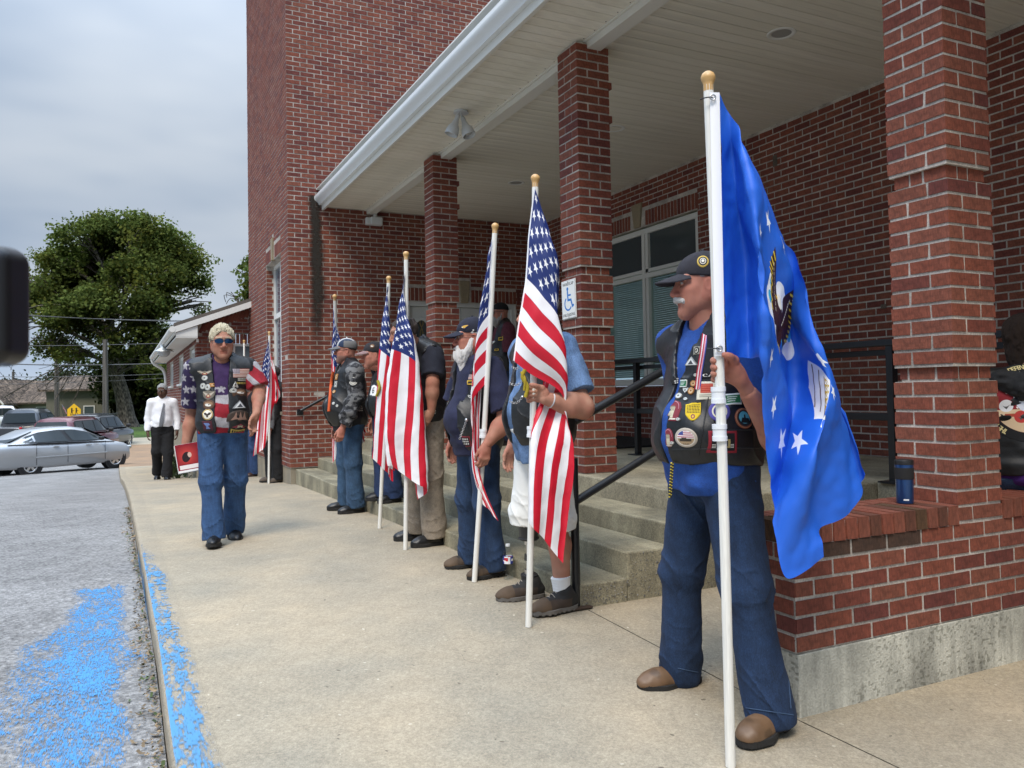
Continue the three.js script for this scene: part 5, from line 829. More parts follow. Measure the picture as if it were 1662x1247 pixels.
const drops = (pts, r, own) => pts.map((p) => new THREE.SphereGeometry(r, 8, 6).translate(p.x - own.x, p.y - own.y, p.z - own.z));
const PEOPLE = {};
// ---- the man with the blue flag
{
  const poleA = at(1172, 600, 2.62), axis = at(1149, 120, 2.62).sub(at(1186, 1245, 2.62)).normalize(), wr = at(1216, 640, 2.70), t = { girth: 1.06, belly: .72, lean: 0 };
  const o = { label: 'man in patched black leather vest and blue shirt holding the big blue flag', x: 2.07, z: -2.475, h: 1.755, face: [-1, .0], ...t, skin: 'ruddy', flush: .55, cell: .0085, hcell: .0034, handCell: .0032, broad: .02, look: [-.86, -.03, -.42], hairC: [.45, .43, .4], browW: .35, girthArm: 1.08,
    stance: { L: [0, .262], R: [0, -.262], tL: .3, tR: -.12, bL: .03, bR: .03 }, arms: { L: { el: at(1285, 742, 2.86), wr, fr: 1.15 }, R: { el: at(1120, 660, 3.32), wr: at(1150, 745, 3.34) } }, hands: { L: () => gripHand(poleA, axis, wr, 1, .0185) } };
  const q = PEOPLE.A = makePerson(o);
  trousers(q, { t, r: [.107, .087, .078, .084], seed: 3, hem: .066, top: 1.0 }, denimMat([.028, .066, .138]));
  shirt(q, { t, hem: .845, sleeve: .72, sr: [.084, .082], skirt: 1, seed: 5 }, clothMat([.022, .105, .46]));
  const vf = vestField(q, { t, hem: .965, open: .012, openTop: .075, openOff: .0, e: .026, seed: 2 }); q.vest = q.P('vest', vf, BLACK); q.vestF = vf;
  for (const n of ['L', 'R']) shoe(q, n, { name: 'boot', heel: 1, s: 1.05, toeH: 1.12, cell: .005, shaft: .17, colour: (f, h, x, y, z) => { const w = .75 + fbm2(x * 18 + 40, z * 18 + y * 20 + 40, 3) * .55, d = sstep(.6, .75, vnoise3(x * 22, y * 22, z * 22)) * .4; return [.155 * w * (1 - d), .088 * w * (1 - d), .045 * w * (1 - d)]; } }, mat({ vertexColors: true, roughness: .5, bumpMap: rep(leatherBump, 6), bumpScale: .001 }), soleDark);
  const cap = ballCap(q, clothMat([.035, .032, .042]), { cell: .004 }); q.cap = cap; moustache(q, [.72, .70, .67], .042); hair(q, [.42, .40, .38], { amp: .008, line: .05, up: -.02, fat: -.006, cell: .004 });
  const seam = (f, pts, m, r, nm, s0 = 2.3) => { const h = pts.map(([u, v]) => hit(f, u, v, s0, 3.8)).filter((p) => p).map((p) => p.sub(q.own)); if (h.length > 2) put(nm, tube(h, r, h.length * 6, 5), m, q.g); };
  const run = (a, b, n = 9, bow = 0) => Array.from({ length: n }, (_, i) => [lerp(a[0], b[0], i / (n - 1)) + Math.sin(i / (n - 1) * 3.14) * bow, lerp(a[1], b[1], i / (n - 1))]), thread = mat({ color: lin(.04, .075, .14), roughness: .9 }), edge = leatherMat([.03, .031, .034]);
  seam(q.trF, run([1246, 832], [1284, 1150], 22, 4), thread, .0022, 'seam'); seam(q.trF, run([1200, 1148], [1288, 1161], 9), thread, .002, 'hem_stitch'); seam(q.trF, run([1100, 1085], [1158, 1097], 7), thread, .002, 'hem_stitch');
  seam(vf, run([1150, 645], [1134, 738], 9), edge, .0028, 'vest_seam'); seam(vf, run([1092, 730], [1236, 727], 14), edge, .0028, 'vest_seam'); seam(vf, run([1160, 700], [1232, 697], 8), edge, .0026, 'vest_seam');
  // ribbon round the neck
  const rb = canvasTex(64, 8, (c) => { ['#b5203a', '#e9e6e4', '#b5203a', '#e7a3b0', '#3d4f9e'].forEach((k, i) => { c.fillStyle = k; c.fillRect(i * 13, 0, 13, 8); }); });
  const pts = [[1147, 520], [1143, 545], [1139, 575], [1134, 605], [1131, 632]].map(([u, v]) => hit(vf, u, v, 2.4, 3.6) || at(u, v, 2.98)), P = [], U = [], I = []; pts.forEach((p, i) => { for (const s of [-1, 1]) { const e = p.clone().addScaledVector(RGT, s * .011).addScaledVector(FWD, -.012).sub(q.own); P.push(e.x, e.y, e.z); U.push(s * .5 + .5, i / 4); } if (i) I.push(i * 2 - 2, i * 2, i * 2 - 1, i * 2 - 1, i * 2, i * 2 + 1); });
  const g = new THREE.BufferGeometry(); g.setAttribute('position', new THREE.Float32BufferAttribute(P, 3)); g.setAttribute('uv', new THREE.Float32BufferAttribute(U, 2)); g.setIndex(I); g.computeVertexNormals(); put('ribbon', g, mat({ map: rb, side: THREE.DoubleSide, roughness: .6 }), q.g);
  // braided cord hanging from the vest
  const bc = []; for (let i = 0; i < 34; i++) { const p = at(1091 - i * .1, 752 + i * 1.65, 3.0).sub(q.own); for (const s of [-1, 1]) bc.push(new THREE.SphereGeometry(.0042, 6, 4).translate(p.x + s * .0035, p.y, p.z)); }
  put('braided_cord', bc.filter((_, i) => i % 3), mat({ color: lin(.02, .02, .02) }), q.g); put('braided_cord', bc.filter((_, i) => i % 3 === 0), mat({ color: lin(.6, .48, .06) }), q.g);
}
// ---- the man in light denim with a prosthetic leg
{
  const pole = at(864, 640, 4.0), wr = at(884, 647, 4.02), axis = V(.0, 1, .0), t = { girth: 1.04, belly: .55 };
  const o = { label: 'man in light denim shirt and white shorts with one prosthetic leg, head behind his flag', x: 2.1, z: -3.93, h: 1.74, face: [-1, .0], ...t, skin: 'fair', cell: .010, hcell: .008, handCell: .004, head: at(874, 512, 4.4), look: [-1, 0, -.3], hairC: [.1, .07, .05], prosthetic: 'R', broad: .03, girthArm: 1.12,
    stance: { L: [0, .15], R: [.04, -.17], tL: .1, tR: -.1 }, arms: { L: { el: at(946, 662, 4.12), wr, fr: 1.2 }, R: {} }, hands: { L: () => gripHand(pole, axis, wr, 1, .018) } };
  const q = PEOPLE.B = makePerson(o), k = q.S.k;
  trousers(q, { t, name: 'shorts', r: [.112, .104, .104, .106], cutAt: .16, seed: 9 }, clothMat([.80, .80, .77], { map: null }));
  shirt(q, { t, hem: .80, sleeve: .78, sr: [.092, .096], skirt: 1, seed: 8, w: 1.1 }, denimMat([.30, .46, .68]));
  const vf = vestField(q, { t, hem: .9, open: .045, openTop: .09, e: .032, seed: 7 }); q.vestF = vf; q.P('vest', vf, BLACK2);
  hair(q, [.06, .04, .03], { cell: .008 });
  const bc = (f, h, x, y, z) => { const w = .7 + fbm2(x * 20 + 9, z * 20 + y * 16 + 9, 3) * .6; const c = f > .11 && h > .02 ? [.085, .055, .033] : f < -.03 || h > .075 ? [.022, .021, .021] : [.05, .034, .025]; return c.map((v) => v * w); };
  for (const n of ['L', 'R']) shoe(q, n, { s: 1.08, tread: 1, cell: .0055, shaft: .1, colour: bc, laces: mat({ color: lin(.34, .30, .25) }) }, mat({ vertexColors: true, roughness: .85 }), soleGrey);
  const an = q.S.anL.clone(), kn = q.S.knL; const sf = (x, y, z) => cone(an.clone().add(V(0, -.02, 0)), an.clone().lerp(kn, .27), .043 * k, .056 * k)(x, y, z) + Math.sin((y - an.y) * 420) * .0006 + wob(x, y, z, 20) * .006; const [a, b] = bounds([an], .2); q.P('sock', cut(sf, half(an.clone().lerp(kn, .24), kn.clone().sub(an).normalize())), clothMat([.8, .8, .8], { map: null }), a, b, .006);
  const ar = q.S.anR.clone(), kr = q.S.knR, rr = (t) => ar.clone().lerp(kr, t).sub(q.own), pr = new THREE.Group(); pr.name = 'prosthetic_leg'; q.g.add(pr);
  put('socket', [rod(rr(.62), rr(1.06), .052, 20, .068), new THREE.TorusGeometry(.055, .006, 8, 20).rotateX(Math.PI / 2).translate(rr(.64).x, rr(.64).y, rr(.64).z)], mat({ color: lin(.028, .028, .03), roughness: .35 }), pr);
  put('pylon', [rod(rr(.1), rr(.62), .0165, 14), rod(rr(.55), rr(.63), .026, 14), rod(rr(.12), rr(.2), .026, 14)], metal, pr); put('clamp', [rod(rr(.33), rr(.41), .027, 12), rod(rr(.05), rr(.13), .035, 14, .03)], mat({ color: lin(.03, .03, .03), roughness: .4 }), pr);
  const s = q.S.lf.clone().multiplyScalar(.045); put('cable', [tube([rr(.6), rr(.5).add(s), rr(.4), rr(.3).addScaledVector(s, .8), rr(.2)], .0035, 24, 6)], frameBlack, pr); put('shell', [rod(rr(-.05), rr(.13), .038, 14, .05)], mat({ color: lin(.02, .02, .022), roughness: .6 }), pr);
  // snaps and chains across the open vest
  const ch = []; for (const [u0, v0, u1, v1] of [[832, 596, 846, 590], [829, 623, 850, 615], [828, 652, 848, 645]]) { const A = at(u0, v0, 4.13), B = hit(vf, u1, v1, 3.6, 4.8) || at(u1, v1, 4.15); for (let i = 0; i <= 9; i++) { const p = A.clone().lerp(B, i / 9); p.y -= Math.sin(i / 9 * Math.PI) * .018; ch.push(new THREE.TorusGeometry(.0052, .0014, 5, 8).rotateY(i % 2 ? 1.57 : 0).translate(p.x - q.own.x, p.y - q.own.y, p.z - q.own.z)); } ch.push(new THREE.SphereGeometry(.0095, 10, 8).translate(B.x - q.own.x, B.y - q.own.y, B.z - q.own.z)); }
  put('vest_chain', ch, metal, q.g);
  const wb = tube([0, 1, 2, 3, 4, 5, 6].map((i) => { const e = q.S.wrL.clone().lerp(q.S.elL, .16), ax = q.S.elL.clone().sub(q.S.wrL).normalize(), u = V(0, 1, 0).addScaledVector(ax, -ax.y).normalize(), w = V(0, 0, 0).crossVectors(ax, u); return e.addScaledVector(u, Math.cos(i) * .037).addScaledVector(w, Math.sin(i) * .037).sub(q.own); }), .005, 24, 6); put('wristband', wb, mat({ color: lin(.6, .6, .62) }), q.g);
}
// ---- the man with the long white beard
{
  const t = { girth: 1.06, belly: .75 }, wL = at(790, 722, 4.93), wR = at(735, 715, 5.42);
  const o = { label: 'bearded man in navy shirt and cap with sunglasses, holding a flag at his side', x: 2.1, z: -4.84, h: 1.645, face: [-1, .02], ...t, skin: 'ruddy', flush: .8, cell: .011, hcell: .0045, handCell: .0045, look: [-.9, -.05, -.3], hairC: [.6, .58, .54], broad: .035, girthArm: 1.12, hs: 1.04,
    stance: { L: [0, .17], R: [0, -.19], tL: .14, tR: -.1 }, arms: { L: { el: at(822, 680, 5.0), wr: wL, fr: 1.1 }, R: { el: at(738, 660, 5.5), wr: wR } }, hands: { L: () => openHand(wL, V(-.25, -1, .05), V(0, 0, -1), V(-1, -.1, 0), 1, .9), R: () => openHand(wR, V(-.1, -1, 0), V(0, 0, 1), V(-1, 0, 0), 1, .7) } };
  const q = PEOPLE.C = makePerson(o);
  trousers(q, { t, r: [.112, .09, .084, .088], seed: 13, hem: .045 }, denimMat([.040, .085, .165]));
  shirt(q, { t, hem: .83, sleeve: .85, sr: [.09, .096], skirt: 1, seed: 15, e: .018 }, clothMat([.024, .027, .075]));
  const vf = vestField(q, { t, hem: .86, open: .12, openTop: .15, e: .034, seed: 17 }); q.vestF = vf; q.P('vest', vf, BLACK);
  const bc = (f, h, x, y, z) => { const w = .7 + fbm2(x * 20 + 9, z * 20 + y * 16 + 9, 3) * .6; return (f > .12 ? [.10, .066, .04] : h > .075 ? [.03, .024, .02] : [.065, .043, .028]).map((v) => v * w); };
  for (const n of ['L', 'R']) shoe(q, n, { s: 1.04, tread: 1, cell: .007, shaft: .1, colour: bc, laces: mat({ color: lin(.22, .18, .14) }) }, mat({ vertexColors: true, roughness: .85 }), soleDark);
  q.cap = ballCap(q, clothMat([.020, .022, .045]), { cell: .005, colour: null }); hair(q, [.82, .80, .76], { amp: .01, line: .04, up: -.02, fat: -.004 }); beard(q, [.90, .86, .82], .11); glasses(q, lensDark, mat({ color: lin(.15, .06, .04), metalness: .6, roughness: .3 }), { h: .017 });
  const ch = []; const A = at(757, 682, 5.02), B = at(744, 688, 5.12); for (let i = 0; i <= 12; i++) { const p = A.clone().add(V(-.004 * i, -.0095 * i, .002)); ch.push(new THREE.TorusGeometry(.006, .0016, 5, 8).rotateY(i % 2 ? 1.57 : 0).translate(p.x - q.own.x, p.y - q.own.y, p.z - q.own.z)); } ch.push(...drops([A, B], .012, q.own)); put('vest_chain', ch, metal, q.g);
}
// ---- the man in khaki trousers
{
  const t = { girth: 1.06, belly: .4 }, wL = at(700, 668, 6.05);
  const o = { label: 'man in khaki trousers and black vest with pale lettering, head hidden behind his flag', x: 2.15, z: -6.0, h: 1.83, face: [-1, .0], ...t, skin: 'tan', cell: .012, hcell: .007, handCell: .006, head: at(655, 543, 6.15), look: [-1, -.2, 0], hairC: [.1, .08, .06], stoop: .1, stance: { L: [0, .13], R: [.03, -.16], tL: .1, tR: -.1 }, arms: { L: { el: at(702, 622, 6.06), wr: wL }, R: { el: at(655, 630, 6.4), wr: at(643, 660, 6.2) } }, hands: { L: () => openHand(wL, V(-.5, -.8, -.1), V(0, 0, -1), V(-1, 0, 0), 1, .8) } };
  const q = PEOPLE.D = makePerson(o);
  trousers(q, { t, r: [.108, .092, .088, .092], seed: 23, hem: .03 }, clothMat([.40, .33, .25]));
  shirt(q, { t, hem: .93, sleeve: .8, sr: [.086, .088], seed: 24 }, clothMat([.015, .017, .032])); const vf = vestField(q, { t, hem: .92, open: .1, e: .032, seed: 27 }); q.vestF = vf; q.P('vest', vf, BLACK);
  for (const n of ['L', 'R']) shoe(q, n, { cell: .008, shaft: .09 }, leatherMat([.014, .014, .015], { roughness: .4 }), soleDark); hair(q, [.08, .06, .05], { cell: .007 });
}
// ---- the man on the step in a striped cap
{
  const t = { girth: 1.05, belly: .5 };
  const o = { label: 'man in a patterned cap standing on the bottom step, mostly hidden between two flags', x: 2.34, z: -7.62, y: SY[0], h: 1.60, face: [-1, .1], ...t, skin: 'ruddy', cell: .013, hcell: .006, handCell: .007, head: at(606, 577, 7.85), look: [-1, -.05, -.15], hairC: [.2, .16, .12], stance: { L: [0, .1], R: [.02, -.12] } };
  const q = PEOPLE.E = makePerson(o); trousers(q, { t, seed: 33, r: [.112, .095, .092, .1] }, denimMat([.035, .07, .16])); shirt(q, { t, hem: .9, sleeve: .8, seed: 34 }, clothMat([.02, .02, .024])); const vf = vestField(q, { t, hem: .92, open: .02, e: .03, seed: 37 }); q.vestF = vf; q.P('vest', vf, BLACK);
  for (const n of ['L', 'R']) shoe(q, n, { cell: .009, shaft: .09 }, leatherMat([.014, .014, .015]), soleDark); q.cap = ballCap(q, clothMat([.03, .026, .03]), { cell: .006, brimM: clothMat([.4, .25, .24]) }); hair(q, [.2, .17, .14], { amp: .008, line: .05, up: -.02, fat: -.006, cell: .006 });
}
// ---- the man in the camouflage jacket
const camo = dataTex(512, (u, v) => { const px = Math.floor(u * 128) / 128, py = Math.floor(v * 128) / 128, n = fbm2(px * 10, py * 16, 4, 10), m = fbm2(px * 14 + 5, py * 22, 3, 14), k = n > .58 ? [.44, .44, .44] : m > .56 ? [.30, .30, .31] : n > .44 ? [.19, .19, .20] : [.085, .088, .095]; return k; });
{
  const t = { girth: 1.12, belly: .8 }, wL = at(556, 695, 7.92);
  const o = { label: 'man in grey camouflage jacket, vest and sunglasses facing the kerb beside the steps', x: 2.1, z: -8.13, h: 1.765, face: [-1, .0], ...t, skin: 'ruddy', flush: .5, cell: .013, hcell: .0055, handCell: .006, look: [-1, 0, -.25], hairC: [.05, .04, .035], stubble: [.12, .10, .09], broad: .03, stance: { L: [.0, .14], R: [.03, -.16], tL: .15, tR: -.1 }, arms: { L: { el: at(577, 648, 7.98), wr: wL }, R: {} }, hands: { L: () => openHand(wL, V(-.3, -1, 0), V(0, 0, -1), V(-1, 0, 0), 1.05, 1.0) } };
  const q = PEOPLE.F = makePerson(o); trousers(q, { t, seed: 43, r: [.108, .088, .08, .084] }, denimMat([.085, .17, .26]));
  shirt(q, { t, name: 'jacket', hem: .90, sleeve: 1.92, sr: [.098, .074], seed: 44, e: .022, w: 1.5 }, mat({ map: rep(camo, 1.6), roughness: .9, side: THREE.DoubleSide }));
  const vf = vestField(q, { t, hem: .885, open: .03, openTop: .06, e: .038, seed: 47 }); q.vestF = vf; q.P('vest', vf, BLACK);
  shirt(q, { t, name: 'undershirt', hem: .83, sleeve: .1, seed: 45, e: .006, skirt: 1 }, clothMat([.03, .03, .04]));
  for (const n of ['L', 'R']) shoe(q, n, { cell: .008, shaft: .13, laces: mat({ color: lin(.3, .3, .3) }) }, leatherMat([.014, .014, .015], { roughness: .4 }), soleDark);
  q.cap = ballCap(q, mat({ vertexColors: true, roughness: .9 }), { cell: .005, colour: (a, b, e) => e < .02 && b < .1 ? [.16, .155, .15] : Math.abs(a) > .05 && e < .075 ? [.02, .035, .075] : Math.abs(Math.abs(a) - .04) < .008 ? [.5, .5, .5] : [.15, .15, .155], brimM: clothMat([.2, .2, .2]) }); hair(q, [.03, .025, .02], { amp: .006, line: .05, up: -.02, fat: -.006 }); glasses(q, lensBlue, frameBlack, { h: .016, wrap: .6 });
  const strap = [[541, 604], [538, 622], [536, 645], [534, 668]].map(([u, v]) => (hit(vf, u, v, 7.3, 8.8) || at(u, v, 8.15)).addScaledVector(FWD, -.012).sub(q.own)); put('orange_strap', tube(strap, .016, 16, 6), mat({ color: lin(.62, .10, .02), roughness: .8 }), q.g);
}
// ---- the man behind the flag by the tower window
{
  const t = { girth: 1.1, belly: .5 };
  const o = { label: 'man in grey and black jacket standing behind his flag by the tower window', x: 2.08, z: -12.55, h: 1.76, face: [-1, .35], ...t, skin: 'ruddy', cell: .018, hcell: .010, handCell: .009, look: [-1, 0, -.2], hairC: [.1, .08, .06], stance: { L: [.02, .12], R: [0, -.12], tL: .1, tR: -.2 }, arms: { L: { el: at(446, 668, 12.05), wr: at(437, 700, 11.95) }, R: {} } };
  const q = PEOPLE.G = makePerson(o); trousers(q, { t, seed: 53, r: [.112, .095, .092, .1] }, clothMat([.014, .014, .016])); shirt(q, { t, name: 'jacket', hem: .88, sleeve: 1.9, sr: [.092, .07], seed: 54, e: .022, w: 1.4 }, mat({ vertexColors: true, roughness: .9, side: THREE.DoubleSide }), (x, y, z) => { const d = (x - q.own.x) * RGT.x + (z - q.own.z) * RGT.z; return d > .06 ? [.014, .014, .015] : [.10, .10, .105]; });
  for (const n of ['L', 'R']) shoe(q, n, { cell: .011, shaft: .08 }, mat({ color: lin(.11, .085, .065), roughness: .8 }), soleDark); hair(q, [.08, .06, .05], { cell: .01 });
}
// ---- the walking man in the vest
{
  const t = { girth: 1.04, belly: .35, lean: .02 }, wR = at(299, 738, 6.45), wL = at(416, 672, 6.35);
  const o = { label: 'blond man in mirrored sunglasses and patched vest walking toward the viewer with a booklet', x: .735, z: -6.92, h: 1.735, face: [-.08, 1], ...t, skin: 'tan', flush: .5, cell: .0115, hcell: .0045, handCell: .0048, look: [.02, -.06, 1], hairC: [.5, .42, .28], hs: 1.06, broad: .025, girthArm: 1.1,
    stance: { L: [-.16, .085], R: [.2, -.075], tL: .12, tR: -.08, bL: .05, bR: .02 }, arms: { R: { el: at(312, 668, 6.58), wr: wR }, L: { el: at(421, 634, 6.58), wr: wL } }, hands: { R: () => openHand(wR, V(-.12, -1, .2), V(1, 0, -.3), V(.2, 0, 1), 1, 1.2), L: () => openHand(wL, V(-.35, -.95, .15), V(-.5, 0, .4), V(-.9, 0, .4), 1.02, .7) } };
  const q = PEOPLE.I = makePerson(o); trousers(q, { t, seed: 63, r: [.104, .086, .078, .088], hem: .035 }, denimMat([.075, .165, .31]));
  const own = q.own, starT = (x, y) => { const cx = Math.round(x / .085), cy = Math.round(y / .095), ox = ((cx * 7 + cy * 13) % 5 - 2) * .008, dx = x - cx * .085 - ox, dy = y - cy * .095, a = Math.atan2(dx, dy), r = Math.hypot(dx, dy), s = ((a / (Math.PI * 2) * 5) % 1 + 1.5) % 1 - .5; return r < .034 * (.42 + .58 * Math.pow(1 - Math.abs(s) * 2, 1.1)) * 1.05 ? 1 : 0; };
  shirt(q, { t, hem: .905, sleeve: .84, sr: [.088, .096], seed: 64, skirt: 1, cell: .0065 }, mat({ vertexColors: true, map: rep(weave, 8), roughness: .9, side: THREE.DoubleSide }), (x, y, z) => {
    const d = (x - own.x) * RGT.x + (z - own.z) * RGT.z, u = (y - own.y), navy = [.035, .018, .085], white = [.62, .58, .60], red = [.46, .018, .035];
    if (d < -.15) return starT(d, u) ? white : navy; if (d > .17) { const s = Math.sin((u + d * .9) * 42); return s > .35 ? white : red; }
    if (u > 1.19) return starT(d + .03, u) && u < 1.26 ? white : [.06, .022, .11]; const s = Math.sin((u + Math.sin(d * 14) * .018) * 33 + .6); return s > .25 ? white : red; });
  const vf = vestField(q, { t, hem: .915, open: .05, openTop: .07, openOff: -.01, e: .03, seed: 67 }); q.vestF = vf; q.P('vest', vf, BLACK2);
  for (const n of ['L', 'R']) shoe(q, n, { cell: .007, shaft: .12, pitch: n === 'L' ? .12 : -.1, laces: frameBlack }, leatherMat([.013, .013, .014], { roughness: .4 }), soleDark);
  hair(q, [.60, .52, .36], { amp: .02, up: .012, line: .012, fat: .004 }); glasses(q, lensBlue, frameBlack, { h: .0175, w: .032, wrap: .8, top: 1 });
  const b = thing('booklet', 'glossy red program booklet held at the side of the walking man', 'booklet', at(302, 745, 6.38)); const cov = canvasTex(256, 320, (c, w, h) => { c.fillStyle = '#8e1622'; c.fillRect(0, 0, w, h); const gr = c.createRadialGradient(120, 130, 10, 120, 150, 170); gr.addColorStop(0, '#d64a3c'); gr.addColorStop(1, '#7d1019'); c.fillStyle = gr; c.fillRect(16, 20, w - 32, 210); c.fillStyle = '#2a1513'; c.beginPath(); c.ellipse(110, 150, 46, 60, .4, 0, 7); c.fill(); c.fillStyle = '#d9b5a0'; c.beginPath(); c.ellipse(150, 130, 22, 30, 0, 0, 7); c.fill(); c.fillStyle = '#eee2da'; c.fillRect(20, 240, w - 40, 46); c.fillStyle = '#f3efe9'; c.fillRect(0, 296, w, 24); });
  const e1 = at(284, 728, 6.42), e2 = at(312, 712, 6.36), e3 = at(326, 752, 6.33), bx = e3.clone().sub(e2).normalize(), by = e1.clone().sub(e2), bl = by.length(); by.normalize(); const bz = V(0, 0, 0).crossVectors(bx, by).normalize(); by.crossVectors(bz, bx); b.position.copy(at(305, 743, 6.38)); b.quaternion.setFromRotationMatrix(new THREE.Matrix4().makeBasis(by, bx.clone().negate(), bz.z < 0 ? bz.negate() : bz)); b.rotateZ(.38);
  const paper = mat({ color: lin(.7, .68, .66), roughness: .5 }); put('page', [rbox(-.085, .085, -.115, .115, -.003, .0, .001), rbox(-.09, .078, -.118, .112, -.0062, -.0035, .001)], paper, b); put('cover', new THREE.PlaneGeometry(.17, .228, 6, 6).translate(0, 0, .0012), mat({ map: cov, roughness: .25, side: THREE.DoubleSide }), b);
}
// ---- the man in white shirt and tie
{
  const t = { girth: 1.02, belly: .3 };
  const o = { label: 'grey haired man in white shirt, patterned tie and black trousers walking on the sidewalk', x: .66, z: -16, h: 1.74, face: [-.05, 1], ...t, skin: 'dark', flush: .1, cell: .017, hcell: .009, handCell: .009, look: [-.35, -.35, 1], hairC: [.3, .3, .29], stance: { L: [.16, .07], R: [-.2, -.09, .05], tL: .1, tR: -.1, bL: .02, bR: .14 } };
  const q = PEOPLE.J = makePerson(o); trousers(q, { t, seed: 73, r: [.108, .09, .085, .092] }, clothMat([.012, .012, .014])); shirt(q, { t, hem: .97, sleeve: 1.93, sr: [.074, .056], seed: 74, w: .6, collar: 1 }, clothMat([.80, .80, .82], { map: null }));
  for (const n of ['L', 'R']) shoe(q, n, { cell: .011, shaft: .08, pitch: n === 'R' ? .5 : 0 }, leatherMat([.012, .012, .012], { roughness: .3 }), soleDark); hair(q, [.30, .30, .29], { amp: .008, cell: .009, line: .02, up: -.006 });
  const f = blend(torso(q.S, t, .03), .06), tm = canvasTex(64, 256, (c, w, h) => { c.fillStyle = '#3a3d42'; c.fillRect(0, 0, w, h); c.strokeStyle = '#8f9298'; c.lineWidth = 4; for (let i = -64; i < 300; i += 16) { c.beginPath(); c.moveTo(0, i); c.lineTo(w, i + 40); c.stroke(); c.beginPath(); c.moveTo(0, i + 40); c.lineTo(w, i); c.stroke(); } }); const c = q.S.at3(.2, 0, 1.21);
  put('tie', patchGeo(f, c, RGT, V(0, 1, 0), .036, .21, [[.9, -.9], [1, -.4], [.5, .6], [.35, 1], [-.35, 1], [-.5, .6], [-1, -.4], [-.9, -.9], [0, -1]], q.own, [0, 0, 1], .006), mat({ map: tm, roughness: .7, side: THREE.DoubleSide }), q.g);
  const bl = q.S.at3(0, 0, .985); put('belt', [new THREE.TorusGeometry(.15, .018, 8, 28).scale(1.1, .78, 1).rotateX(Math.PI / 2).translate(0, bl.y - q.own.y, 0)], frameBlack, q.g);
}
// ---- the man seen past the walker
{
  const t = { girth: 1.08, belly: .4 };
  const o = { label: 'man in jeans and dark red shirt half hidden beyond the walking man', x: 2.1, z: -15.05, h: 1.74, face: [-1, .2], ...t, skin: 'fair', cell: .02, hcell: .012, handCell: .012, look: [-1, 0, 0], hairC: [.2, .17, .14], stance: { L: [0, .12], R: [0, -.12] } };
  const q = PEOPLE.H = makePerson(o); trousers(q, { t, seed: 83, r: [.112, .095, .092, .1] }, denimMat([.05, .11, .24])); shirt(q, { t, hem: .9, sleeve: .8, seed: 84 }, clothMat([.12, .014, .02])); const vf = vestField(q, { t, hem: .92, open: .03, e: .03, seed: 87 }); q.P('vest', vf, BLACK); for (const n of ['L', 'R']) shoe(q, n, { cell: .012, shaft: .09 }, leatherMat([.09, .04, .025]), soleDark); hair(q, [.2, .17, .14], { cell: .012 });
}
// ---- two men on the porch
{
  const t = { girth: 1.1, belly: .5 }, wL = at(812, 602, 9.75);
  const o = { label: 'bearded man in maroon shirt and black head scarf standing on the porch by the doors', x: 4.22, z: -8.9, y: FY, h: 1.74, face: [-1, -.1], ...t, skin: 'ruddy', cell: .015, hcell: .007, handCell: .008, look: [-1, -.1, -.1], hairC: [.3, .28, .26], stance: { L: [0, .12], R: [0, -.12] }, arms: { L: { el: at(829, 577, 9.68), wr: wL, fr: 1.1 }, R: {} }, hands: { L: () => openHand(wL, V(-1, -.4, 0), V(0, 0, -1), V(0, 1, 0), 1, .8) } };
  const q = PEOPLE.K = makePerson(o); trousers(q, { t, seed: 93 }, denimMat([.03, .05, .1])); shirt(q, { t, hem: .9, sleeve: .86, sr: [.09, .094], seed: 94 }, clothMat([.17, .035, .055])); const vf = vestField(q, { t, hem: .92, open: .08, e: .03, seed: 97 }); q.vestF = vf; q.P('vest', vf, BLACK); for (const n of ['L', 'R']) shoe(q, n, { cell: .012, shaft: .09 }, leatherMat([.02, .02, .02]), soleDark); beard(q, [.38, .36, .34], .05, .007);
  const H = q.H, f0 = H.E(0, .045, -.012, .084, .086, .104), cutp = half(H.L(0, .034, 0), H.y.clone().negate().addScaledVector(H.z, .1).normalize()), [a, b] = bounds([H.c], .2); put('head_scarf', [mesh((x, y, z) => smax(f0(x, y, z), cutp(x, y, z), .006), a, b, .007, q.own)], clothMat([.012, .012, .013]), q.g); glasses(q, lensDark, frameBlack, {});
  const t2 = { girth: 1.05, belly: .3 }, q2 = makePerson({ label: 'person in a bright red cap on the porch, nearly hidden behind a flag', x: 4.06, z: -7.5, y: FY, h: 1.66, face: [-1, .0], ...t2, skin: 'tan', cell: .02, hcell: .01, handCell: .012, look: [-1, 0, -.1], hairC: [.1, .08, .06], stance: { L: [0, .1], R: [0, -.1] } });
  trousers(q2, { t: t2, seed: 103 }, denimMat([.03, .06, .12])); shirt(q2, { t: t2, hem: .9, sleeve: .8, seed: 104 }, clothMat([.02, .02, .022])); for (const n of ['L', 'R']) shoe(q2, n, { cell: .014 }, leatherMat([.02, .02, .02]), soleDark); ballCap(q2, clothMat([.68, .02, .06]), { cell: .007 }); hair(q2, [.06, .05, .04], { line: .05, up: -.02, fat: -.006, cell: .009 });
}
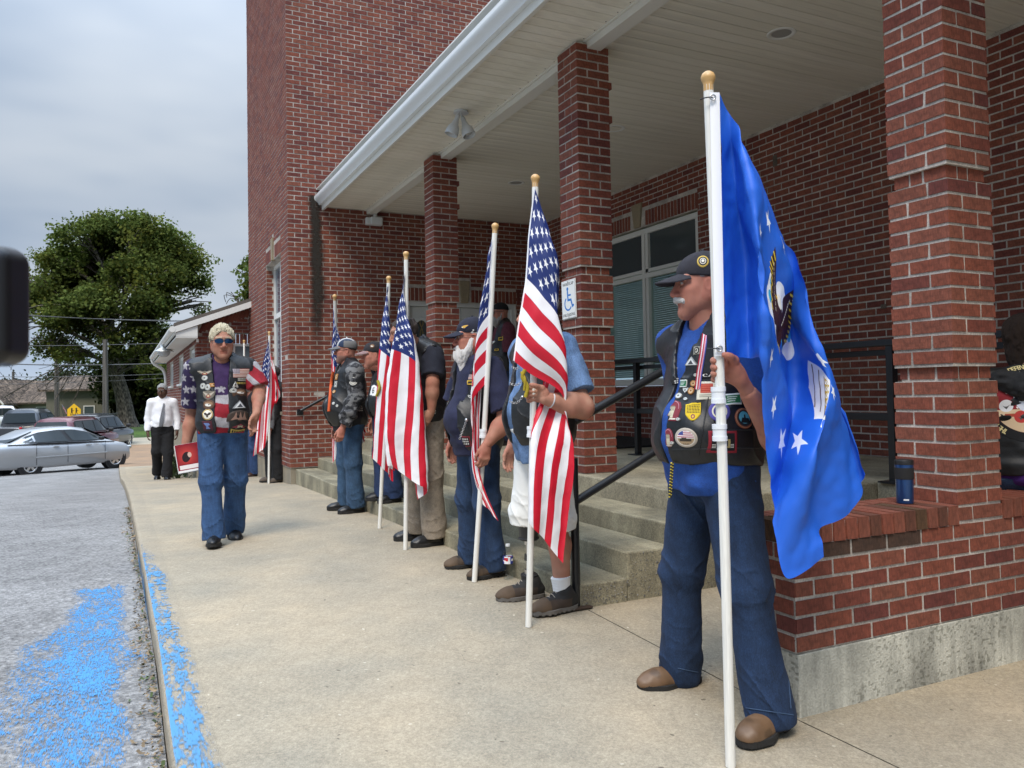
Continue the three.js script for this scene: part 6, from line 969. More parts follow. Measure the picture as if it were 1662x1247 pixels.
// ---- the seated woman at the right edge
{
  const root = V(3.97, .72, -2.42), fw = V(.8, 0, -.6).normalize(), rt = V(0, 0, 0).crossVectors(fw, V(0, 1, 0)).normalize(), up = V(0, 1, 0), g = thing('person', 'woman in black jacket with round back patch seated on the low wall, seen from behind', 'person', root), own = root, L = (f, r, u) => root.clone().addScaledVector(fw, f).addScaledVector(rt, r).add(V(0, u, 0)), F = [fw, up, rt];
  const tz = (e) => [ell(L(.02, 0, .12), [.14 + e, .15 + e, .2 + e], F), { f: ell(L(.02, 0, .34), [.125 + e, .2, .185 + e], F), k: .08 }, { f: cone(L(.01, -.15, .5), L(.01, .15, .5), .075 + e), k: .06 }, { f: cone(L(.0, 0, .5), L(.02, 0, .6), .055 + e, .05), k: .05 }];
  const arms = []; for (const m of [-1, 1]) arms.push({ f: cone(L(0, m * .18, .49), L(.03, m * .25, .24), .062, .055), k: .05 }, { f: cone(L(.03, m * .25, .24), L(.24, m * .16, .16), .052, .04), k: .03 });
  const legs = []; for (const m of [-1, 1]) legs.push({ f: cone(L(.0, m * .1, .09), L(.42, m * .12, .07), .1, .07), k: .05 }, { f: cone(L(.42, m * .12, .07), L(.44, m * .12, -.1), .065, .055), k: .04 });
  const [lo, hi] = bounds([L(0, 0, 0), L(.5, .3, .9), L(.5, -.3, -.1)], .3); const head = L(.06, 0, .725), H = headParts(head, fw, up, SK.fair, { neckBase: L(.01, 0, .55), noEyes: 1 });
  put('body', [mesh(blend([...tz(-.015), ...arms.map((a) => ({ f: grow(a.f, -.012), k: a.k })), ...legs.map((a) => ({ f: grow(a.f, -.015), k: a.k }))], .05), lo, hi, .014, own, () => SK.fair), mesh(H.f, ...bounds([head], .2), .008, own, H.colour), ...[-1, 1].map((m) => mesh(openHand(L(.24, m * .16, .16), fw.clone(), V(0, -1, 0), rt.clone().multiplyScalar(-m), .92, .6), ...bounds([L(.24, m * .16, .16)], .2), .008, own, () => SK.fair))], skinMat, g);
  const jf0 = blend([...tz(.022), ...arms], .05), jf = (x, y, z) => cut(jf0, half(L(0, 0, .075), V(0, -1, 0)))(x, y, z) + (vnoise3(x * 12 + 4, y * 26, z * 12) - .5) * .02;
  put('jacket', mesh(jf, lo, hi, .009, own), leatherMat([.018, .019, .021], { roughness: .55 }), g);
  const sf = cut(blend(tz(.012), .05), half(L(0, 0, .02), V(0, -1, 0))); put('shirt', mesh(cut((x, y, z) => sf(x, y, z) + (vnoise3(x * 14, y * 30, z * 14) - .5) * .012, half(L(0, 0, .13), V(0, 1, 0))), lo, hi, .01, own), clothMat([.085, .02, .22]), g);
  put('trousers', mesh(cut(blend([...tz(.004).slice(0, 1), ...legs], .05), half(L(0, 0, .06), V(0, 1, 0))), lo, hi, .012, own), denimMat([.07, .12, .2]), g);
  const hp = { H, own, g }; hair(hp, [.035, .02, .014], { amp: .012, nape: -.17, fat: .008, cell: .007, long: 1 });
  const hood = blend([cone(L(-.07, -.1, .535), L(-.1, 0, .5), .055, .06), { f: cone(L(-.1, 0, .5), L(-.07, .1, .535), .06, .055), k: .05 }], .04); put('hood', mesh((x, y, z) => hood(x, y, z) + (vnoise3(x * 34, y * 50, z * 34) - .5) * .022, lo, hi, .008, own), clothMat([.035, .037, .042]), g);
  PEOPLE.M = { g, own, f: jf, L };
}
// ---------------------------------------------------------------- flags on poles
function flag(label, { top, base, depth, foot, net, ss = [0, .2, .4, .6, .8, 1], ts = [0, .27, .54, .77, 1], m = usMat, opt = {}, group, couple, off = 0, header }) {
  const T = at(top[0], top[1], depth), B = foot || ground(base[0], base[1]); if (foot === undefined) B.y = gz(B.z) + .002; const o = thing(group ? 'flag' : 'flag', label, 'flag', B, 0), own = B, r = .0165;
  const D = T.clone().sub(B), ax = D.clone().normalize(), tl = T.clone().addScaledVector(ax, -.045).sub(own);
  const bend = tube([0, .25, .5, .75, 1].map((q) => tl.clone().multiplyScalar(q).addScaledVector(RGT, Math.sin(q * 3.14) * .006)), r, 20, 12);
  put('pole', bend, pvc, o);
  put('finial', new THREE.LatheGeometry([[.001, .046], [.010, .0445], [.019, .038], [.0235, .028], [.0235, .020], [.019, .009], [.0165, .002], [.0165, -.02]].map(([a, b]) => new THREE.Vector2(a, b)), 20).applyQuaternion(new THREE.Quaternion().setFromUnitVectors(V(0, 1, 0), ax)).translate(tl.x, tl.y, tl.z), wood, o);
  for (const q of couple || []) { const c = tl.clone().multiplyScalar(q); put('coupling', [rod(c.clone().addScaledVector(ax, -.027), c.clone().addScaledVector(ax, .027), .0225, 18), rod(c.clone().addScaledVector(ax, -.027), c.clone().addScaledVector(ax, -.012), .0245, 18), rod(c.clone().addScaledVector(ax, .012), c.clone().addScaledVector(ax, .027), .0245, 18)], pvcNew, o); }
  const g = clothGeo(net, ss, ts, depth + off, own, opt), cl = put('cloth', g, m, o);
  return { o, own, ax, tl, cl, T };
}
flag('American flag in front of the man with the prosthetic leg, nearest of the striped flags', { top: [869, 283], base: [858, 1018], depth: 4.03, off: -.035, couple: [.44], ss: [0, .11, .22, .45, .7, 1], ts: [0, .29, .54, .77, 1], net: [
  [[867, 303], [884, 350], [898, 405], [892, 520, .1], [880, 640, .11], [876, 780, .07]],
  [[858, 376], [880, 412, -.02], [905, 455, -.01], [898, 570, .1], [884, 670, .1], [878, 800, .05]],
  [[853, 450], [880, 480, -.035], [911, 532, -.02], [888, 640, .07], [866, 710, -.01], [862, 846, -.03]],
  [[842, 518], [868, 552, -.035], [916, 602, -.02], [912, 672, .05], [896, 765, -.035], [885, 878, -.035]],
  [[833, 585], [862, 608, -.01], [912, 641, .0], [927, 710, .06], [925, 800, .02], [913, 914]]], opt: { fold: .015, waves: 1.9, seed: .1, nt: 48, crinkle: .006 } });
flag('American flag wrapped close to the pole held by the bearded man', { top: [804, 362], base: [770, 945], depth: 4.985, off: -.02, couple: [.42], ss: [0, .085, .3, .5, .75, 1], net: [
  [[799, 385], [790, 432], [790, 520, .05], [783, 600, .06], [778, 690, .06], [776, 745, .05]],
  [[797, 447], [781, 488, -.02], [784, 570, .05], [776, 650, .05], [773, 730, .04], [782, 800, .03]],
  [[795, 508], [774, 545, -.025], [778, 620, .04], [770, 690, .03], [768, 755, .01], [786, 818]],
  [[792, 565], [768, 598, -.025], [768, 670, .0], [764, 720, -.01], [770, 775, -.02], [797, 834, -.02]],
  [[789, 622], [765, 655, -.02], [770, 705, -.03], [775, 745, -.03], [787, 795, -.02], [809, 846, -.02]]], opt: { fold: .010, waves: 1.6, seed: .35 } });
flag('large American flag spread wide in front of the man in khaki trousers', { top: [659, 408], base: [658, 893], depth: 6.03, off: -.04, ts: [0, .28, .54, .72, 1], net: [
  [[656, 432], [656, 510, .08], [650, 575, .09], [645, 650, .07], [640, 715, .05], [640, 765, .03]],
  [[655, 470], [645, 515, -.03], [637, 567, -.03], [630, 640, -.01], [628, 710, -.02], [634, 757, -.02]],
  [[659, 505], [668, 545, -.05], [674, 587, -.04], [672, 660, -.05], [666, 730, -.04], [668, 780, -.03]],
  [[661, 540, .04], [670, 580, .03], [678, 620, .02], [685, 690, .0], [690, 745, -.01], [694, 796, -.01]],
  [[661, 600, .06], [664, 640, .09], [668, 690, .11], [670, 730, .11], [672, 770, .09], [678, 813, .05]]], opt: { fold: .02, waves: 2.1, seed: .7, nt: 48, crinkle: .007 } });
flag('narrow American flag just left of the widest flag, above the bottom step', { top: [631, 448], base: [616, 858], depth: 7.03, off: -.03, ts: [0, .34, .54, .75, 1], net: [
  [[630, 462], [632, 515, .07], [632, 566, .08], [628, 640, .08], [624, 700, .06], [620, 750, .04]],
  [[628, 470], [622, 515, -.02], [617, 566, -.03], [611, 635, -.02], [606, 690, -.02], [604, 743]],
  [[631, 500], [634, 545, -.04], [636, 585, -.04], [628, 650, -.04], [623, 705, -.03], [620, 758]],
  [[633, 540, .03], [639, 580, .02], [641, 615, .02], [638, 670, .0], [634, 720, .0], [632, 772, .0]],
  [[634, 570, .05], [640, 600, .09], [641, 640, .1], [638, 690, .08], [636, 735, .06], [636, 782, .04]]], opt: { fold: .018, waves: 1.8, seed: .2, ns: 48, nt: 40 } });
flag('American flag hanging behind the man in the camouflage jacket', { top: [543, 478], base: [553, 811], depth: 8.42, off: .02, net: [
  [[541, 494], [539, 540], [537, 580], [537, 640], [538, 700], [539, 758]],
  [[543, 520], [546, 560, -.02], [548, 600, -.02], [547, 650], [546, 700], [545, 745]],
  [[545, 530], [553, 560], [558, 600], [566, 650], [575, 690], [584, 722]],
  [[546, 550, .04], [557, 580, .05], [564, 620, .05], [575, 660, .05], [586, 690, .05], [592, 712, .05]],
  [[546, 575, .06], [556, 600, .08], [562, 640, .08], [572, 670, .08], [584, 690, .08], [593, 700, .08]]], opt: { fold: .02, waves: 2.5, seed: .5, ns: 40, nt: 28 } });
flag('American flag beside the tower window, held by the man in the grey jacket', { top: [437, 538], base: [436, 785], depth: 11.95, off: -.03, net: [
  [[436, 550], [431, 580], [426, 608], [421, 655], [415, 705], [411, 741]],
  [[437, 562], [434, 590, -.03], [431, 620, -.03], [427, 662, -.03], [423, 705], [421, 733]],
  [[438, 572], [438, 600, -.02], [437, 630], [434, 668], [432, 700], [431, 722]],
  [[439, 575], [446, 598], [450, 620, .03], [452, 640, .05], [450, 650, .07], [446, 655, .08]],
  [[440, 600], [446, 615], [450, 632], [453, 645, .02], [452, 652, .03], [448, 656, .05]]], opt: { fold: .03, waves: 2.4, seed: .9, ns: 40, nt: 28 } });
for (const [label, top, u0, seed] of [['American flag seen just right of the walking man, over his shoulder', [396, 552], 398, .3], ['American flag seen just left of the walking man, beyond his arm', [329, 570], 326, .6]]) { const d = u0 > 350 ? 14.6 : 16.2, k = 12 / d; flag(label, { top, base: [u0 - 3, 775], depth: d, off: -.03, net: [0, .27, .54, .77, 1].map((t) => [0, .2, .4, .6, .8, 1].map((s) => [top[0] + (t - .3) * (6 + s * 26) * k * (u0 > 350 ? 1 : -1) - s * 9 * (u0 > 350 ? -.4 : 1), top[1] + 10 + t * 38 * k + s * 150 * k * (1 - t * .25), t > .6 ? .05 : 0])), opt: { fold: .03, waves: 2.4, seed, ns: 30, nt: 22 } }); }
{ // the blue flag
  const f = flag('big blue flag with an eagle emblem and white stars held by the man in front', { top: [1149, 116], base: [1186, 1245], depth: 2.62, m: afMat, off: -.005, couple: [.545, .49], ss: [0, .1, .2, .34, .5, .58, .66, .85, 1], ts: [0, .25, .5, .75, 1], net: [
    [[1168, 152], [1184, 186, .020], [1203, 222, -.020], [1228, 275, -.027], [1268, 370, .027], [1284, 410, .068], [1312, 490, .000], [1372, 690, .068], [1400, 772, .068]],
    [[1170, 255], [1196, 296, .061], [1222, 334, -.081], [1240, 380, -.041], [1272, 455, .041], [1290, 510, .121], [1332, 575, -.027], [1372, 706, .081], [1396, 790, .095]],
    [[1172, 362], [1208, 400, .088], [1233, 430, -.108], [1249, 465, -.041], [1274, 530, .041], [1292, 580, .149], [1345, 632, -.041], [1366, 735, .041], [1378, 836, .041]],
    [[1174, 470], [1214, 496, .095], [1239, 520, -.101], [1250, 580, -.041], [1268, 640, .041], [1284, 690, .121], [1322, 730, -.081], [1318, 830, -.027], [1332, 864, .000]],
    [[1177, 578], [1216, 582, .068], [1237, 588, -.068], [1240, 670, -.041], [1250, 775, .000], [1256, 830, .027], [1262, 872, -.027], [1276, 938, -.041], [1335, 904, -.014]]], opt: { fold: .013, waves: 1.6, seed: .15, ns: 110, nt: 70, crinkle: .007 } });
  const hd = []; for (let i = 0; i <= 30; i++) { const t = i / 30; for (const [du, dd] of [[-16, -.021], [-8, -.026], [0, -.02]]) hd.push(at(lerp(1168, 1177, t) + du, lerp(150, 578, t), 2.62 + dd).sub(f.own)); }
  const P = hd.flatMap((p) => [p.x, p.y, p.z]), I = []; for (let i = 0; i < 30; i++) for (let k = 0; k < 2; k++) { const a = i * 3 + k; I.push(a, a + 3, a + 1, a + 3, a + 4, a + 1); } const g = new THREE.BufferGeometry(); g.setAttribute('position', new THREE.Float32BufferAttribute(P, 3)); g.setAttribute('uv', new THREE.Float32BufferAttribute(hd.flatMap((p) => [p.x, p.y]), 2)); g.setIndex(I); g.computeVertexNormals(); put('header', g, hem, f.o);
  const look = new THREE.Quaternion().setFromUnitVectors(V(0, 0, 1), FWD.clone().negate());
  for (const [u, v] of [[1157, 158], [1168, 566]]) { const p = at(u, v, 2.588).sub(f.own); put('grommet', new THREE.TorusGeometry(.0085, .0028, 8, 18).applyQuaternion(look).translate(p.x, p.y, p.z), metal, f.o); put('tie', [tube([p.clone(), p.clone().addScaledVector(RGT, -.018), p.clone().addScaledVector(RGT, -.036).addScaledVector(FWD, .02)], .0022, 10, 5)], frameBlack, f.o); }
}
{ // yellow tie cloth at the gripping hand of the nearest flag
  const p = [[852, 600], [848, 612], [856, 628], [853, 645]].map(([u, v]) => at(u, v, 3.96)); tag(put('yellow_ribbon', [tube(p, .010, 16, 6), tube([at(846, 604, 3.97), at(852, 616, 3.955), at(851, 634, 3.96)], .008, 12, 6)], clothMat([.62, .46, .03])), 'yellow ribbon tied where the nearest striped flag is gripped', 'ribbon');
  const r2 = tube([at(613, 618, 6.95), at(616, 630, 6.93), at(611, 643, 6.95)], .013, 12, 6); tag(put('yellow_ribbon', r2, clothMat([.62, .46, .03])), 'yellow ribbon on the narrow flag above the bottom step', 'ribbon');
}
// ---------------------------------------------------------------- sewn patches, pins and lettering
const CELL = 256, GRID = 8;
const DRAW = {
  eagle: (c, o = {}) => { c.fillStyle = o.bg || '#e8e2cf'; c.beginPath(); c.arc(128, 128, 124, 0, 7); c.fill(); c.strokeStyle = o.ring || '#b08a2e'; c.lineWidth = 20; c.beginPath(); c.arc(128, 128, 110, 0, 7); c.stroke(); c.fillStyle = o.fg || '#3a2f2a'; c.beginPath(); c.moveTo(40, 90); c.quadraticCurveTo(100, 70, 128, 120); c.quadraticCurveTo(156, 70, 216, 90); c.quadraticCurveTo(190, 150, 150, 150); c.lineTo(150, 190); c.lineTo(106, 190); c.lineTo(106, 150); c.quadraticCurveTo(66, 150, 40, 90); c.fill(); c.fillStyle = o.head || '#f6f2e6'; c.beginPath(); c.arc(128, 92, 20, 0, 7); c.fill(); },
  flagtruck: (c) => { c.fillStyle = '#b9aea0'; c.fillRect(0, 0, 256, 256); c.fillStyle = '#d9cfc2'; c.beginPath(); c.arc(128, 128, 100, 0, 7); c.fill(); c.save(); c.beginPath(); c.arc(128, 128, 92, 0, 7); c.clip(); for (let i = 0; i < 8; i++) { c.fillStyle = i % 2 ? '#eee' : '#b5384a'; c.fillRect(0, 30 + i * 13, 256, 14); } c.fillStyle = '#3d4f94'; c.fillRect(20, 30, 86, 60); c.fillStyle = '#a58c6c'; c.fillRect(0, 132, 256, 130); c.fillStyle = '#3c3228'; c.fillRect(60, 138, 130, 34); c.fillRect(82, 124, 56, 20); c.restore(); c.fillStyle = '#333'; c.font = 'bold 26px sans-serif'; c.textAlign = 'center'; c.fillText('U.S.A.', 128, 214); },
  rider: (c) => { c.fillStyle = '#8a4a30'; c.fillRect(0, 0, 256, 256); c.strokeStyle = '#c99a72'; c.lineWidth = 5; c.beginPath(); c.arc(128, 128, 112, 0, 7); c.stroke(); c.fillStyle = '#1f2326'; c.beginPath(); c.arc(128, 128, 96, 0, 7); c.fill(); c.fillStyle = '#62b4c0'; c.beginPath(); c.arc(128, 120, 74, 0, 7); c.fill(); c.fillStyle = '#17181a'; c.beginPath(); c.moveTo(70, 180); c.lineTo(96, 120); c.lineTo(120, 124); c.lineTo(128, 84); c.lineTo(146, 86); c.lineTo(146, 126); c.lineTo(184, 132); c.lineTo(190, 190); c.closePath(); c.fill(); },
  yellow: (c) => { c.fillStyle = '#171712'; c.fillRect(0, 0, 256, 256); c.save(); c.translate(10, 10); c.scale(.92, .92); c.fillStyle = '#d8b81f'; c.fillRect(6, 6, 244, 244); c.restore(); c.strokeStyle = '#3b3410'; c.lineWidth = 9; for (let i = 0; i < 6; i++) { c.setLineDash([22 + i * 3, 6, 34, 7]); c.beginPath(); c.moveTo(34, 44 + i * 19); c.lineTo(222, 44 + i * 19); c.stroke(); } c.setLineDash([]); c.fillStyle = '#7d2f52'; c.beginPath(); c.arc(128, 190, 30, 0, 7); c.fill(); c.fillStyle = '#d9b24a'; c.beginPath(); c.arc(128, 190, 16, 0, 7); c.fill(); },
  redbox: (c) => { c.fillStyle = '#8e1c2a'; c.fillRect(0, 0, 256, 256); c.fillStyle = '#141214'; c.fillRect(26, 30, 204, 196); c.fillStyle = '#b7a36a'; c.fillRect(98, 96, 90, 96); c.fillStyle = '#222'; c.fillRect(120, 110, 46, 66); c.fillStyle = '#e4dfd2'; c.font = 'bold 40px serif'; c.save(); c.translate(60, 196); c.rotate(-Math.PI / 2); c.fillText('III', 0, 0); c.fillText('III', 0, 160); c.restore(); },
  redmap: (c) => { c.fillStyle = '#d8d2bd'; c.fillRect(0, 0, 256, 256); c.fillStyle = '#b5412e'; c.fillRect(40, 30, 120, 130); c.strokeStyle = '#d9765f'; c.lineWidth = 6; for (let i = 0; i < 4; i++) { c.beginPath(); c.moveTo(50, 50 + i * 30); c.lineTo(150, 50 + i * 30); c.stroke(); } c.fillStyle = '#8d8a78'; c.fillRect(30, 182, 190, 12); c.fillRect(30, 206, 150, 12); },
  green: (c) => { c.fillStyle = '#e9efe6'; c.fillRect(0, 0, 256, 256); c.fillStyle = '#2f7a4c'; c.fillRect(18, 40, 220, 176); c.fillStyle = '#dfe9da'; for (let i = 0; i < 3; i++) c.fillRect(40, 66 + i * 46, 150 - i * 20, 22); },
  purple: (c) => { c.fillStyle = '#57509a'; c.fillRect(0, 0, 256, 256); c.fillStyle = '#e7dfc0'; c.beginPath(); c.arc(128, 128, 88, 0, 7); c.fill(); c.fillStyle = '#4a4386'; c.beginPath(); c.arc(128, 128, 70, 0, 7); c.fill(); c.fillStyle = '#cfc06a'; c.beginPath(); c.ellipse(150, 110, 44, 60, .5, 0, 7); c.fill(); },
  name: (c) => { c.fillStyle = '#0f0f10'; c.fillRect(0, 0, 256, 256); c.fillStyle = '#e6e2d6'; c.font = 'bold 150px serif'; c.fillText('CA', 20, 186); },
  maroon: (c) => { c.fillStyle = '#7c2a36'; c.fillRect(0, 0, 256, 256); c.fillStyle = '#c9bfa4'; c.fillRect(80, 90, 90, 130); c.fillStyle = '#8f8870'; for (let i = 0; i < 4; i++) c.fillRect(88 + i * 20, 76, 14, 60); c.fillStyle = '#e0d9c6'; c.fillRect(40, 226, 180, 14); c.strokeStyle = '#b3818a'; c.lineWidth = 8; c.beginPath(); c.arc(128, 110, 92, Math.PI, 0); c.stroke(); },
  pow: (c) => { c.fillStyle = '#8d897e'; c.fillRect(0, 0, 256, 256); c.fillStyle = '#1d1c1b'; c.beginPath(); c.ellipse(128, 128, 92, 108, 0, 0, 7); c.fill(); c.fillStyle = '#c9c4b6'; c.beginPath(); c.ellipse(120, 134, 52, 70, 0, 0, 7); c.fill(); c.fillStyle = '#2a2826'; c.beginPath(); c.ellipse(112, 130, 30, 48, .2, 0, 7); c.fill(); },
  tri: (c) => { c.fillStyle = '#8a8c8b'; c.fillRect(0, 0, 256, 256); c.fillStyle = '#d6d7d4'; c.beginPath(); c.moveTo(128, 30); c.lineTo(226, 220); c.lineTo(30, 220); c.fill(); c.fillStyle = '#44464a'; c.beginPath(); c.moveTo(128, 90); c.lineTo(180, 200); c.lineTo(76, 200); c.fill(); },
  bars: (c) => { c.fillStyle = '#1a1a1b'; c.fillRect(0, 0, 256, 256); for (let i = 0; i < 3; i++) { c.fillStyle = ['#cfcabd', '#a9a493', '#d8d4c8'][i]; c.fillRect(14, 22 + i * 76, 228, 58); c.fillStyle = '#262524'; for (let k = 0; k < 7; k++) c.fillRect(28 + k * 31, 36 + i * 76, 18, 30); } },
  pin: (c) => { c.fillStyle = '#b98147'; c.fillRect(0, 0, 256, 256); c.fillStyle = '#e0b98a'; c.beginPath(); c.arc(128, 128, 84, 0, 7); c.fill(); c.fillStyle = '#8f5a2c'; c.beginPath(); c.arc(128, 118, 34, 0, 7); c.fill(); },
  silver: (c) => { c.fillStyle = '#b9b7ae'; c.fillRect(0, 0, 256, 256); c.fillStyle = '#dedcd2'; c.beginPath(); c.arc(128, 128, 90, 0, 7); c.fill(); c.fillStyle = '#77736a'; c.beginPath(); c.arc(120, 120, 40, 0, 7); c.fill(); },
  flag: (c) => { for (let i = 0; i < 13; i++) { c.fillStyle = i % 2 ? '#cdbcb0' : '#a4604f'; c.fillRect(0, i * 20, 256, 20); } c.fillStyle = '#8b7f86'; c.fillRect(0, 0, 110, 140); c.fillStyle = '#ddd5cc'; for (let i = 0; i < 16; i++) c.fillRect(14 + (i % 4) * 25, 16 + Math.floor(i / 4) * 32, 8, 8); },
  wings: (c) => { c.fillStyle = '#6f675b'; c.fillRect(0, 0, 256, 256); c.strokeStyle = '#b5aa98'; c.lineWidth = 10; for (let i = 0; i < 6; i++) { c.beginPath(); c.moveTo(10 + i * 12, 40 + i * 16); c.lineTo(110, 90 + i * 14); c.stroke(); c.beginPath(); c.moveTo(246 - i * 12, 40 + i * 16); c.lineTo(146, 90 + i * 14); c.stroke(); } c.fillStyle = '#8d3f38'; c.beginPath(); c.arc(128, 150, 46, 0, 7); c.fill(); c.fillStyle = '#cbb98f'; c.beginPath(); c.arc(128, 142, 24, 0, 7); c.fill(); },
  bluered: (c) => { c.fillStyle = '#50202c'; c.fillRect(0, 0, 256, 256); c.fillStyle = '#6d83b5'; c.beginPath(); c.moveTo(50, 40); c.lineTo(180, 50); c.lineTo(210, 100); c.lineTo(150, 120); c.lineTo(200, 200); c.lineTo(80, 210); c.lineTo(100, 130); c.fill(); c.fillStyle = '#20232c'; c.fillRect(40, 206, 180, 24); },
  tan: (c) => { c.fillStyle = '#5b4130'; c.fillRect(0, 0, 256, 256); c.fillStyle = '#8f6f52'; c.beginPath(); c.ellipse(128, 110, 90, 60, 0, 0, 7); c.fill(); c.fillStyle = '#e2ddd0'; c.beginPath(); c.ellipse(120, 140, 66, 34, .2, 0, 7); c.fill(); c.fillStyle = '#26201c'; c.beginPath(); c.ellipse(140, 132, 20, 12, 0, 0, 7); c.fill(); },
  gold: (c) => { c.fillStyle = '#14140f'; c.fillRect(0, 0, 256, 256); c.fillStyle = '#b29a4c'; c.fillRect(14, 40, 228, 176); c.fillStyle = '#2b2718'; for (let i = 0; i < 6; i++) c.fillRect(34 + i * 33, 80, 20, 96); },
  jets: (c) => { c.fillStyle = '#4d4038'; c.fillRect(0, 0, 256, 256); c.fillStyle = '#b08a78'; for (const x of [70, 128, 186]) { c.beginPath(); c.moveTo(x, 30); c.lineTo(x + 18, 150); c.lineTo(x + 44, 220); c.lineTo(x - 44, 220); c.lineTo(x - 18, 150); c.fill(); } },
  veteran: (c) => { c.fillStyle = '#1d1b21'; c.fillRect(0, 0, 256, 256); c.fillStyle = '#d8c48c'; c.font = 'bold 62px serif'; c.textAlign = 'center'; c.fillText('VETERAN', 128, 150, 246); },
  capoval: (c) => { c.fillStyle = '#c9a94e'; c.fillRect(0, 0, 256, 256); c.fillStyle = '#19171a'; c.beginPath(); c.ellipse(128, 128, 96, 96, 0, 0, 7); c.fill(); c.strokeStyle = '#ece4d2'; c.lineWidth = 14; c.beginPath(); c.arc(128, 128, 60, 0, 7); c.stroke(); c.fillStyle = '#d9d2c0'; c.beginPath(); c.arc(128, 124, 34, 0, 7); c.fill(); },
  letters: (c) => { c.fillStyle = '#101011'; c.fillRect(0, 0, 256, 256); c.fillStyle = '#c9c9c4'; for (let i = 0; i < 3; i++) for (let k = 0; k < 6; k++) if ((i * 5 + k * 3) % 7) c.fillRect(22 + k * 37, 30 + i * 74, 24, 50); },
  redtext: (c) => { c.fillStyle = '#7a2530'; c.fillRect(0, 0, 256, 256); c.fillStyle = '#121214'; c.fillRect(24, 30, 208, 196); c.fillStyle = '#d5d2cc'; for (let i = 0; i < 3; i++) for (let k = 0; k < 5; k++) c.fillRect(46 + k * 36, 52 + i * 56, 24, 36); },
  compass: (c) => { c.fillStyle = '#1a1b1c'; c.fillRect(0, 0, 256, 256); c.fillStyle = '#c9c5ba'; c.beginPath(); c.arc(128, 128, 104, 0, 7); c.fill(); c.strokeStyle = '#55524c'; c.lineWidth = 10; c.beginPath(); c.arc(128, 128, 78, 0, 7); c.stroke(); c.fillStyle = '#6d6a62'; c.beginPath(); c.moveTo(70, 150); c.lineTo(190, 84); c.lineTo(150, 160); c.fill(); },
  six: (c) => { c.fillStyle = '#ececec'; c.fillRect(0, 0, 256, 256); c.fillStyle = '#151515'; c.font = 'bold 190px sans-serif'; c.textAlign = 'center'; c.fillText('6', 128, 196); },
  yellowtab: (c) => { c.fillStyle = '#171510'; c.fillRect(0, 0, 256, 256); c.fillStyle = '#c9a33a'; c.fillRect(20, 40, 216, 176); c.fillStyle = '#2c2412'; c.fillRect(60, 84, 140, 88); },
  capeagle: (c) => { c.fillStyle = '#1e2140'; c.fillRect(0, 0, 256, 256); c.fillStyle = '#c79a3c'; c.beginPath(); c.moveTo(20, 120); c.quadraticCurveTo(110, 40, 236, 50); c.quadraticCurveTo(180, 110, 150, 170); c.quadraticCurveTo(90, 190, 20, 120); c.fill(); c.fillStyle = '#e8e4da'; c.fillRect(30, 130, 50, 40); },
};
const KEYS = Object.keys(DRAW), atlas = canvasTex(2048, 2048, (c) => {
  KEYS.forEach((k, i) => { c.save(); c.translate((i % GRID) * CELL, Math.floor(i / GRID) * CELL); c.beginPath(); c.rect(0, 0, CELL, CELL); c.clip(); DRAW[k](c); c.restore(); });
  c.save(); c.translate(1024, 1024); c.fillStyle = '#141416'; c.fillRect(0, 0, 1024, 1024);       // the big round back patch
  c.fillStyle = '#17181c'; c.beginPath(); c.arc(512, 512, 505, 0, 7); c.fill(); c.fillStyle = '#8c2029'; c.beginPath(); c.arc(512, 512, 385, 0, 7); c.fill(); c.fillStyle = '#f0ece4'; const r = rng(8); for (let i = 0; i < 70; i++) { const a = r() * 6.3, d = Math.sqrt(r()) * 360; star(c, 512 + Math.cos(a) * d, 512 + Math.sin(a) * d - 60, 15); }
  c.fillStyle = '#e5c9a4'; c.beginPath(); c.arc(512, 512, 384, .25, Math.PI - .25); c.fill(); c.fillStyle = '#b4533c'; c.fillRect(250, 660, 520, 40); c.fillStyle = '#dfe3ee'; c.beginPath(); c.ellipse(540, 420, 190, 250, 0, 0, 7); c.fill(); c.fillStyle = '#b8c2d8'; c.beginPath(); c.ellipse(580, 440, 110, 160, .3, 0, 7); c.fill();
  for (const [x, y, k] of [[270, 560, '#e9e9ea'], [420, 700, '#c8403c'], [600, 720, '#d8b93c']]) { c.fillStyle = k; c.beginPath(); c.arc(x, y, 76, 0, 7); c.fill(); c.fillStyle = '#5b5a58'; c.beginPath(); c.moveTo(x - 40, y - 6); c.quadraticCurveTo(x, y + 30, x + 44, y - 20); c.lineTo(x, y + 44); c.fill(); }
  c.fillStyle = '#e9d79a'; c.font = 'bold 84px sans-serif'; c.textAlign = 'center'; const txt = 'THE NATION WHICH FORGETS ITS DEFENDERS WILL BE ITSELF FORGOTTEN ', n = txt.length; for (let i = 0; i < n; i++) { const a = Math.PI * .70 + i * .0735; c.save(); c.translate(512 + Math.cos(a) * 418, 512 + Math.sin(a) * 418); c.rotate(a + Math.PI / 2); c.fillText(txt[i], 0, 0); c.restore(); } c.restore();
});
const patchMat = mat({ map: atlas, roughness: .8, bumpMap: rep(weave, 40), bumpScale: .0004, side: THREE.DoubleSide }), pinMat = mat({ map: atlas, roughness: .35, metalness: .5, side: THREE.DoubleSide });
const cellUV = (k) => { const i = KEYS.indexOf(k); return [(i % GRID) / GRID, 1 - (Math.floor(i / GRID) + 1) / GRID, 1 / GRID]; };
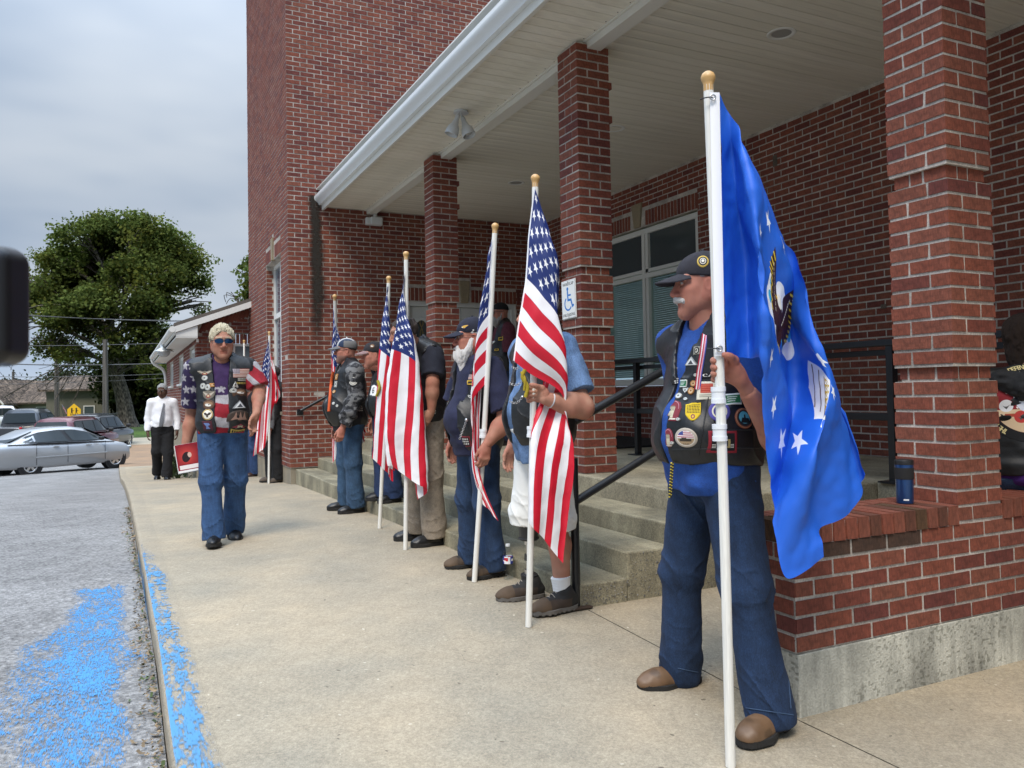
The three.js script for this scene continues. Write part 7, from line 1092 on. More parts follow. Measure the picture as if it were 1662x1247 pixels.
// [u, v, half width px, half height px, outline, drawing, kind]
function sew(q, f, list, s0, s1, label) {
  for (const [u, v, w, h, o, k, kind] of list) {
    const p = hit(f, u, v, s0, s1); if (!p) continue; const m = p.clone().sub(camera.position).dot(FWD) / FPX, n = grad(f, p.x, p.y, p.z, .01), t = V(0, 0, 0).crossVectors(V(0, 1, 0), n).normalize(); if (t.dot(RGT) < 0) t.negate();
    const fore = Math.max(.42, Math.abs(t.dot(RGT)));
    put(kind === 'pin' ? 'pin' : 'patch', patchGeo(f, p, t, V(0, 1, 0), w * m / fore, h * m, OUT[o], q.own, cellUV(k), kind === 'pin' ? .0045 : .003), kind === 'pin' ? pinMat : patchMat, q.g);
  }
}
{
  const q = PEOPLE.A; sew(q, q.vestF, [
    [1125, 669, 13, 17, 'shield', 'yellow'], [1113, 711, 15, 16, 'circle', 'flagtruck'], [1208, 679, 16, 17, 'circle', 'rider'], [1175, 718, 22, 18, 'rect', 'redbox'], [1152, 634, 19, 14, 'rect', 'redmap'], [1190, 648, 14, 9, 'rect', 'green'], [1168, 668, 17, 17, 'circle', 'purple'], [1150, 609, 10, 5, 'rect', 'name'],
    [1091, 666, 10, 18, 'tab', 'maroon'], [1114, 574, 10, 15, 'circle', 'pow'], [1131, 569, 5, 7, 'rect', 'pow'], [1122, 587, 8, 8, 'triangle', 'tri'], [1107, 604, 9, 9, 'rect', 'bars'], [1103, 618, 9, 5, 'rect', 'letters'], [1128, 539, 3, 7, 'circle', 'silver', 'pin'], [1119, 553, 3, 5, 'circle', 'silver', 'pin'], [1110, 623, 4, 6, 'rect', 'green', 'pin'], [1126, 623, 4, 5, 'circle', 'pin', 'pin'], [1122, 635, 4, 6, 'circle', 'pin', 'pin'], [1113, 634, 4, 5, 'wings', 'silver', 'pin'], [1102, 643, 4, 5, 'circle', 'silver', 'pin'], [1085, 711, 6, 15, 'circle', 'maroon'],
    [1129, 609, 2.6, 2.6, 'circle', 'silver', 'pin'], [1113, 648, 2.6, 2.6, 'circle', 'silver', 'pin'], [1101, 681, 2.6, 2.6, 'circle', 'silver', 'pin'], [1091, 719, 2.6, 2.6, 'circle', 'silver', 'pin'], [1176, 578, 8, 4, 'rect', 'bars'], [1186, 586, 9, 5, 'wings', 'silver', 'pin'], [1190, 577, 4, 3, 'rect', 'pin', 'pin']], 2.3, 3.7);
  sew(q, q.cap.dome, [[1141, 424, 9, 11, 'circle', 'capoval']], 2.4, 3.7); sew(q, q.cap.brim, [[1131, 451, 13, 5, 'rect', 'veteran']], 2.4, 3.7);
}
{
  const q = PEOPLE.I; sew(q, q.vestF, [
    [332, 606, 11, 5, 'wings', 'wings'], [347, 613, 8, 4, 'rect', 'bars'], [332, 614, 5, 4, 'circle', 'silver', 'pin'], [350, 606, 3, 3, 'chevron', 'silver', 'pin'], [329, 627, 5, 5, 'circle', 'silver', 'pin'], [337, 629, 5, 5, 'circle', 'silver', 'pin'], [347, 625, 4, 3, 'rect', 'pin', 'pin'], [338, 642, 10, 8, 'shield', 'wings'], [338, 657, 10, 8, 'circle', 'tan'], [336, 673, 9, 9, 'circle', 'eagle'], [336, 692, 8, 8, 'rect', 'bluered'], [325, 704, 5, 4, 'rect', 'flag'], [338, 707, 8, 4, 'rect', 'gold'], [349, 672, 3, 3, 'circle', 'silver', 'pin'], [352, 648, 4, 4, 'circle', 'silver', 'pin'],
    [391, 606, 10, 7, 'rect', 'flag'], [394, 616, 6, 2.5, 'rect', 'bars'], [391, 622, 7, 2, 'rect', 'gold'], [382, 625, 3.5, 6, 'chevron', 'silver', 'pin'], [391, 637, 7, 6, 'tab', 'tan'], [379, 634, 4, 4, 'circle', 'silver', 'pin'], [390, 657, 8, 7, 'triangle', 'tri'], [390, 675, 8, 9, 'tab', 'jets'], [390, 692, 7, 4, 'chevron', 'maroon'], [386, 701, 8, 5, 'rect', 'gold']], 5.6, 7.2);
}
{
  let q = PEOPLE.C; sew(q, q.vestF, [[763, 621, 6, 5, 'rect', 'yellowtab'], [765, 612, 5, 4, 'rect', 'flag'], [757, 634, 3, 3, 'circle', 'silver', 'pin'], [763, 644, 4, 3, 'wings', 'silver', 'pin'], [754, 717, 9, 9, 'rect', 'redtext']], 4.5, 5.8); sew(q, q.cap.dome, [[754, 531, 7, 5, 'wings', 'capeagle']], 4.6, 5.8);
  q = PEOPLE.D; sew(q, q.vestF, [[699, 628, 5, 9, 'rect', 'letters'], [703, 669, 5, 4, 'rect', 'letters'], [690, 669, 4, 3, 'rect', 'letters']], 5.4, 7);
  q = PEOPLE.F; const jf = (x, y, z) => Math.min(q.vestF(x, y, z), cone(q.S.shL, q.S.elL, .098 * q.S.k, .09 * q.S.k)(x, y, z)); sew(q, jf, [[573, 619, 8, 8, 'circle', 'compass'], [568, 606, 6, 5, 'triangle', 'letters'], [546, 612, 2.5, 5, 'rect', 'pin', 'pin'], [545, 624, 2.5, 5, 'rect', 'silver', 'pin'], [542, 596, 2.5, 5, 'rect', 'silver', 'pin'], [542, 636, 2.5, 3, 'circle', 'pin', 'pin'], [541, 655, 2.4, 2.4, 'circle', 'silver', 'pin'], [547, 659, 2.2, 2.2, 'circle', 'silver', 'pin'], [583, 663, 5, 6, 'rect', 'letters']], 7.3, 9);
  q = PEOPLE.E; sew(q, q.vestF, [[606, 634, 6, 9, 'tab', 'six'], [603, 612, 3, 5, 'rect', 'flag']], 7, 8.6); sew(q, q.cap.dome, [[604, 562, 4, 4, 'circle', 'tan']], 7, 8.8);
  q = PEOPLE.K; sew(q, (x, y, z) => Math.min(q.vestF(x, y, z), cone(q.S.shL, q.S.elL, .09 * q.S.k, .092 * q.S.k)(x, y, z)), [[813, 550, 5, 4, 'rect', 'yellowtab'], [806, 568, 4, 2.5, 'rect', 'yellowtab'], [799, 556, 4, 3, 'wings', 'silver', 'pin']], 9, 10.6);
  q = PEOPLE.M; const p = hit(q.f, 1670, 652, 2.6, 4.8); if (p) { const n = grad(q.f, p.x, p.y, p.z, .02), t = V(0, 0, 0).crossVectors(V(0, 1, 0), n).normalize(); if (t.dot(RGT) < 0) t.negate(); put('back_patch', patchGeo(q.f, p, t, V(0, 1, 0), .185, .19, OUT.circle, q.own, [.5, 0, .5], .004), patchMat, q.g); }
}
// ---------------------------------------------------------------- small things
{ // steel mug on the wall
  const t = thing('travel_mug', 'blue steel travel mug with black band standing on the brick cap', 'mug', [3.065, .7235, -2.405]), lt = (p, m, n) => put(n, new THREE.LatheGeometry(p.map(([a, b]) => new THREE.Vector2(a, b)), 32), m, t), blue = new THREE.MeshPhysicalMaterial({ color: lin(.012, .06, .20), metalness: .6, roughness: .28, clearcoat: .6 });
  lt([[0, 0], [.033, 0], [.035, .003], [.0365, .1], [.037, .105]], blue, 'cup'); lt([[.037, .105], [.0385, .107], [.039, .15], [.0385, .155]], mat({ color: lin(.012, .012, .013), roughness: .8 }), 'grip_band'); lt([[.038, .155], [.0385, .158], [.0385, .166], [.038, .168]], blue, 'steel_ring'); lt([[.038, .168], [.039, .171], [.0385, .186], [.035, .190], [0, .190]], mat({ color: lin(.012, .012, .013), roughness: .5 }), 'lid');
  const lg = new THREE.PlaneGeometry(.022, .007, 4, 1), p = lg.attributes.position; for (let i = 0; i < p.count; i++) { const a = p.getX(i) / .0357 - .75; p.setXYZ(i, Math.sin(a) * .0357, p.getY(i) + .018, Math.cos(a) * .0357); } lg.computeVertexNormals(); put('logo', lg, mat({ color: lin(.75, .78, .8), side: THREE.DoubleSide }), t);
}
{ // water bottle by the step
  const b = V(2.17, .066, -4.56), t = thing('water_bottle', 'clear plastic water bottle with blue and red label standing against the step', 'bottle', b), pl = new THREE.MeshPhysicalMaterial({ color: lin(.93, .96, .98), transmission: 1, thickness: 0, roughness: .06, ior: 1.3, side: THREE.DoubleSide }), pr = [[.001, .004], [.024, .0], [.031, .006]]; for (let i = 0; i < 16; i++) pr.push([.0315 - (i % 2) * .002, .012 + i * .0085]); pr.push([.031, .152], [.027, .17], [.016, .188], [.0125, .196], [.0125, .206]);
  put('bottle', new THREE.LatheGeometry(pr.map(([a, q]) => new THREE.Vector2(a, q)), 28), pl, t); put('cap', new THREE.CylinderGeometry(.0145, .0148, .014, 20).translate(0, .212, 0), mat({ color: lin(.75, .77, .78) }), t);
  const lb = canvasTex(256, 64, (c) => { c.fillStyle = '#eef0f4'; c.fillRect(0, 0, 256, 64); c.fillStyle = '#2a3f9a'; c.fillRect(0, 0, 150, 64); c.fillStyle = '#c42a35'; c.fillRect(150, 10, 70, 30); c.fillStyle = '#fff'; c.fillRect(20, 20, 90, 20); c.fillRect(120, 34, 60, 8); }); lb.wrapS = THREE.RepeatWrapping; put('label', new THREE.CylinderGeometry(.0322, .0322, .045, 28, 1, true).translate(0, .122, 0), mat({ map: rep(lb, 2, 1), roughness: .4 }), t);
}
{ // black camera held up close at the left edge
  const t = thing('camera', 'out of focus black camera held up close at the left edge', 'camera', at(-32, 497, .42)); t.quaternion.copy(camera.quaternion); const bm = mat({ color: lin(.006, .006, .008), roughness: .42 });
  put('body', new RoundedBoxGeometry(.041, .062, .03, 5, .009), bm, t); put('edge_trim', new RoundedBoxGeometry(.0395, .0635, .02, 4, .009).translate(0, 0, -.004), mat({ color: lin(.03, .03, .032), roughness: .35 }), t); put('screen', new RoundedBoxGeometry(.03, .045, .002, 2, .001).translate(-.004, 0, .0155), mat({ color: lin(.004, .005, .008), roughness: .2 }), t); put('shoe_mount', new RoundedBoxGeometry(.016, .004, .014, 2, .001).translate(-.008, .033, 0), metal, t);
}
// ---------------------------------------------------------------- low annex behind the tower
{
  const t = thing('annex_building', 'low red brick annex with white eaves and gable beyond the church tower', 'building'), AX = 1.22, AZ = -15.66, AE = -26.5, list = [], side = [], y0 = .66, ax1 = 6.5;
  const rk = (x) => 2.60 + (x - AX) * .375;
  for (let r = 0; r < 60; r++) { const y = y0 + (r + .5) * COURSE; for (let x = AX - (r % 2) * BL / 2; x < 3.4; x += BL) { const a = Math.max(AX, x), b = x + BL - JOINT; if (b - a < .03 || y + .22 > rk((a + b) / 2) - .02) continue; if (b > 1.86 && a < 3.2 && y > 1.70 && y < 2.42) continue; list.push({ p: V((a + b) / 2, y, AZ + .001), s: [b - a, COURSE - JOINT, .03], face: V(0, 0, 1) }); } }
  for (let x = AX + .1; x < 3.4; x += .068) list.push({ p: V(x, rk(x) - .135, AZ + .001), s: [.056, .2, .03], tilt: -.42, face: V(0, 0, 1) });
  soldierRow(list, V(AX, 0, AZ), V(1, 0, 0), V(0, 0, 1), .62, 2.0, 2.22, .19, {});
  const wins = [[-17.25, -16.0], [-20.6, -19.1], [-24.6, -23.0]], hs = wins.map(([a, b]) => [a - AE, b - AE, 1.52, 2.16]);
  wallFace(side, V(AX, 0, AE), V(0, 0, 1), V(-1, 0, 0), AZ - AE, y0, 28, { holes: hs });
  layBricks(t, list, 41, 190); layBricks(t, side, 42, 100);
  const body = [box(AX, AX + .2, y0, 1.5, AE, AZ), box(AX, AX + .2, 2.18, 2.62, AE, AZ), box(AX + .2, 3.4, y0, 1.7, AZ - .2, AZ)]; let zc = AE; for (const [a, b] of [...wins].reverse()) { body.push(box(AX, AX + .2, 1.5, 2.18, zc, a)); zc = b; } body.push(box(AX, AX + .2, 1.5, 2.18, zc, AZ));
  const gs = new THREE.Shape(); gs.moveTo(AX + .2, 2.42); gs.lineTo(3.4, 2.42); gs.lineTo(3.4, rk(3.4)); gs.lineTo(AX + .2, rk(AX + .2)); body.push(boxUV(new THREE.ExtrudeGeometry(gs, { depth: .2, bevelEnabled: false }).translate(0, 0, AZ - .2)), box(AX + .2, 1.86, 1.7, 2.42, AZ - .2, AZ), box(3.2, 3.4, 1.7, 2.42, AZ - .2, AZ));
  put('wall', body, mortar, t); put('foundation', [box(AX + .015, 3.4, -1, .655, AE, AZ - .01)], baseMat, t);
  const gw = new THREE.MeshPhysicalMaterial({ color: lin(.14, .17, .19), roughness: .15 });
  { const w = new THREE.Group(); w.name = 'window'; t.add(w); put('pane', box(1.9, 3.15, 1.78, 2.18, AZ - .1, AZ - .09), gw, w); put('frame', [box(1.86, 3.2, 2.18, 2.22, AZ - .11, AZ - .04), box(1.86, 1.9, 1.78, 2.18, AZ - .11, AZ - .05)], WHITE, w); put('sill', rbox(1.82, 3.2, 1.705, 1.775, AZ - .1, AZ + .05, .008), WHITE, w); }
  for (const [a, b] of wins) { const w = new THREE.Group(); w.name = 'window'; t.add(w); put('pane', box(AX + .09, AX + .1, 1.58, 2.1, a + .05, b - .05), gw, w); put('frame', [box(AX + .03, AX + .12, 1.55, 2.17, a + .003, a + .05), box(AX + .03, AX + .12, 1.55, 2.17, b - .05, b - .003), box(AX + .035, AX + .12, 2.1, 2.17, a + .05, b - .05), box(AX + .04, AX + .11, 1.58, 2.1, (a + b) / 2 - .03, (a + b) / 2 + .03)], WHITE, w); put('sill', rbox(AX - .06, AX + .1, 1.50, 1.55, a - .03, b + .03, .006), WHITE, w); }
  // roof with boxed eave, rake board and gutter
  const rs = new THREE.Shape(); rs.moveTo(.83, 2.50); rs.lineTo(4.6, 2.50 + 3.77 * .375); rs.lineTo(4.6, 2.56 + 3.77 * .375); rs.lineTo(.83, 2.56); put('roof', new THREE.ExtrudeGeometry(rs, { depth: AZ - AE + .42, bevelEnabled: false }).translate(0, 0, AE - .1), mat({ color: lin(.13, .115, .1), roughness: 1 }), t);
  const ra = new THREE.Shape(); ra.moveTo(.84, 2.39); ra.lineTo(3.4, 2.39 + 2.56 * .375); ra.lineTo(3.4, 2.50 + 2.56 * .375); ra.lineTo(.84, 2.50); put('rake_board', new THREE.ExtrudeGeometry(ra, { depth: .025, bevelEnabled: false }).translate(0, 0, AZ + .3), WHITE, t);
  put('soffit', [box(.86, AX - .001, 2.30, 2.32, AE, AZ + .29), boxUV(new THREE.ExtrudeGeometry((() => { const q = new THREE.Shape(); q.moveTo(.86, 2.321); q.lineTo(AX, 2.321); q.lineTo(AX, 2.39 + .36 * .375); q.lineTo(.86, 2.39); return q; })(), { depth: .02, bevelEnabled: false }).translate(0, 0, AZ + .275)), box(AX, AX + .04, 2.24, 2.299, AE, AZ + .02)], WHITE, t);
  put('gutter', [rod(V(.80, 2.45, AE - .05), V(.80, 2.45, AZ + .33), .055, 10), box(.83, .859, 2.36, 2.5, AE, AZ + .3)], WHITE, t);
  put('downspout', tube([V(.80, 2.42, AE + .05), V(.85, 2.28, AE + .05), V(1.1, 2.1, AE + .05), V(1.17, 1.95, AE + .05), V(1.17, .6, AE + .05), V(1.17, -.3, AE + .05)], .045, 30, 8), WHITE, t);
  
  const y = thing('yard_light', 'round aluminium yard light on an arm under the annex eave', 'light', at(266, 566, 17.6)); const lm = mat({ color: lin(.6, .62, .62), metalness: .6, roughness: .4 });
  put('shade', new THREE.LatheGeometry([[.02, .12], [.07, .11], [.08, .02], [.19, -.05], [.2, -.07], [.19, -.07], [.07, 0]].map(([a, b]) => new THREE.Vector2(a, b)), 20), lm, y); put('lamp', new THREE.SphereGeometry(.13, 14, 10, 0, 7, 1.2, 2).translate(0, -.06, 0), new THREE.MeshPhysicalMaterial({ color: lin(.5, .52, .52), roughness: .2 }), y); put('arm', rod(V(0, .09, 0), V(AX - y.position.x, .09, .02), .018, 8), blackPaint, y);
  for (const [x, z, s] of [[.95, -16.2, 1], [.85, -17.1, .8], [1.0, -18.3, .9]]) plantAt(x, z, s);
}
function plantAt(x, z, s) {
  const r = rng(Math.floor(-z * 10)), g = thing('shrub', ['low leafy plant at the foot of the annex wall, nearest of three', 'low leafy plant at the foot of the annex wall, middle of three', 'low leafy plant at the foot of the annex wall, farthest of three'][z > -16.5 ? 0 : z > -17.5 ? 1 : 2], 'plant', [x, gz(z) - .03, z]), leaf = [];
  for (let i = 0; i < 90; i++) { const a = r() * 6.3, h = r() * .42 * s, d = (.05 + r() * .2) * s, q = new THREE.PlaneGeometry(.035, .11).translate(0, .05, 0).rotateX(.4 + r() * .8).rotateY(a); leaf.push(q.translate(Math.sin(a) * d, h, Math.cos(a) * d)); }
  put('foliage', leaf, mat({ color: lin(.06, .10, .03), side: THREE.DoubleSide }), g); put('stem', [0, 1, 2].map((i) => rod(V(0, 0, 0), V(Math.sin(i * 2) * .1, .3 * s, Math.cos(i * 2) * .1), .006, 5)), mat({ color: lin(.06, .05, .02) }), g);
}
// ---------------------------------------------------------------- trees
function leafClump(seed, n, R, size) {
  const r = rng(seed), P = [], I = [], N = []; for (let i = 0; i < n; i++) { const c = V(r() - .5, r() - .5, r() - .5).multiplyScalar(2 * R); const a = V(r() - .5, r() * .5 - .35, r() - .5).normalize(), b = V(r() - .5, r() - .5, r() - .5).cross(a).normalize(), L = size * (.6 + r() * .8), w = L * .42, k = P.length / 3, nn = V(0, 0, 0).crossVectors(a, b).normalize();  for (const [p, q] of [[0, 0], [.45, 1], [1, 0], [.45, -1]]) { const v = c.clone().addScaledVector(a, p * L).addScaledVector(b, q * w); P.push(v.x, v.y, v.z); N.push(nn.x, nn.y, nn.z); } I.push(k, k + 1, k + 2, k, k + 2, k + 3); }
  const g = new THREE.BufferGeometry(); g.setAttribute('position', new THREE.Float32BufferAttribute(P, 3)); g.setAttribute('normal', new THREE.Float32BufferAttribute(N, 3)); g.setIndex(I); return g;
}
const barkTex = dataTex(256, (u, v) => { const a = vnoise2(u * 40, v * 6, 40, 6), b = fbm2(u * 8, v * 4, 4, 8); return .6 + (a - .5) * .6 + (b - .5) * .4; }), bark = mat({ color: lin(.26, .22, .18), map: rep(barkTex, 2, 1), bumpMap: rep(barkTex, 2, 1), bumpScale: .03, roughness: 1 });
const leafMats = [[.075, .125, .026], [.045, .082, .022], [.03, .06, .02]].map((c) => new THREE.MeshPhysicalMaterial({ color: 0xffffff, roughness: .8, side: THREE.DoubleSide, transmission: .5, thickness: 0 }));
// blobs: [dx, y, dz, rx, ry, rz] crown masses relative to the base; limbs grow from the trunk to each
function tree(name, label, base, { trunk, blobs, leaf = .2, n = 30, seed = 1, col = [.075, .125, .028], density = 1, group, twigs = 0, R = .55, hole = .44 }) {
  const t = thing(name, label, 'tree', base, 0, group), r = rng(seed), wood = [], top = trunk.pts[trunk.pts.length - 1];
  const tc = new THREE.CatmullRomCurve3(trunk.pts.map((p) => V(...p))), segs = 10; for (let i = 0; i < segs; i++) { const f = (q) => trunk.r * (1 - q * .55) * (1 + .5 * Math.exp(-q * 14)); wood.push(rod(tc.getPoint(i / segs), tc.getPoint((i + 1) / segs), f(i / segs), 12, f((i + 1) / segs))); }
  put('trunk', wood, bark, t);
  const limbs = [], spots = [];
  for (const [x, y, z, rx, ry, rz] of blobs) {
    const c = V(x, y, z), st = tc.getPoint(clamp((y - ry - 1) / top[1], .45, 1)), mid = st.clone().lerp(c, .5).add(V((r() - .5) * .8, .5, (r() - .5) * .8)), cv = new THREE.CatmullRomCurve3([st, mid, c.clone().add(V(0, ry * .3, 0))]); limbs.push(new THREE.TubeGeometry(cv, 8, trunk.r * .2, 6));
    for (let k = 0; k < 9; k++) { const e = V((r() - .5) * 2, r() * 1.6 - .6, (r() - .5) * 2).normalize().multiply(V(rx, ry, rz)).multiplyScalar(.85).add(c), s = cv.getPoint(.35 + r() * .6); limbs.push(new THREE.TubeGeometry(new THREE.CatmullRomCurve3([s, s.clone().lerp(e, .5).add(V((r() - .5) * .5, .2, (r() - .5) * .5)), e]), 5, trunk.r * .06, 5)); }
    const m = Math.round(rx * ry * rz * 5.5 * density / (R * R * R * 7)); for (let k = 0; k < m; k++) { const d = V(r() - .5, r() - .5, r() - .5).normalize().multiplyScalar(Math.pow(r(), .42)), p = V(d.x * rx, d.y * ry, d.z * rz).add(c); if (vnoise3(p.x * .55 + seed, p.y * .6, p.z * .55 + 50) < hole) continue; spots.push(p); }
  }
  put('limbs', limbs, bark, t);
  if (twigs) { const tw = []; for (let k = 0; k < twigs; k++) { const s = tc.getPoint(.45 + r() * .5), sd = r() < .75 ? -1 : 1, e = s.clone().add(V(sd * (1.5 + r() * 6), -.8 - r() * 2.6 + (k % 3 ? 0 : 1.4), (r() - .5) * 4)), m = s.clone().lerp(e, .45).add(V(0, 1.1, 0)), cv = new THREE.CatmullRomCurve3([s, m, e]); tw.push(new THREE.TubeGeometry(cv, 9, .035, 4)); for (let j = 0; j < 7; j++) { const q = cv.getPoint(.3 + r() * .7); tw.push(new THREE.TubeGeometry(new THREE.CatmullRomCurve3([q, q.clone().add(V(sd * r() * .9, -.2 - r() * .4, (r() - .5) * .9)), q.clone().add(V(sd * r() * 1.5, -.7 - r() * .9, (r() - .5) * 1.4))]), 4, .014, 3)); } } put('twigs', tw, bark, t); }
  const o = new THREE.Object3D(), c = new THREE.Color(), im = new THREE.InstancedMesh(leafClump(seed + 5, n, R, leaf), leafMats[0], spots.length);
  spots.forEach((p, i) => { o.position.copy(p); o.rotation.set(r() * 6, r() * 6, r() * 6); o.scale.setScalar(.7 + r() * .6); o.updateMatrix(); im.setMatrixAt(i, o.matrix); const k = .65 + r() * .7, y = r() < .16 ? 1.35 : 1; im.setColorAt(i, c.setRGB(col[0] * k * y, col[1] * k * (y > 1 ? 1.15 : 1), col[2] * k)); });
  im.name = 'crown'; im.castShadow = im.receiveShadow = true; im.userData.kind = 'stuff'; t.add(im); return t;
}
{
  const D = 52, px = D / FPX, b = at(207, 692, D); b.y = gz(b.z); const Q = (u, v, rx, ry, dz = 0) => { const p = at(u, v, D).sub(b); return [p.x - FWD.x * -dz * .3, p.y, p.z + dz, rx * px, ry * px, rx * px * .85]; };
  tree('shade_tree', 'huge leafy shade tree with a thick leaning trunk beyond the parked cars', b, { trunk: { r: .52, pts: [[0, -.2, 0], [-.25, 1.8, 0], [-.75, 3.8, 0], [-1.0, 5.8, .2], [-1.0, 7.8, .3]] }, seed: 21, twigs: 18, n: 110, leaf: .17, R: .55, density: 3.3, hole: .37, col: [.40, .53, .15],
    blobs: [Q(190, 375, 52, 26), Q(135, 400, 50, 30, 2), Q(245, 395, 50, 30, 1), Q(90, 435, 42, 30), Q(290, 425, 44, 30), Q(180, 425, 70, 36, -2), Q(60, 475, 40, 34, 1), Q(320, 465, 36, 28, -1), Q(230, 455, 60, 34, 2), Q(120, 475, 55, 34, -2), Q(300, 500, 36, 20, 2), Q(90, 520, 44, 20, 3), Q(25, 500, 34, 26, 2), Q(250, 510, 36, 22, -3), Q(170, 490, 40, 22, 3), Q(245, 560, 22, 22, 3), Q(70, 560, 36, 18, 2), Q(330, 500, 26, 22), Q(150, 530, 40, 18, -2), Q(210, 540, 34, 16, 3), Q(280, 545, 30, 16, -1), Q(20, 455, 30, 30, -2), Q(110, 580, 26, 14, 3), Q(230, 610, 26, 22, 4), Q(140, 505, 50, 24, 4), Q(215, 500, 44, 22, 4), Q(270, 470, 44, 26, 3), Q(60, 530, 40, 20, 0), Q(180, 570, 24, 18, 4)] });
  const b2 = at(240, 688, 62); b2.y = gz(b2.z); const Q2 = (u, v, rx, ry) => { const k = 62 / FPX, p = at(u, v, 62).sub(b2); return [p.x, p.y, p.z, rx * k, ry * k, rx * k]; };
  tree('dark_tree', 'dense dark tree standing behind the trunk of the shade tree', b2, { trunk: { r: .3, pts: [[0, 0, 0], [0, 2, 0], [.1, 4, 0], [.2, 6, 0]] }, seed: 33, n: 80, leaf: .26, R: .6, density: 3.2, hole: .22, col: [.085, .13, .045], blobs: [Q2(235, 600, 34, 34), Q2(205, 640, 36, 26), Q2(258, 640, 26, 30), Q2(175, 610, 26, 26), Q2(250, 570, 26, 26), Q2(225, 665, 40, 16)] });
  const b3 = at(392, 640, 34); b3.y = gz(b3.z); const Q3 = (u, v, rx, ry) => { const k = 34 / FPX, p = at(u, v, 34).sub(b3); return [p.x, p.y, p.z, rx * k, ry * k, rx * k]; };
  tree('broad_tree', 'green tree showing above the annex roof beside the tower', b3, { trunk: { r: .25, pts: [[0, 0, 0], [0, 2, 0], [.05, 3.5, 0], [.1, 5, 0]] }, seed: 44, n: 90, leaf: .16, R: .42, density: 4, hole: .33, col: [.34, .46, .13], blobs: [Q3(398, 450, 26, 24), Q3(425, 470, 44, 40), Q3(380, 485, 22, 14), Q3(440, 440, 30, 26)] });
  // trees on the skyline
  [[60, 628, 46, 14, 110, 'low bushy tree on the skyline behind the stone house, left of the pole'], [110, 618, 34, 16, 120, 'rounded tree on the skyline behind the stone house roof'], [10, 636, 40, 12, 130, 'small tree on the skyline at the far left'], [165, 618, 30, 18, 105, 'tree on the skyline between pole and trunk']].forEach(([u, v, rx, ry, d, l], i) => { const q = at(u, 660, d); q.y = gz(q.z); const k = d / FPX, p = at(u, v, d).sub(q); tree('skyline_tree', l, q, { trunk: { r: .25, pts: [[0, 0, 0], [0, 1.5, 0], [0, 3, 0]] }, seed: 60 + i, n: 30, leaf: .34, R: .9, density: 2.6, hole: .2, col: [.15, .2, .09], blobs: [[p.x, p.y, p.z, rx * k, ry * k, rx * k], [p.x + 2, p.y - 1.2, p.z, rx * k * .8, ry * k, rx * k]], group: undefined }); });
}
// ---------------------------------------------------------------- houses
function house(label, base, turn, { w, d, h, rh, wall, roof, gable, chimney, windows = [], door }) {
  const t = thing('house', label, 'house', base, turn); put('wall', [box(-w / 2, w / 2, -.4, h, -d / 2, d / 2)], wall, t);
  const s = new THREE.Shape(); s.moveTo(-d / 2 - .5, h - .15); s.lineTo(0, h + rh); s.lineTo(d / 2 + .5, h - .15); s.lineTo(d / 2 + .5, h); s.lineTo(0, h + rh + .16); s.lineTo(-d / 2 - .5, h); put('roof', boxUV(new THREE.ExtrudeGeometry(s, { depth: w + .8, bevelEnabled: false }).rotateY(Math.PI / 2).translate(-w / 2 - .4, 0, 0)), roof, t);
  const e = new THREE.Shape(); e.moveTo(-d / 2, h - .01); e.lineTo(0, h + rh - .1); e.lineTo(d / 2, h - .01); put('gable_end', [0, 1].map((k) => boxUV(new THREE.ExtrudeGeometry(e, { depth: .1, bevelEnabled: false }).rotateY(Math.PI / 2).translate(k ? w / 2 - .11 : -w / 2 + .01, 0, 0))), wall, t);
  if (gable) { const [gx, gw, gd, gr] = gable, q = new THREE.Shape(); q.moveTo(-gw / 2, -.4); q.lineTo(gw / 2, -.4); q.lineTo(gw / 2, h); q.lineTo(0, h + gr); q.lineTo(-gw / 2, h); put('front_gable', boxUV(new THREE.ExtrudeGeometry(q, { depth: gd, bevelEnabled: false }).translate(gx, 0, d / 2 + .01)), stoneWall, t); const v = new THREE.Shape(); v.moveTo(-gw / 2 - .4, h - .25); v.lineTo(0, h + gr + .05); v.lineTo(gw / 2 + .4, h - .25); v.lineTo(gw / 2 + .4, h - .05); v.lineTo(0, h + gr + .24); v.lineTo(-gw / 2 - .4, h - .05); put('gable_roof', [boxUV(new THREE.ExtrudeGeometry(v, { depth: gd + .35 + d / 2, bevelEnabled: false }).translate(gx, 0, 0))], roof, t); const tr = new THREE.Shape(); tr.moveTo(-gw / 2 - .42, h - .3); tr.lineTo(0, h + gr); tr.lineTo(gw / 2 + .42, h - .3); tr.lineTo(gw / 2 + .42, h - .1); tr.lineTo(0, h + gr + .22); tr.lineTo(-gw / 2 - .42, h - .1); put('bargeboard', new THREE.ExtrudeGeometry(tr, { depth: .06, bevelEnabled: false }).translate(gx, 0, d / 2 + gd + .36), mat({ color: lin(.55, .52, .46) }), t); }
  for (const [x, y, ww, hh] of windows) { const f = put('window', [box(x - ww / 2, x + ww / 2, y, y + .08, d / 2 + .005, d / 2 + .06), box(x - ww / 2, x + ww / 2, y + hh - .08, y + hh, d / 2 + .005, d / 2 + .06), box(x - ww / 2, x - ww / 2 + .08, y + .08, y + hh - .08, d / 2 + .005, d / 2 + .06), box(x + ww / 2 - .08, x + ww / 2, y + .08, y + hh - .08, d / 2 + .005, d / 2 + .06)], mat({ color: lin(.6, .58, .54) }), t); put('pane', box(x - ww / 2 + .08, x + ww / 2 - .08, y + .08, y + hh - .08, d / 2 + .01, d / 2 + .02), glassMat, f); }
  if (door) put('garage_door', [0, 1, 2, 3].map((k) => box(door - 1.3, door + 1.3, k * .55, k * .55 + .52, d / 2 + .01, d / 2 + .05)), mat({ color: lin(.5, .46, .38) }), t); return t;
}
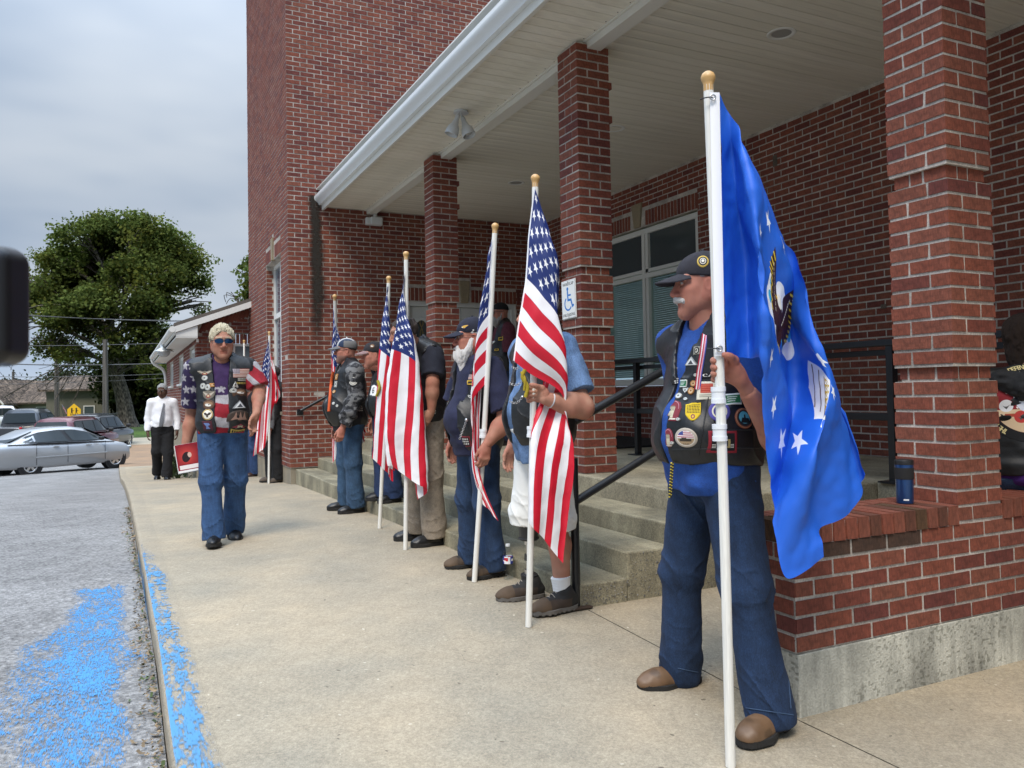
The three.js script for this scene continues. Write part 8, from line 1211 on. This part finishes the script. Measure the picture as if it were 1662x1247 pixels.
const shingle = dataTex(256, (u, v) => { const r = Math.floor(v * 24), a = vnoise2(u * 40 + r * 7.3, r * 3.1, 256, 256), e = (v * 24) % 1; return .6 + (a - .5) * .5 - (e < .15 ? .2 : 0) + (fbm2(u * 5, v * 5, 3, 5) - .5) * .3; }), roofBrown = mat({ color: lin(.30, .22, .16), map: rep(shingle, .25), roughness: 1 });
const stoneTex = dataTex(256, (u, v) => { const r = Math.floor(v * 14), x = u * 9 + (r % 2) * .5, k = vnoise2(Math.floor(x) * 3.7, r * 5.1, 256, 256), e = Math.min(x % 1, 1 - x % 1, (v * 14) % 1, 1 - (v * 14) % 1) < .08; return e ? .42 : [.55 + k * .4, .5 + k * .36, .42 + k * .3]; }), stoneWall = mat({ color: lin(.50, .42, .32), map: rep(stoneTex, .35), roughness: .95 });
{
  const P = (u, d) => { const p = at(u, 690, d); p.y = gz(p.z); return p; }, sid = mat({ color: lin(.22, .19, .16), roughness: .9 });
  house('tan stone house with a brown shingle roof and front gable across the street', P(96, 76), YAW * -1 - .25, { w: 10.5, d: 7, h: 2.6, rh: 1.9, wall: sid, roof: roofBrown, gable: [-3.0, 3.8, 1.6, 1.9], windows: [[1.6, .9, 1.5, 1.3], [-3, .8, 1.2, 1.3]] });
  house('smaller brown roofed house at the far left, behind the white pickup', P(8, 84), -YAW - .2, { w: 9, d: 7, h: 2.3, rh: 1.5, wall: mat({ color: lin(.33, .27, .21) }), roof: roofBrown, gable: [-1.6, 3, 1.2, 1.4], windows: [[2.4, .8, 1.2, 1.2]], door: 2.4 });
  house('plain olive green shed wall standing behind the big tree trunk', P(188, 66), -YAW, { w: 8, d: 6, h: 3.2, rh: 1.0, wall: mat({ color: lin(.13, .125, .09), roughness: .95 }), roof: roofBrown, windows: [[-.6, .9, .9, 1]] });
}
// ---------------------------------------------------------------- poles, wires, school sign
const poleWood = mat({ color: lin(.27, .245, .22), map: rep(barkTex, 3, .6), roughness: 1 });
function utilityPole(label, u, v0, v1, d, r, arm) { const b = at(u, v1, d); b.y = gz(b.z) - .1; const t = thing('utility_pole', label, 'pole', b), h = at(u, v0, d).y - b.y; put('post', rod(V(0, 0, 0), V(0, h, 0), r, 12, r * .75), poleWood, t); if (arm) put('crossarm', rbox(-.9, .9, h - .5, h - .4, -.05, .05, .01), poleWood, t); put('insulator', [.25, .5].map((q) => new THREE.CylinderGeometry(.05, .06, .14, 8).translate(.12, h - q, 0)), mat({ color: lin(.4, .4, .4) }), t); return t; }
utilityPole('grey wooden utility pole nearest the big tree, right of the school sign', 171, 551, 690, 45, .17);
utilityPole('dark utility pole behind the school sign', 91, 571, 690, 62, .15);
utilityPole('thin steel pole standing close beside the dark utility pole', 95, 575, 690, 60, .06);
utilityPole('pale utility pole at the far left of the street', 21, 603, 690, 80, .15, 0);
{ const wires = []; const W = (a, b, da, db, sag, r = .018) => { const A = at(...a, da), B = at(...b, db), pts = []; for (let i = 0; i <= 16; i++) { const t = i / 16, p = A.clone().lerp(B, t); p.y -= Math.sin(t * Math.PI) * sag; pts.push(p); } wires.push([tube(pts, r, 32, 5)]); };
  W([-300, 478], [330, 523], 40, 48, .3); W([-300, 482], [320, 521], 40, 48, .3); W([-300, 555], [310, 556], 40, 47, .2); W([-300, 568], [300, 589], 40, 47, .4, .03); W([-300, 600], [300, 606], 42, 47, .3); W([-300, 618], [300, 612], 42, 47, .3, .012);
  wires.forEach((g, i) => tag(put('power_line', g, mat({ color: lin(.10, .10, .105), roughness: .7 })), ['topmost power line crossing in front of the tree crown', 'second power line from the top, close under the topmost', 'thin power line at the top of the utility pole', 'thick cable strung midway up the utility pole', 'upper of the two low wires under the thick cable', 'lowest thin wire crossing above the parked cars'][i], 'wire')); }
{ const b = at(120, 690, 42); b.y = gz(b.z); const t = thing('school_sign', 'yellow five sided school crossing sign with two walking figures', 'sign', b, -YAW * .9), y = at(120, 667, 42).y - b.y, s = .34; put('post', rod(V(0, 0, -.03), V(0, y + .3, -.03), .03, 8), mat({ color: lin(.3, .3, .3), metalness: .6 }), t);
  const o = new THREE.Shape(); o.moveTo(-s, -s); o.lineTo(s, -s); o.lineTo(s, s * .25); o.lineTo(0, s * 1.1); o.lineTo(-s, s * .25); put('panel', new THREE.ExtrudeGeometry(o, { depth: .012, bevelEnabled: false }).translate(0, y, 0), mat({ color: lin(.80, .46, .008), roughness: .5 }), t);
  const fig = (x) => [new THREE.CircleGeometry(.045, 12).translate(x, .12, 0), new THREE.PlaneGeometry(.075, .16).translate(x, 0, 0), new THREE.PlaneGeometry(.03, .16).rotateZ(.35).translate(x + .045, -.14, 0), new THREE.PlaneGeometry(.03, .16).rotateZ(-.35).translate(x - .04, -.14, 0), new THREE.PlaneGeometry(.025, .12).rotateZ(.9).translate(x + .06, .03, 0)]; put('figures', [...fig(-.11), ...fig(.12)].map((g) => g.translate(0, y - .01, .0135)), mat({ color: lin(.01, .01, .01), side: THREE.DoubleSide }), t); }
// ---------------------------------------------------------------- vehicles
const carGlass = new THREE.MeshPhysicalMaterial({ color: lin(.025, .032, .034), roughness: .06, specularIntensity: 1 }), tyre = mat({ color: lin(.02, .02, .021), roughness: .9 }), chrome = mat({ color: lin(.62, .62, .62), metalness: 1, roughness: .25 }), trimBlack = mat({ color: lin(.016, .016, .017), roughness: .5 });
// side outline stations [x, belt or deck height, half width, sill height]; cabin outline [x, y] along the roof, glass outlines
function strip(pts) {     // a polygon cut into upright slices
  const xs = pts.map((q) => q[0]), x0 = Math.min(...xs), x1 = Math.max(...xs), n = 24, P = [], I = [];
  for (let i = 0; i <= n; i++) { const x = lerp(x0 + .001, x1 - .001, i / n), ys = []; pts.forEach((a, k) => { const b = pts[(k + 1) % pts.length]; if ((a[0] - x) * (b[0] - x) <= 0 && a[0] !== b[0]) ys.push(a[1] + (b[1] - a[1]) * (x - a[0]) / (b[0] - a[0])); }); const lo = Math.min(...ys), hi = Math.max(...ys); for (let k = 0; k <= 3; k++) P.push(x, lerp(lo, hi, k / 3), 0); if (i) for (let k = 0; k < 3; k++) { const a = (i - 1) * 4 + k; I.push(a, a + 4, a + 1, a + 4, a + 5, a + 1); } }
  const g = new THREE.BufferGeometry(); g.setAttribute('position', new THREE.Float32BufferAttribute(P, 3)); g.setIndex(I); return g;
}
function car(name, label, cat, base, dir, paint, o) {
  const t = thing(name, label, cat, base, Math.atan2(-dir.z, dir.x)), st = o.st, N = st.length, ring = 15, P = [], I = [];
  const sec = ([x, top, w, sill, nose = 1]) => { const out = []; for (let i = 0; i < ring; i++) { const a = i / (ring - 1) * 2 - 1, s = Math.sign(a), q = Math.abs(a); let y, z; if (q > .86) { z = w * .9; y = sill; } else if (q > .72) { z = w * .985; y = lerp(sill, top, .12); } else if (q > .55) { z = w; y = lerp(sill, top, .5); } else if (q > .42) { z = w * .985; y = lerp(sill, top, .8); } else if (q > .3) { z = w * .94; y = lerp(sill, top, .955); } else { z = w * .9 * (q / .3); y = top + o.crown * (1 - (q / .3) ** 2); } out.push([x, y, s * z]); } return out; };
  st.forEach((s) => sec(s).forEach((p) => P.push(...p)));
  for (let j = 0; j < N - 1; j++) for (let i = 0; i < ring - 1; i++) { const a = j * ring + i, b = a + ring; I.push(a, b, a + 1, b, b + 1, a + 1); }
  for (const j of [0, N - 1]) { const k = P.length / 3, s = st[j]; P.push(s[0], (s[1] + s[3]) / 2, 0); for (let i = 0; i < ring - 1; i++) j ? I.push(j * ring + i, k, j * ring + i + 1) : I.push(j * ring + i, j * ring + i + 1, k); }
  const g = new THREE.BufferGeometry(); g.setAttribute('position', new THREE.Float32BufferAttribute(P, 3)); g.setIndex(I); g.computeVertexNormals(); put('body', g, paint, t);
  // cabin: loft of rings along x
  const cb = o.cabin, C = [], J = [], rr = 11; cb.forEach(([x, y0, y1, w0, w1]) => { for (let i = 0; i < rr; i++) { const a = i / (rr - 1) * 2 - 1, s = Math.sign(a), q = Math.abs(a); let y, z; if (q > .75) { const k = (1 - q) / .25; z = lerp(w0, lerp(w0, w1, .5), k); y = lerp(y0, lerp(y0, y1, .5), k); } else if (q > .5) { const k = (.75 - q) / .25; z = lerp(lerp(w0, w1, .5), w1, k); y = lerp(lerp(y0, y1, .5), y1 - .05, k); } else { z = w1 * .97 * (q / .5); y = y1 + .03 * (1 - (q / .5) ** 2) - (q > .4 ? .018 : 0); } C.push(x, y, s * z); } });
  for (let j = 0; j < cb.length - 1; j++) for (let i = 0; i < rr - 1; i++) { const a = j * rr + i, b = a + rr; J.push(a, b, a + 1, b, b + 1, a + 1); }
  for (const j of [0, cb.length - 1]) { const k = C.length / 3; C.push(cb[j][0], (cb[j][1] + cb[j][2]) / 2, 0); for (let i = 0; i < rr - 1; i++) j ? J.push(j * rr + i, k, j * rr + i + 1) : J.push(j * rr + i, j * rr + i + 1, k); }
  const cg = new THREE.BufferGeometry(); cg.setAttribute('position', new THREE.Float32BufferAttribute(C, 3)); cg.setIndex(J); cg.computeVertexNormals(); put('cabin', cg, o.cabinPaint || paint, t);
  // side glass panels follow the tumblehome
  const side = (pts, m, nm, out) => { for (const s of [1, -1]) { const q = strip(pts), p = q.attributes.position; for (let i = 0; i < p.count; i++) { const x = p.getX(i), y = p.getY(i); let k = 0; while (k < cb.length - 2 && x > cb[k + 1][0]) k++; const f = clamp((x - cb[k][0]) / (cb[k + 1][0] - cb[k][0])), y0 = lerp(cb[k][1], cb[k + 1][1], f), y1 = lerp(cb[k][2], cb[k + 1][2], f), w0 = lerp(cb[k][3], cb[k + 1][3], f), w1 = lerp(cb[k][4], cb[k + 1][4], f); p.setXYZ(i, x, y, s * (lerp(w0, w1, clamp((y - y0) / Math.max(.05, y1 - .05 - y0))) + out)); } q.computeVertexNormals(); const mm = m.clone(); mm.side = THREE.DoubleSide; put(nm, q, mm, t); } };
  if (o.surround) side(o.surround, trimBlack, 'window_trim', .016); for (const w of o.glass) side(w, carGlass, 'side_window', .026);
  for (const [nm, x0, y0, x1, y1, w0, w1] of o.screens) { const q = new THREE.BufferGeometry(), pp = [], ii = []; for (let i = 0; i <= 6; i++) { const a = i / 3 - 1, bow = .05 * (1 - a * a) * Math.sign(x0 - x1); pp.push(x0 + bow, y0, a * w0, x1 + bow * .6, y1, a * w1); if (i) ii.push(i * 2 - 2, i * 2, i * 2 - 1, i * 2 - 1, i * 2, i * 2 + 1); } q.setAttribute('position', new THREE.Float32BufferAttribute(pp, 3)); q.setIndex(ii); q.computeVertexNormals(); const mm = carGlass.clone(); mm.side = THREE.DoubleSide; put(nm, q, mm, t); }
  const wr = o.wr; for (const x of o.wheels) for (const s of [1, -1]) {
    const w = new THREE.Group(); w.name = 'wheel'; w.position.set(x, wr, s * (o.track - .1)); t.add(w);
    put('arch', new THREE.CylinderGeometry(wr * 1.17, wr * 1.17, .24, 28).rotateX(Math.PI / 2).translate(0, .01, s * -.012), trimBlack, w);
    put('tyre', new THREE.LatheGeometry([[wr * .62, -.1], [wr * .93, -.105], [wr, -.08], [wr, .08], [wr * .93, .105], [wr * .62, .1]].map(([a, b]) => new THREE.Vector2(a, b)), 32).rotateX(Math.PI / 2).translate(0, 0, s * .015), tyre, w);
    const rim = [new THREE.TorusGeometry(wr * .6, .022, 8, 28).translate(0, 0, s * .1), new THREE.CylinderGeometry(wr * .16, wr * .16, .03, 14).rotateX(Math.PI / 2).translate(0, 0, s * .1)]; for (let k = 0; k < 5; k++) rim.push(new THREE.BoxGeometry(wr * .22, wr * .5, .03).translate(0, wr * .36, s * .095).rotateZ(k * 1.2566)); put('rim', rim, chrome, w); put('brake', new THREE.CylinderGeometry(wr * .58, wr * .58, .02, 20).rotateX(Math.PI / 2).translate(0, 0, s * .06), trimBlack, w);
  }
  for (const [nm, x, y, z, a, b, c, m, both = 1] of o.bits) put(nm, (both ? [1, -1] : [1]).map((s) => rbox(x - a, x + a, y - b, y + b, s * z - c, s * z + c, Math.min(a, b, c) * .7)), m, t);
  return t;
}
const red = new THREE.MeshPhysicalMaterial({ color: lin(.42, .012, .018), roughness: .15 }), paintOf = (c, m = .5) => new THREE.MeshPhysicalMaterial({ color: lin(...c), metalness: m, roughness: .34, clearcoat: .8, clearcoatRoughness: .08 });
{
  const f = at(178, 757, 26.5), b = at(51, 766, 24.3), dir = f.clone().sub(b).setY(0).normalize(), nrm = V(-dir.z, 0, dir.x), c = f.clone().add(b).multiplyScalar(.5).addScaledVector(nrm, -.72); c.y = Math.min(f.y, b.y) + .0;
  const base = c; base.y = gz(base.z) - .13;
  const sd = car('sedan', 'silver four door sedan parked across the drive at left', 'car', base, dir, paintOf([.36, .37, .38], .35), { crown: .045, wr: .325, track: .86, wheels: [-1.38, 1.38],
    st: [[-2.62, .80, .55, .42], [-2.58, .92, .72, .34], [-2.35, 1.0, .84, .27], [-1.9, 1.01, .90, .24], [-1.38, .99, .92, .23], [-.6, .97, .925, .22], [.4, .95, .925, .22], [1.0, .93, .92, .22], [1.45, .89, .91, .23], [1.75, .82, .87, .25], [1.95, .73, .78, .28], [2.05, .62, .64, .36], [2.08, .54, .5, .42]],
    cabin: [[-2.0, .99, 1.0, .82, .5], [-1.55, .98, 1.2, .84, .58], [-1.1, .98, 1.36, .86, .62], [-.6, .97, 1.42, .87, .64], [0, .96, 1.43, .87, .64], [.45, .95, 1.37, .86, .62], [.95, .93, 1.15, .84, .6], [1.4, .90, .93, .8, .6]],
    surround: [[-1.62, 1.06], [-1.42, 1.2], [-1.05, 1.31], [-.5, 1.36], [.05, 1.35], [.45, 1.27], [.9, 1.1], [1.12, .99], [.6, .97], [-1.3, .995], [-1.55, 1.0]],
    glass: [[[-1.57, 1.05], [-1.38, 1.19], [-1.26, 1.235], [-1.26, 1.02], [-1.5, 1.02]], [[-1.2, 1.02], [-1.2, 1.25], [-.9, 1.31], [-.38, 1.33], [-.22, 1.0]], [[-.26, 1.33], [.05, 1.325], [.42, 1.25], [.8, 1.1], [.98, .995], [-.08, .995]]],
    screens: [['rear_window', -1.98, 1.03, -1.16, 1.345, .62, .52], ['windscreen', 1.34, .96, .52, 1.37, .68, .56]],
    bits: [['tail_lamp', -2.52, .80, .66, .1, .085, .14, red], ['headlamp', 1.94, .66, .62, .12, .06, .13, chrome], ['door_handle', -.62, .86, .925, .09, .018, .012, paintOf([.4, .42, .44])], ['door_handle', .42, .85, .925, .09, .018, .012, paintOf([.4, .42, .44])], ['mirror', .82, 1.03, .97, .07, .06, .08, trimBlack], ['rub_strip', -.1, .56, .922, 1.15, .02, .012, paintOf([.42, .44, .46])], ['bumper', -2.55, .5, 0, .1, .1, .72, paintOf([.48, .5, .53]), 0], ['bumper', 2.03, .42, 0, .08, .09, .6, paintOf([.48, .5, .53]), 0]] });
  const lines = []; for (const x of [-1.23, -.26, .98]) for (const s of [1, -1]) lines.push(box(x - .004, x + .004, .34, .96, s * .922 - .004, s * .922 + .004)); put('door_seam', lines, trimBlack, sd); 
  const suvBits = (m) => [['tail_lamp', -2.22, 1.02, .80, .08, .2, .09, red], ['bumper', -2.3, .52, 0, .1, .12, .82, m, 0], ['plate', -2.34, .86, 0, .01, .07, .16, mat({ color: lin(.6, .6, .6) }), 0], ['roof_rail', -.4, 1.73, .62, 1.2, .015, .015, trimBlack], ['mirror', .98, 1.12, 1.0, .07, .08, .1, trimBlack]];
  const suv = { crown: .03, wr: .36, track: .88, wheels: [-1.4, 1.4], st: [[-2.3, 1.05, .82, .45], [-2.2, 1.1, .9, .36], [-1.4, 1.08, .93, .32], [0, 1.06, .94, .3], [1.0, 1.04, .93, .3], [1.4, 1.02, .92, .32], [2.1, .94, .86, .36], [2.3, .8, .7, .42]],
    cabin: [[-2.24, 1.08, 1.1, .86, .66], [-2.05, 1.09, 1.66, .87, .66], [-1.2, 1.08, 1.74, .88, .67], [0, 1.07, 1.74, .88, .67], [.5, 1.06, 1.68, .88, .65], [1.3, 1.03, 1.08, .84, .6]], surround: [[-1.95, 1.12], [-1.8, 1.6], [.35, 1.6], [1.1, 1.1]], glass: [[[-1.85, 1.16], [-1.74, 1.55], [-1.2, 1.57], [-1.2, 1.14]], [[-1.12, 1.14], [-1.12, 1.57], [-.25, 1.57], [-.25, 1.12]], [[-.17, 1.12], [-.17, 1.57], [.3, 1.56], [.95, 1.12]]], screens: [['rear_window', -2.27, 1.16, -2.1, 1.58, .7, .58], ['windscreen', 1.3, 1.08, .55, 1.64, .72, .58]] };
  const D = (u, v, d) => { const p = at(u, v, d); p.y = gz(p.z) - (p.z > -44 ? .13 : .05); return p; };
  car('sport_utility', 'dark red sport utility vehicle parked tail out behind the silver sedan', 'car', D(125, 712, 34.5), V(.42, 0, -1).normalize(), paintOf([.13, .018, .025], .3), { ...suv, bits: suvBits(paintOf([.12, .018, .024], .3)) });
  car('sport_utility', 'black sport utility vehicle with a pale tail panel beside the dark red one', 'car', D(161, 708, 38.5), V(.36, 0, -1).normalize(), paintOf([.03, .032, .036], .3), { ...suv, bits: [...suvBits(paintOf([.03, .03, .03])), ['rear_badge', -2.31, .95, .45, .02, .14, .16, mat({ color: lin(.55, .4, .4) }), 0]] });
  const pick = { crown: .02, wr: .39, track: .92, wheels: [-1.75, 1.75], st: [[-2.85, 1.05, .93, .5], [-2.8, 1.12, .97, .45], [-1, 1.14, .98, .42], [.5, 1.14, .98, .4], [1.7, 1.14, .97, .42], [2.6, 1.08, .9, .46], [2.8, .9, .8, .5]], cabin: [[-.95, 1.12, 1.2, .9, .68], [-.8, 1.13, 1.84, .9, .7], [0, 1.13, 1.9, .9, .7], [.7, 1.13, 1.86, .9, .68], [1.5, 1.12, 1.18, .88, .64]], surround: [[-.75, 1.2], [-.7, 1.74], [.6, 1.74], [1.25, 1.2]], glass: [[[-.68, 1.22], [-.64, 1.7], [0, 1.71], [0, 1.2]], [[.08, 1.2], [.08, 1.71], [.55, 1.7], [1.12, 1.2]]], screens: [['rear_window', -.96, 1.28, -.84, 1.72, .72, .62], ['windscreen', 1.5, 1.2, .78, 1.8, .76, .6]], bits: [['tail_lamp', -2.82, .98, .9, .04, .16, .06, red], ['bumper', -2.92, .62, 0, .08, .1, .92, chrome, 0], ['headlamp', 2.72, .9, .72, .05, .1, .12, chrome], ['mirror', .95, 1.3, 1.08, .06, .1, .1, trimBlack]] };
  car('pickup', 'dark pickup truck seen from behind over the roof of the silver sedan', 'truck', D(47, 706, 38), V(.34, 0, -1).normalize(), paintOf([.035, .036, .04], .3), pick);
  car('pickup', 'white pickup truck parked at the far left edge', 'truck', D(2, 697, 60), V(1, 0, -.12).normalize(), paintOf([.72, .73, .74], .0), pick);
  // small flag standing at the dark red vehicle
  const fb = at(108, 675, 33.6), ft = thing('car_flag', 'small American flag on a stick at the back of the dark red vehicle', 'flag', fb); put('stick', rod(V(0, -.4, 0), V(-.22, .42, 0), .01, 6), trimBlack, ft); put('cloth', clothGeo([0, .5, 1].map((q) => [0, .5, 1].map((s) => [100 + q * 3 + s * 5, 656 + q * 6 + s * 10])), [0, .5, 1], [0, .5, 1], 33.6, fb, { fold: .02, waves: 2, ns: 16, nt: 10 }), nylonFar(), ft);
}
renderer.render(scene, camera);
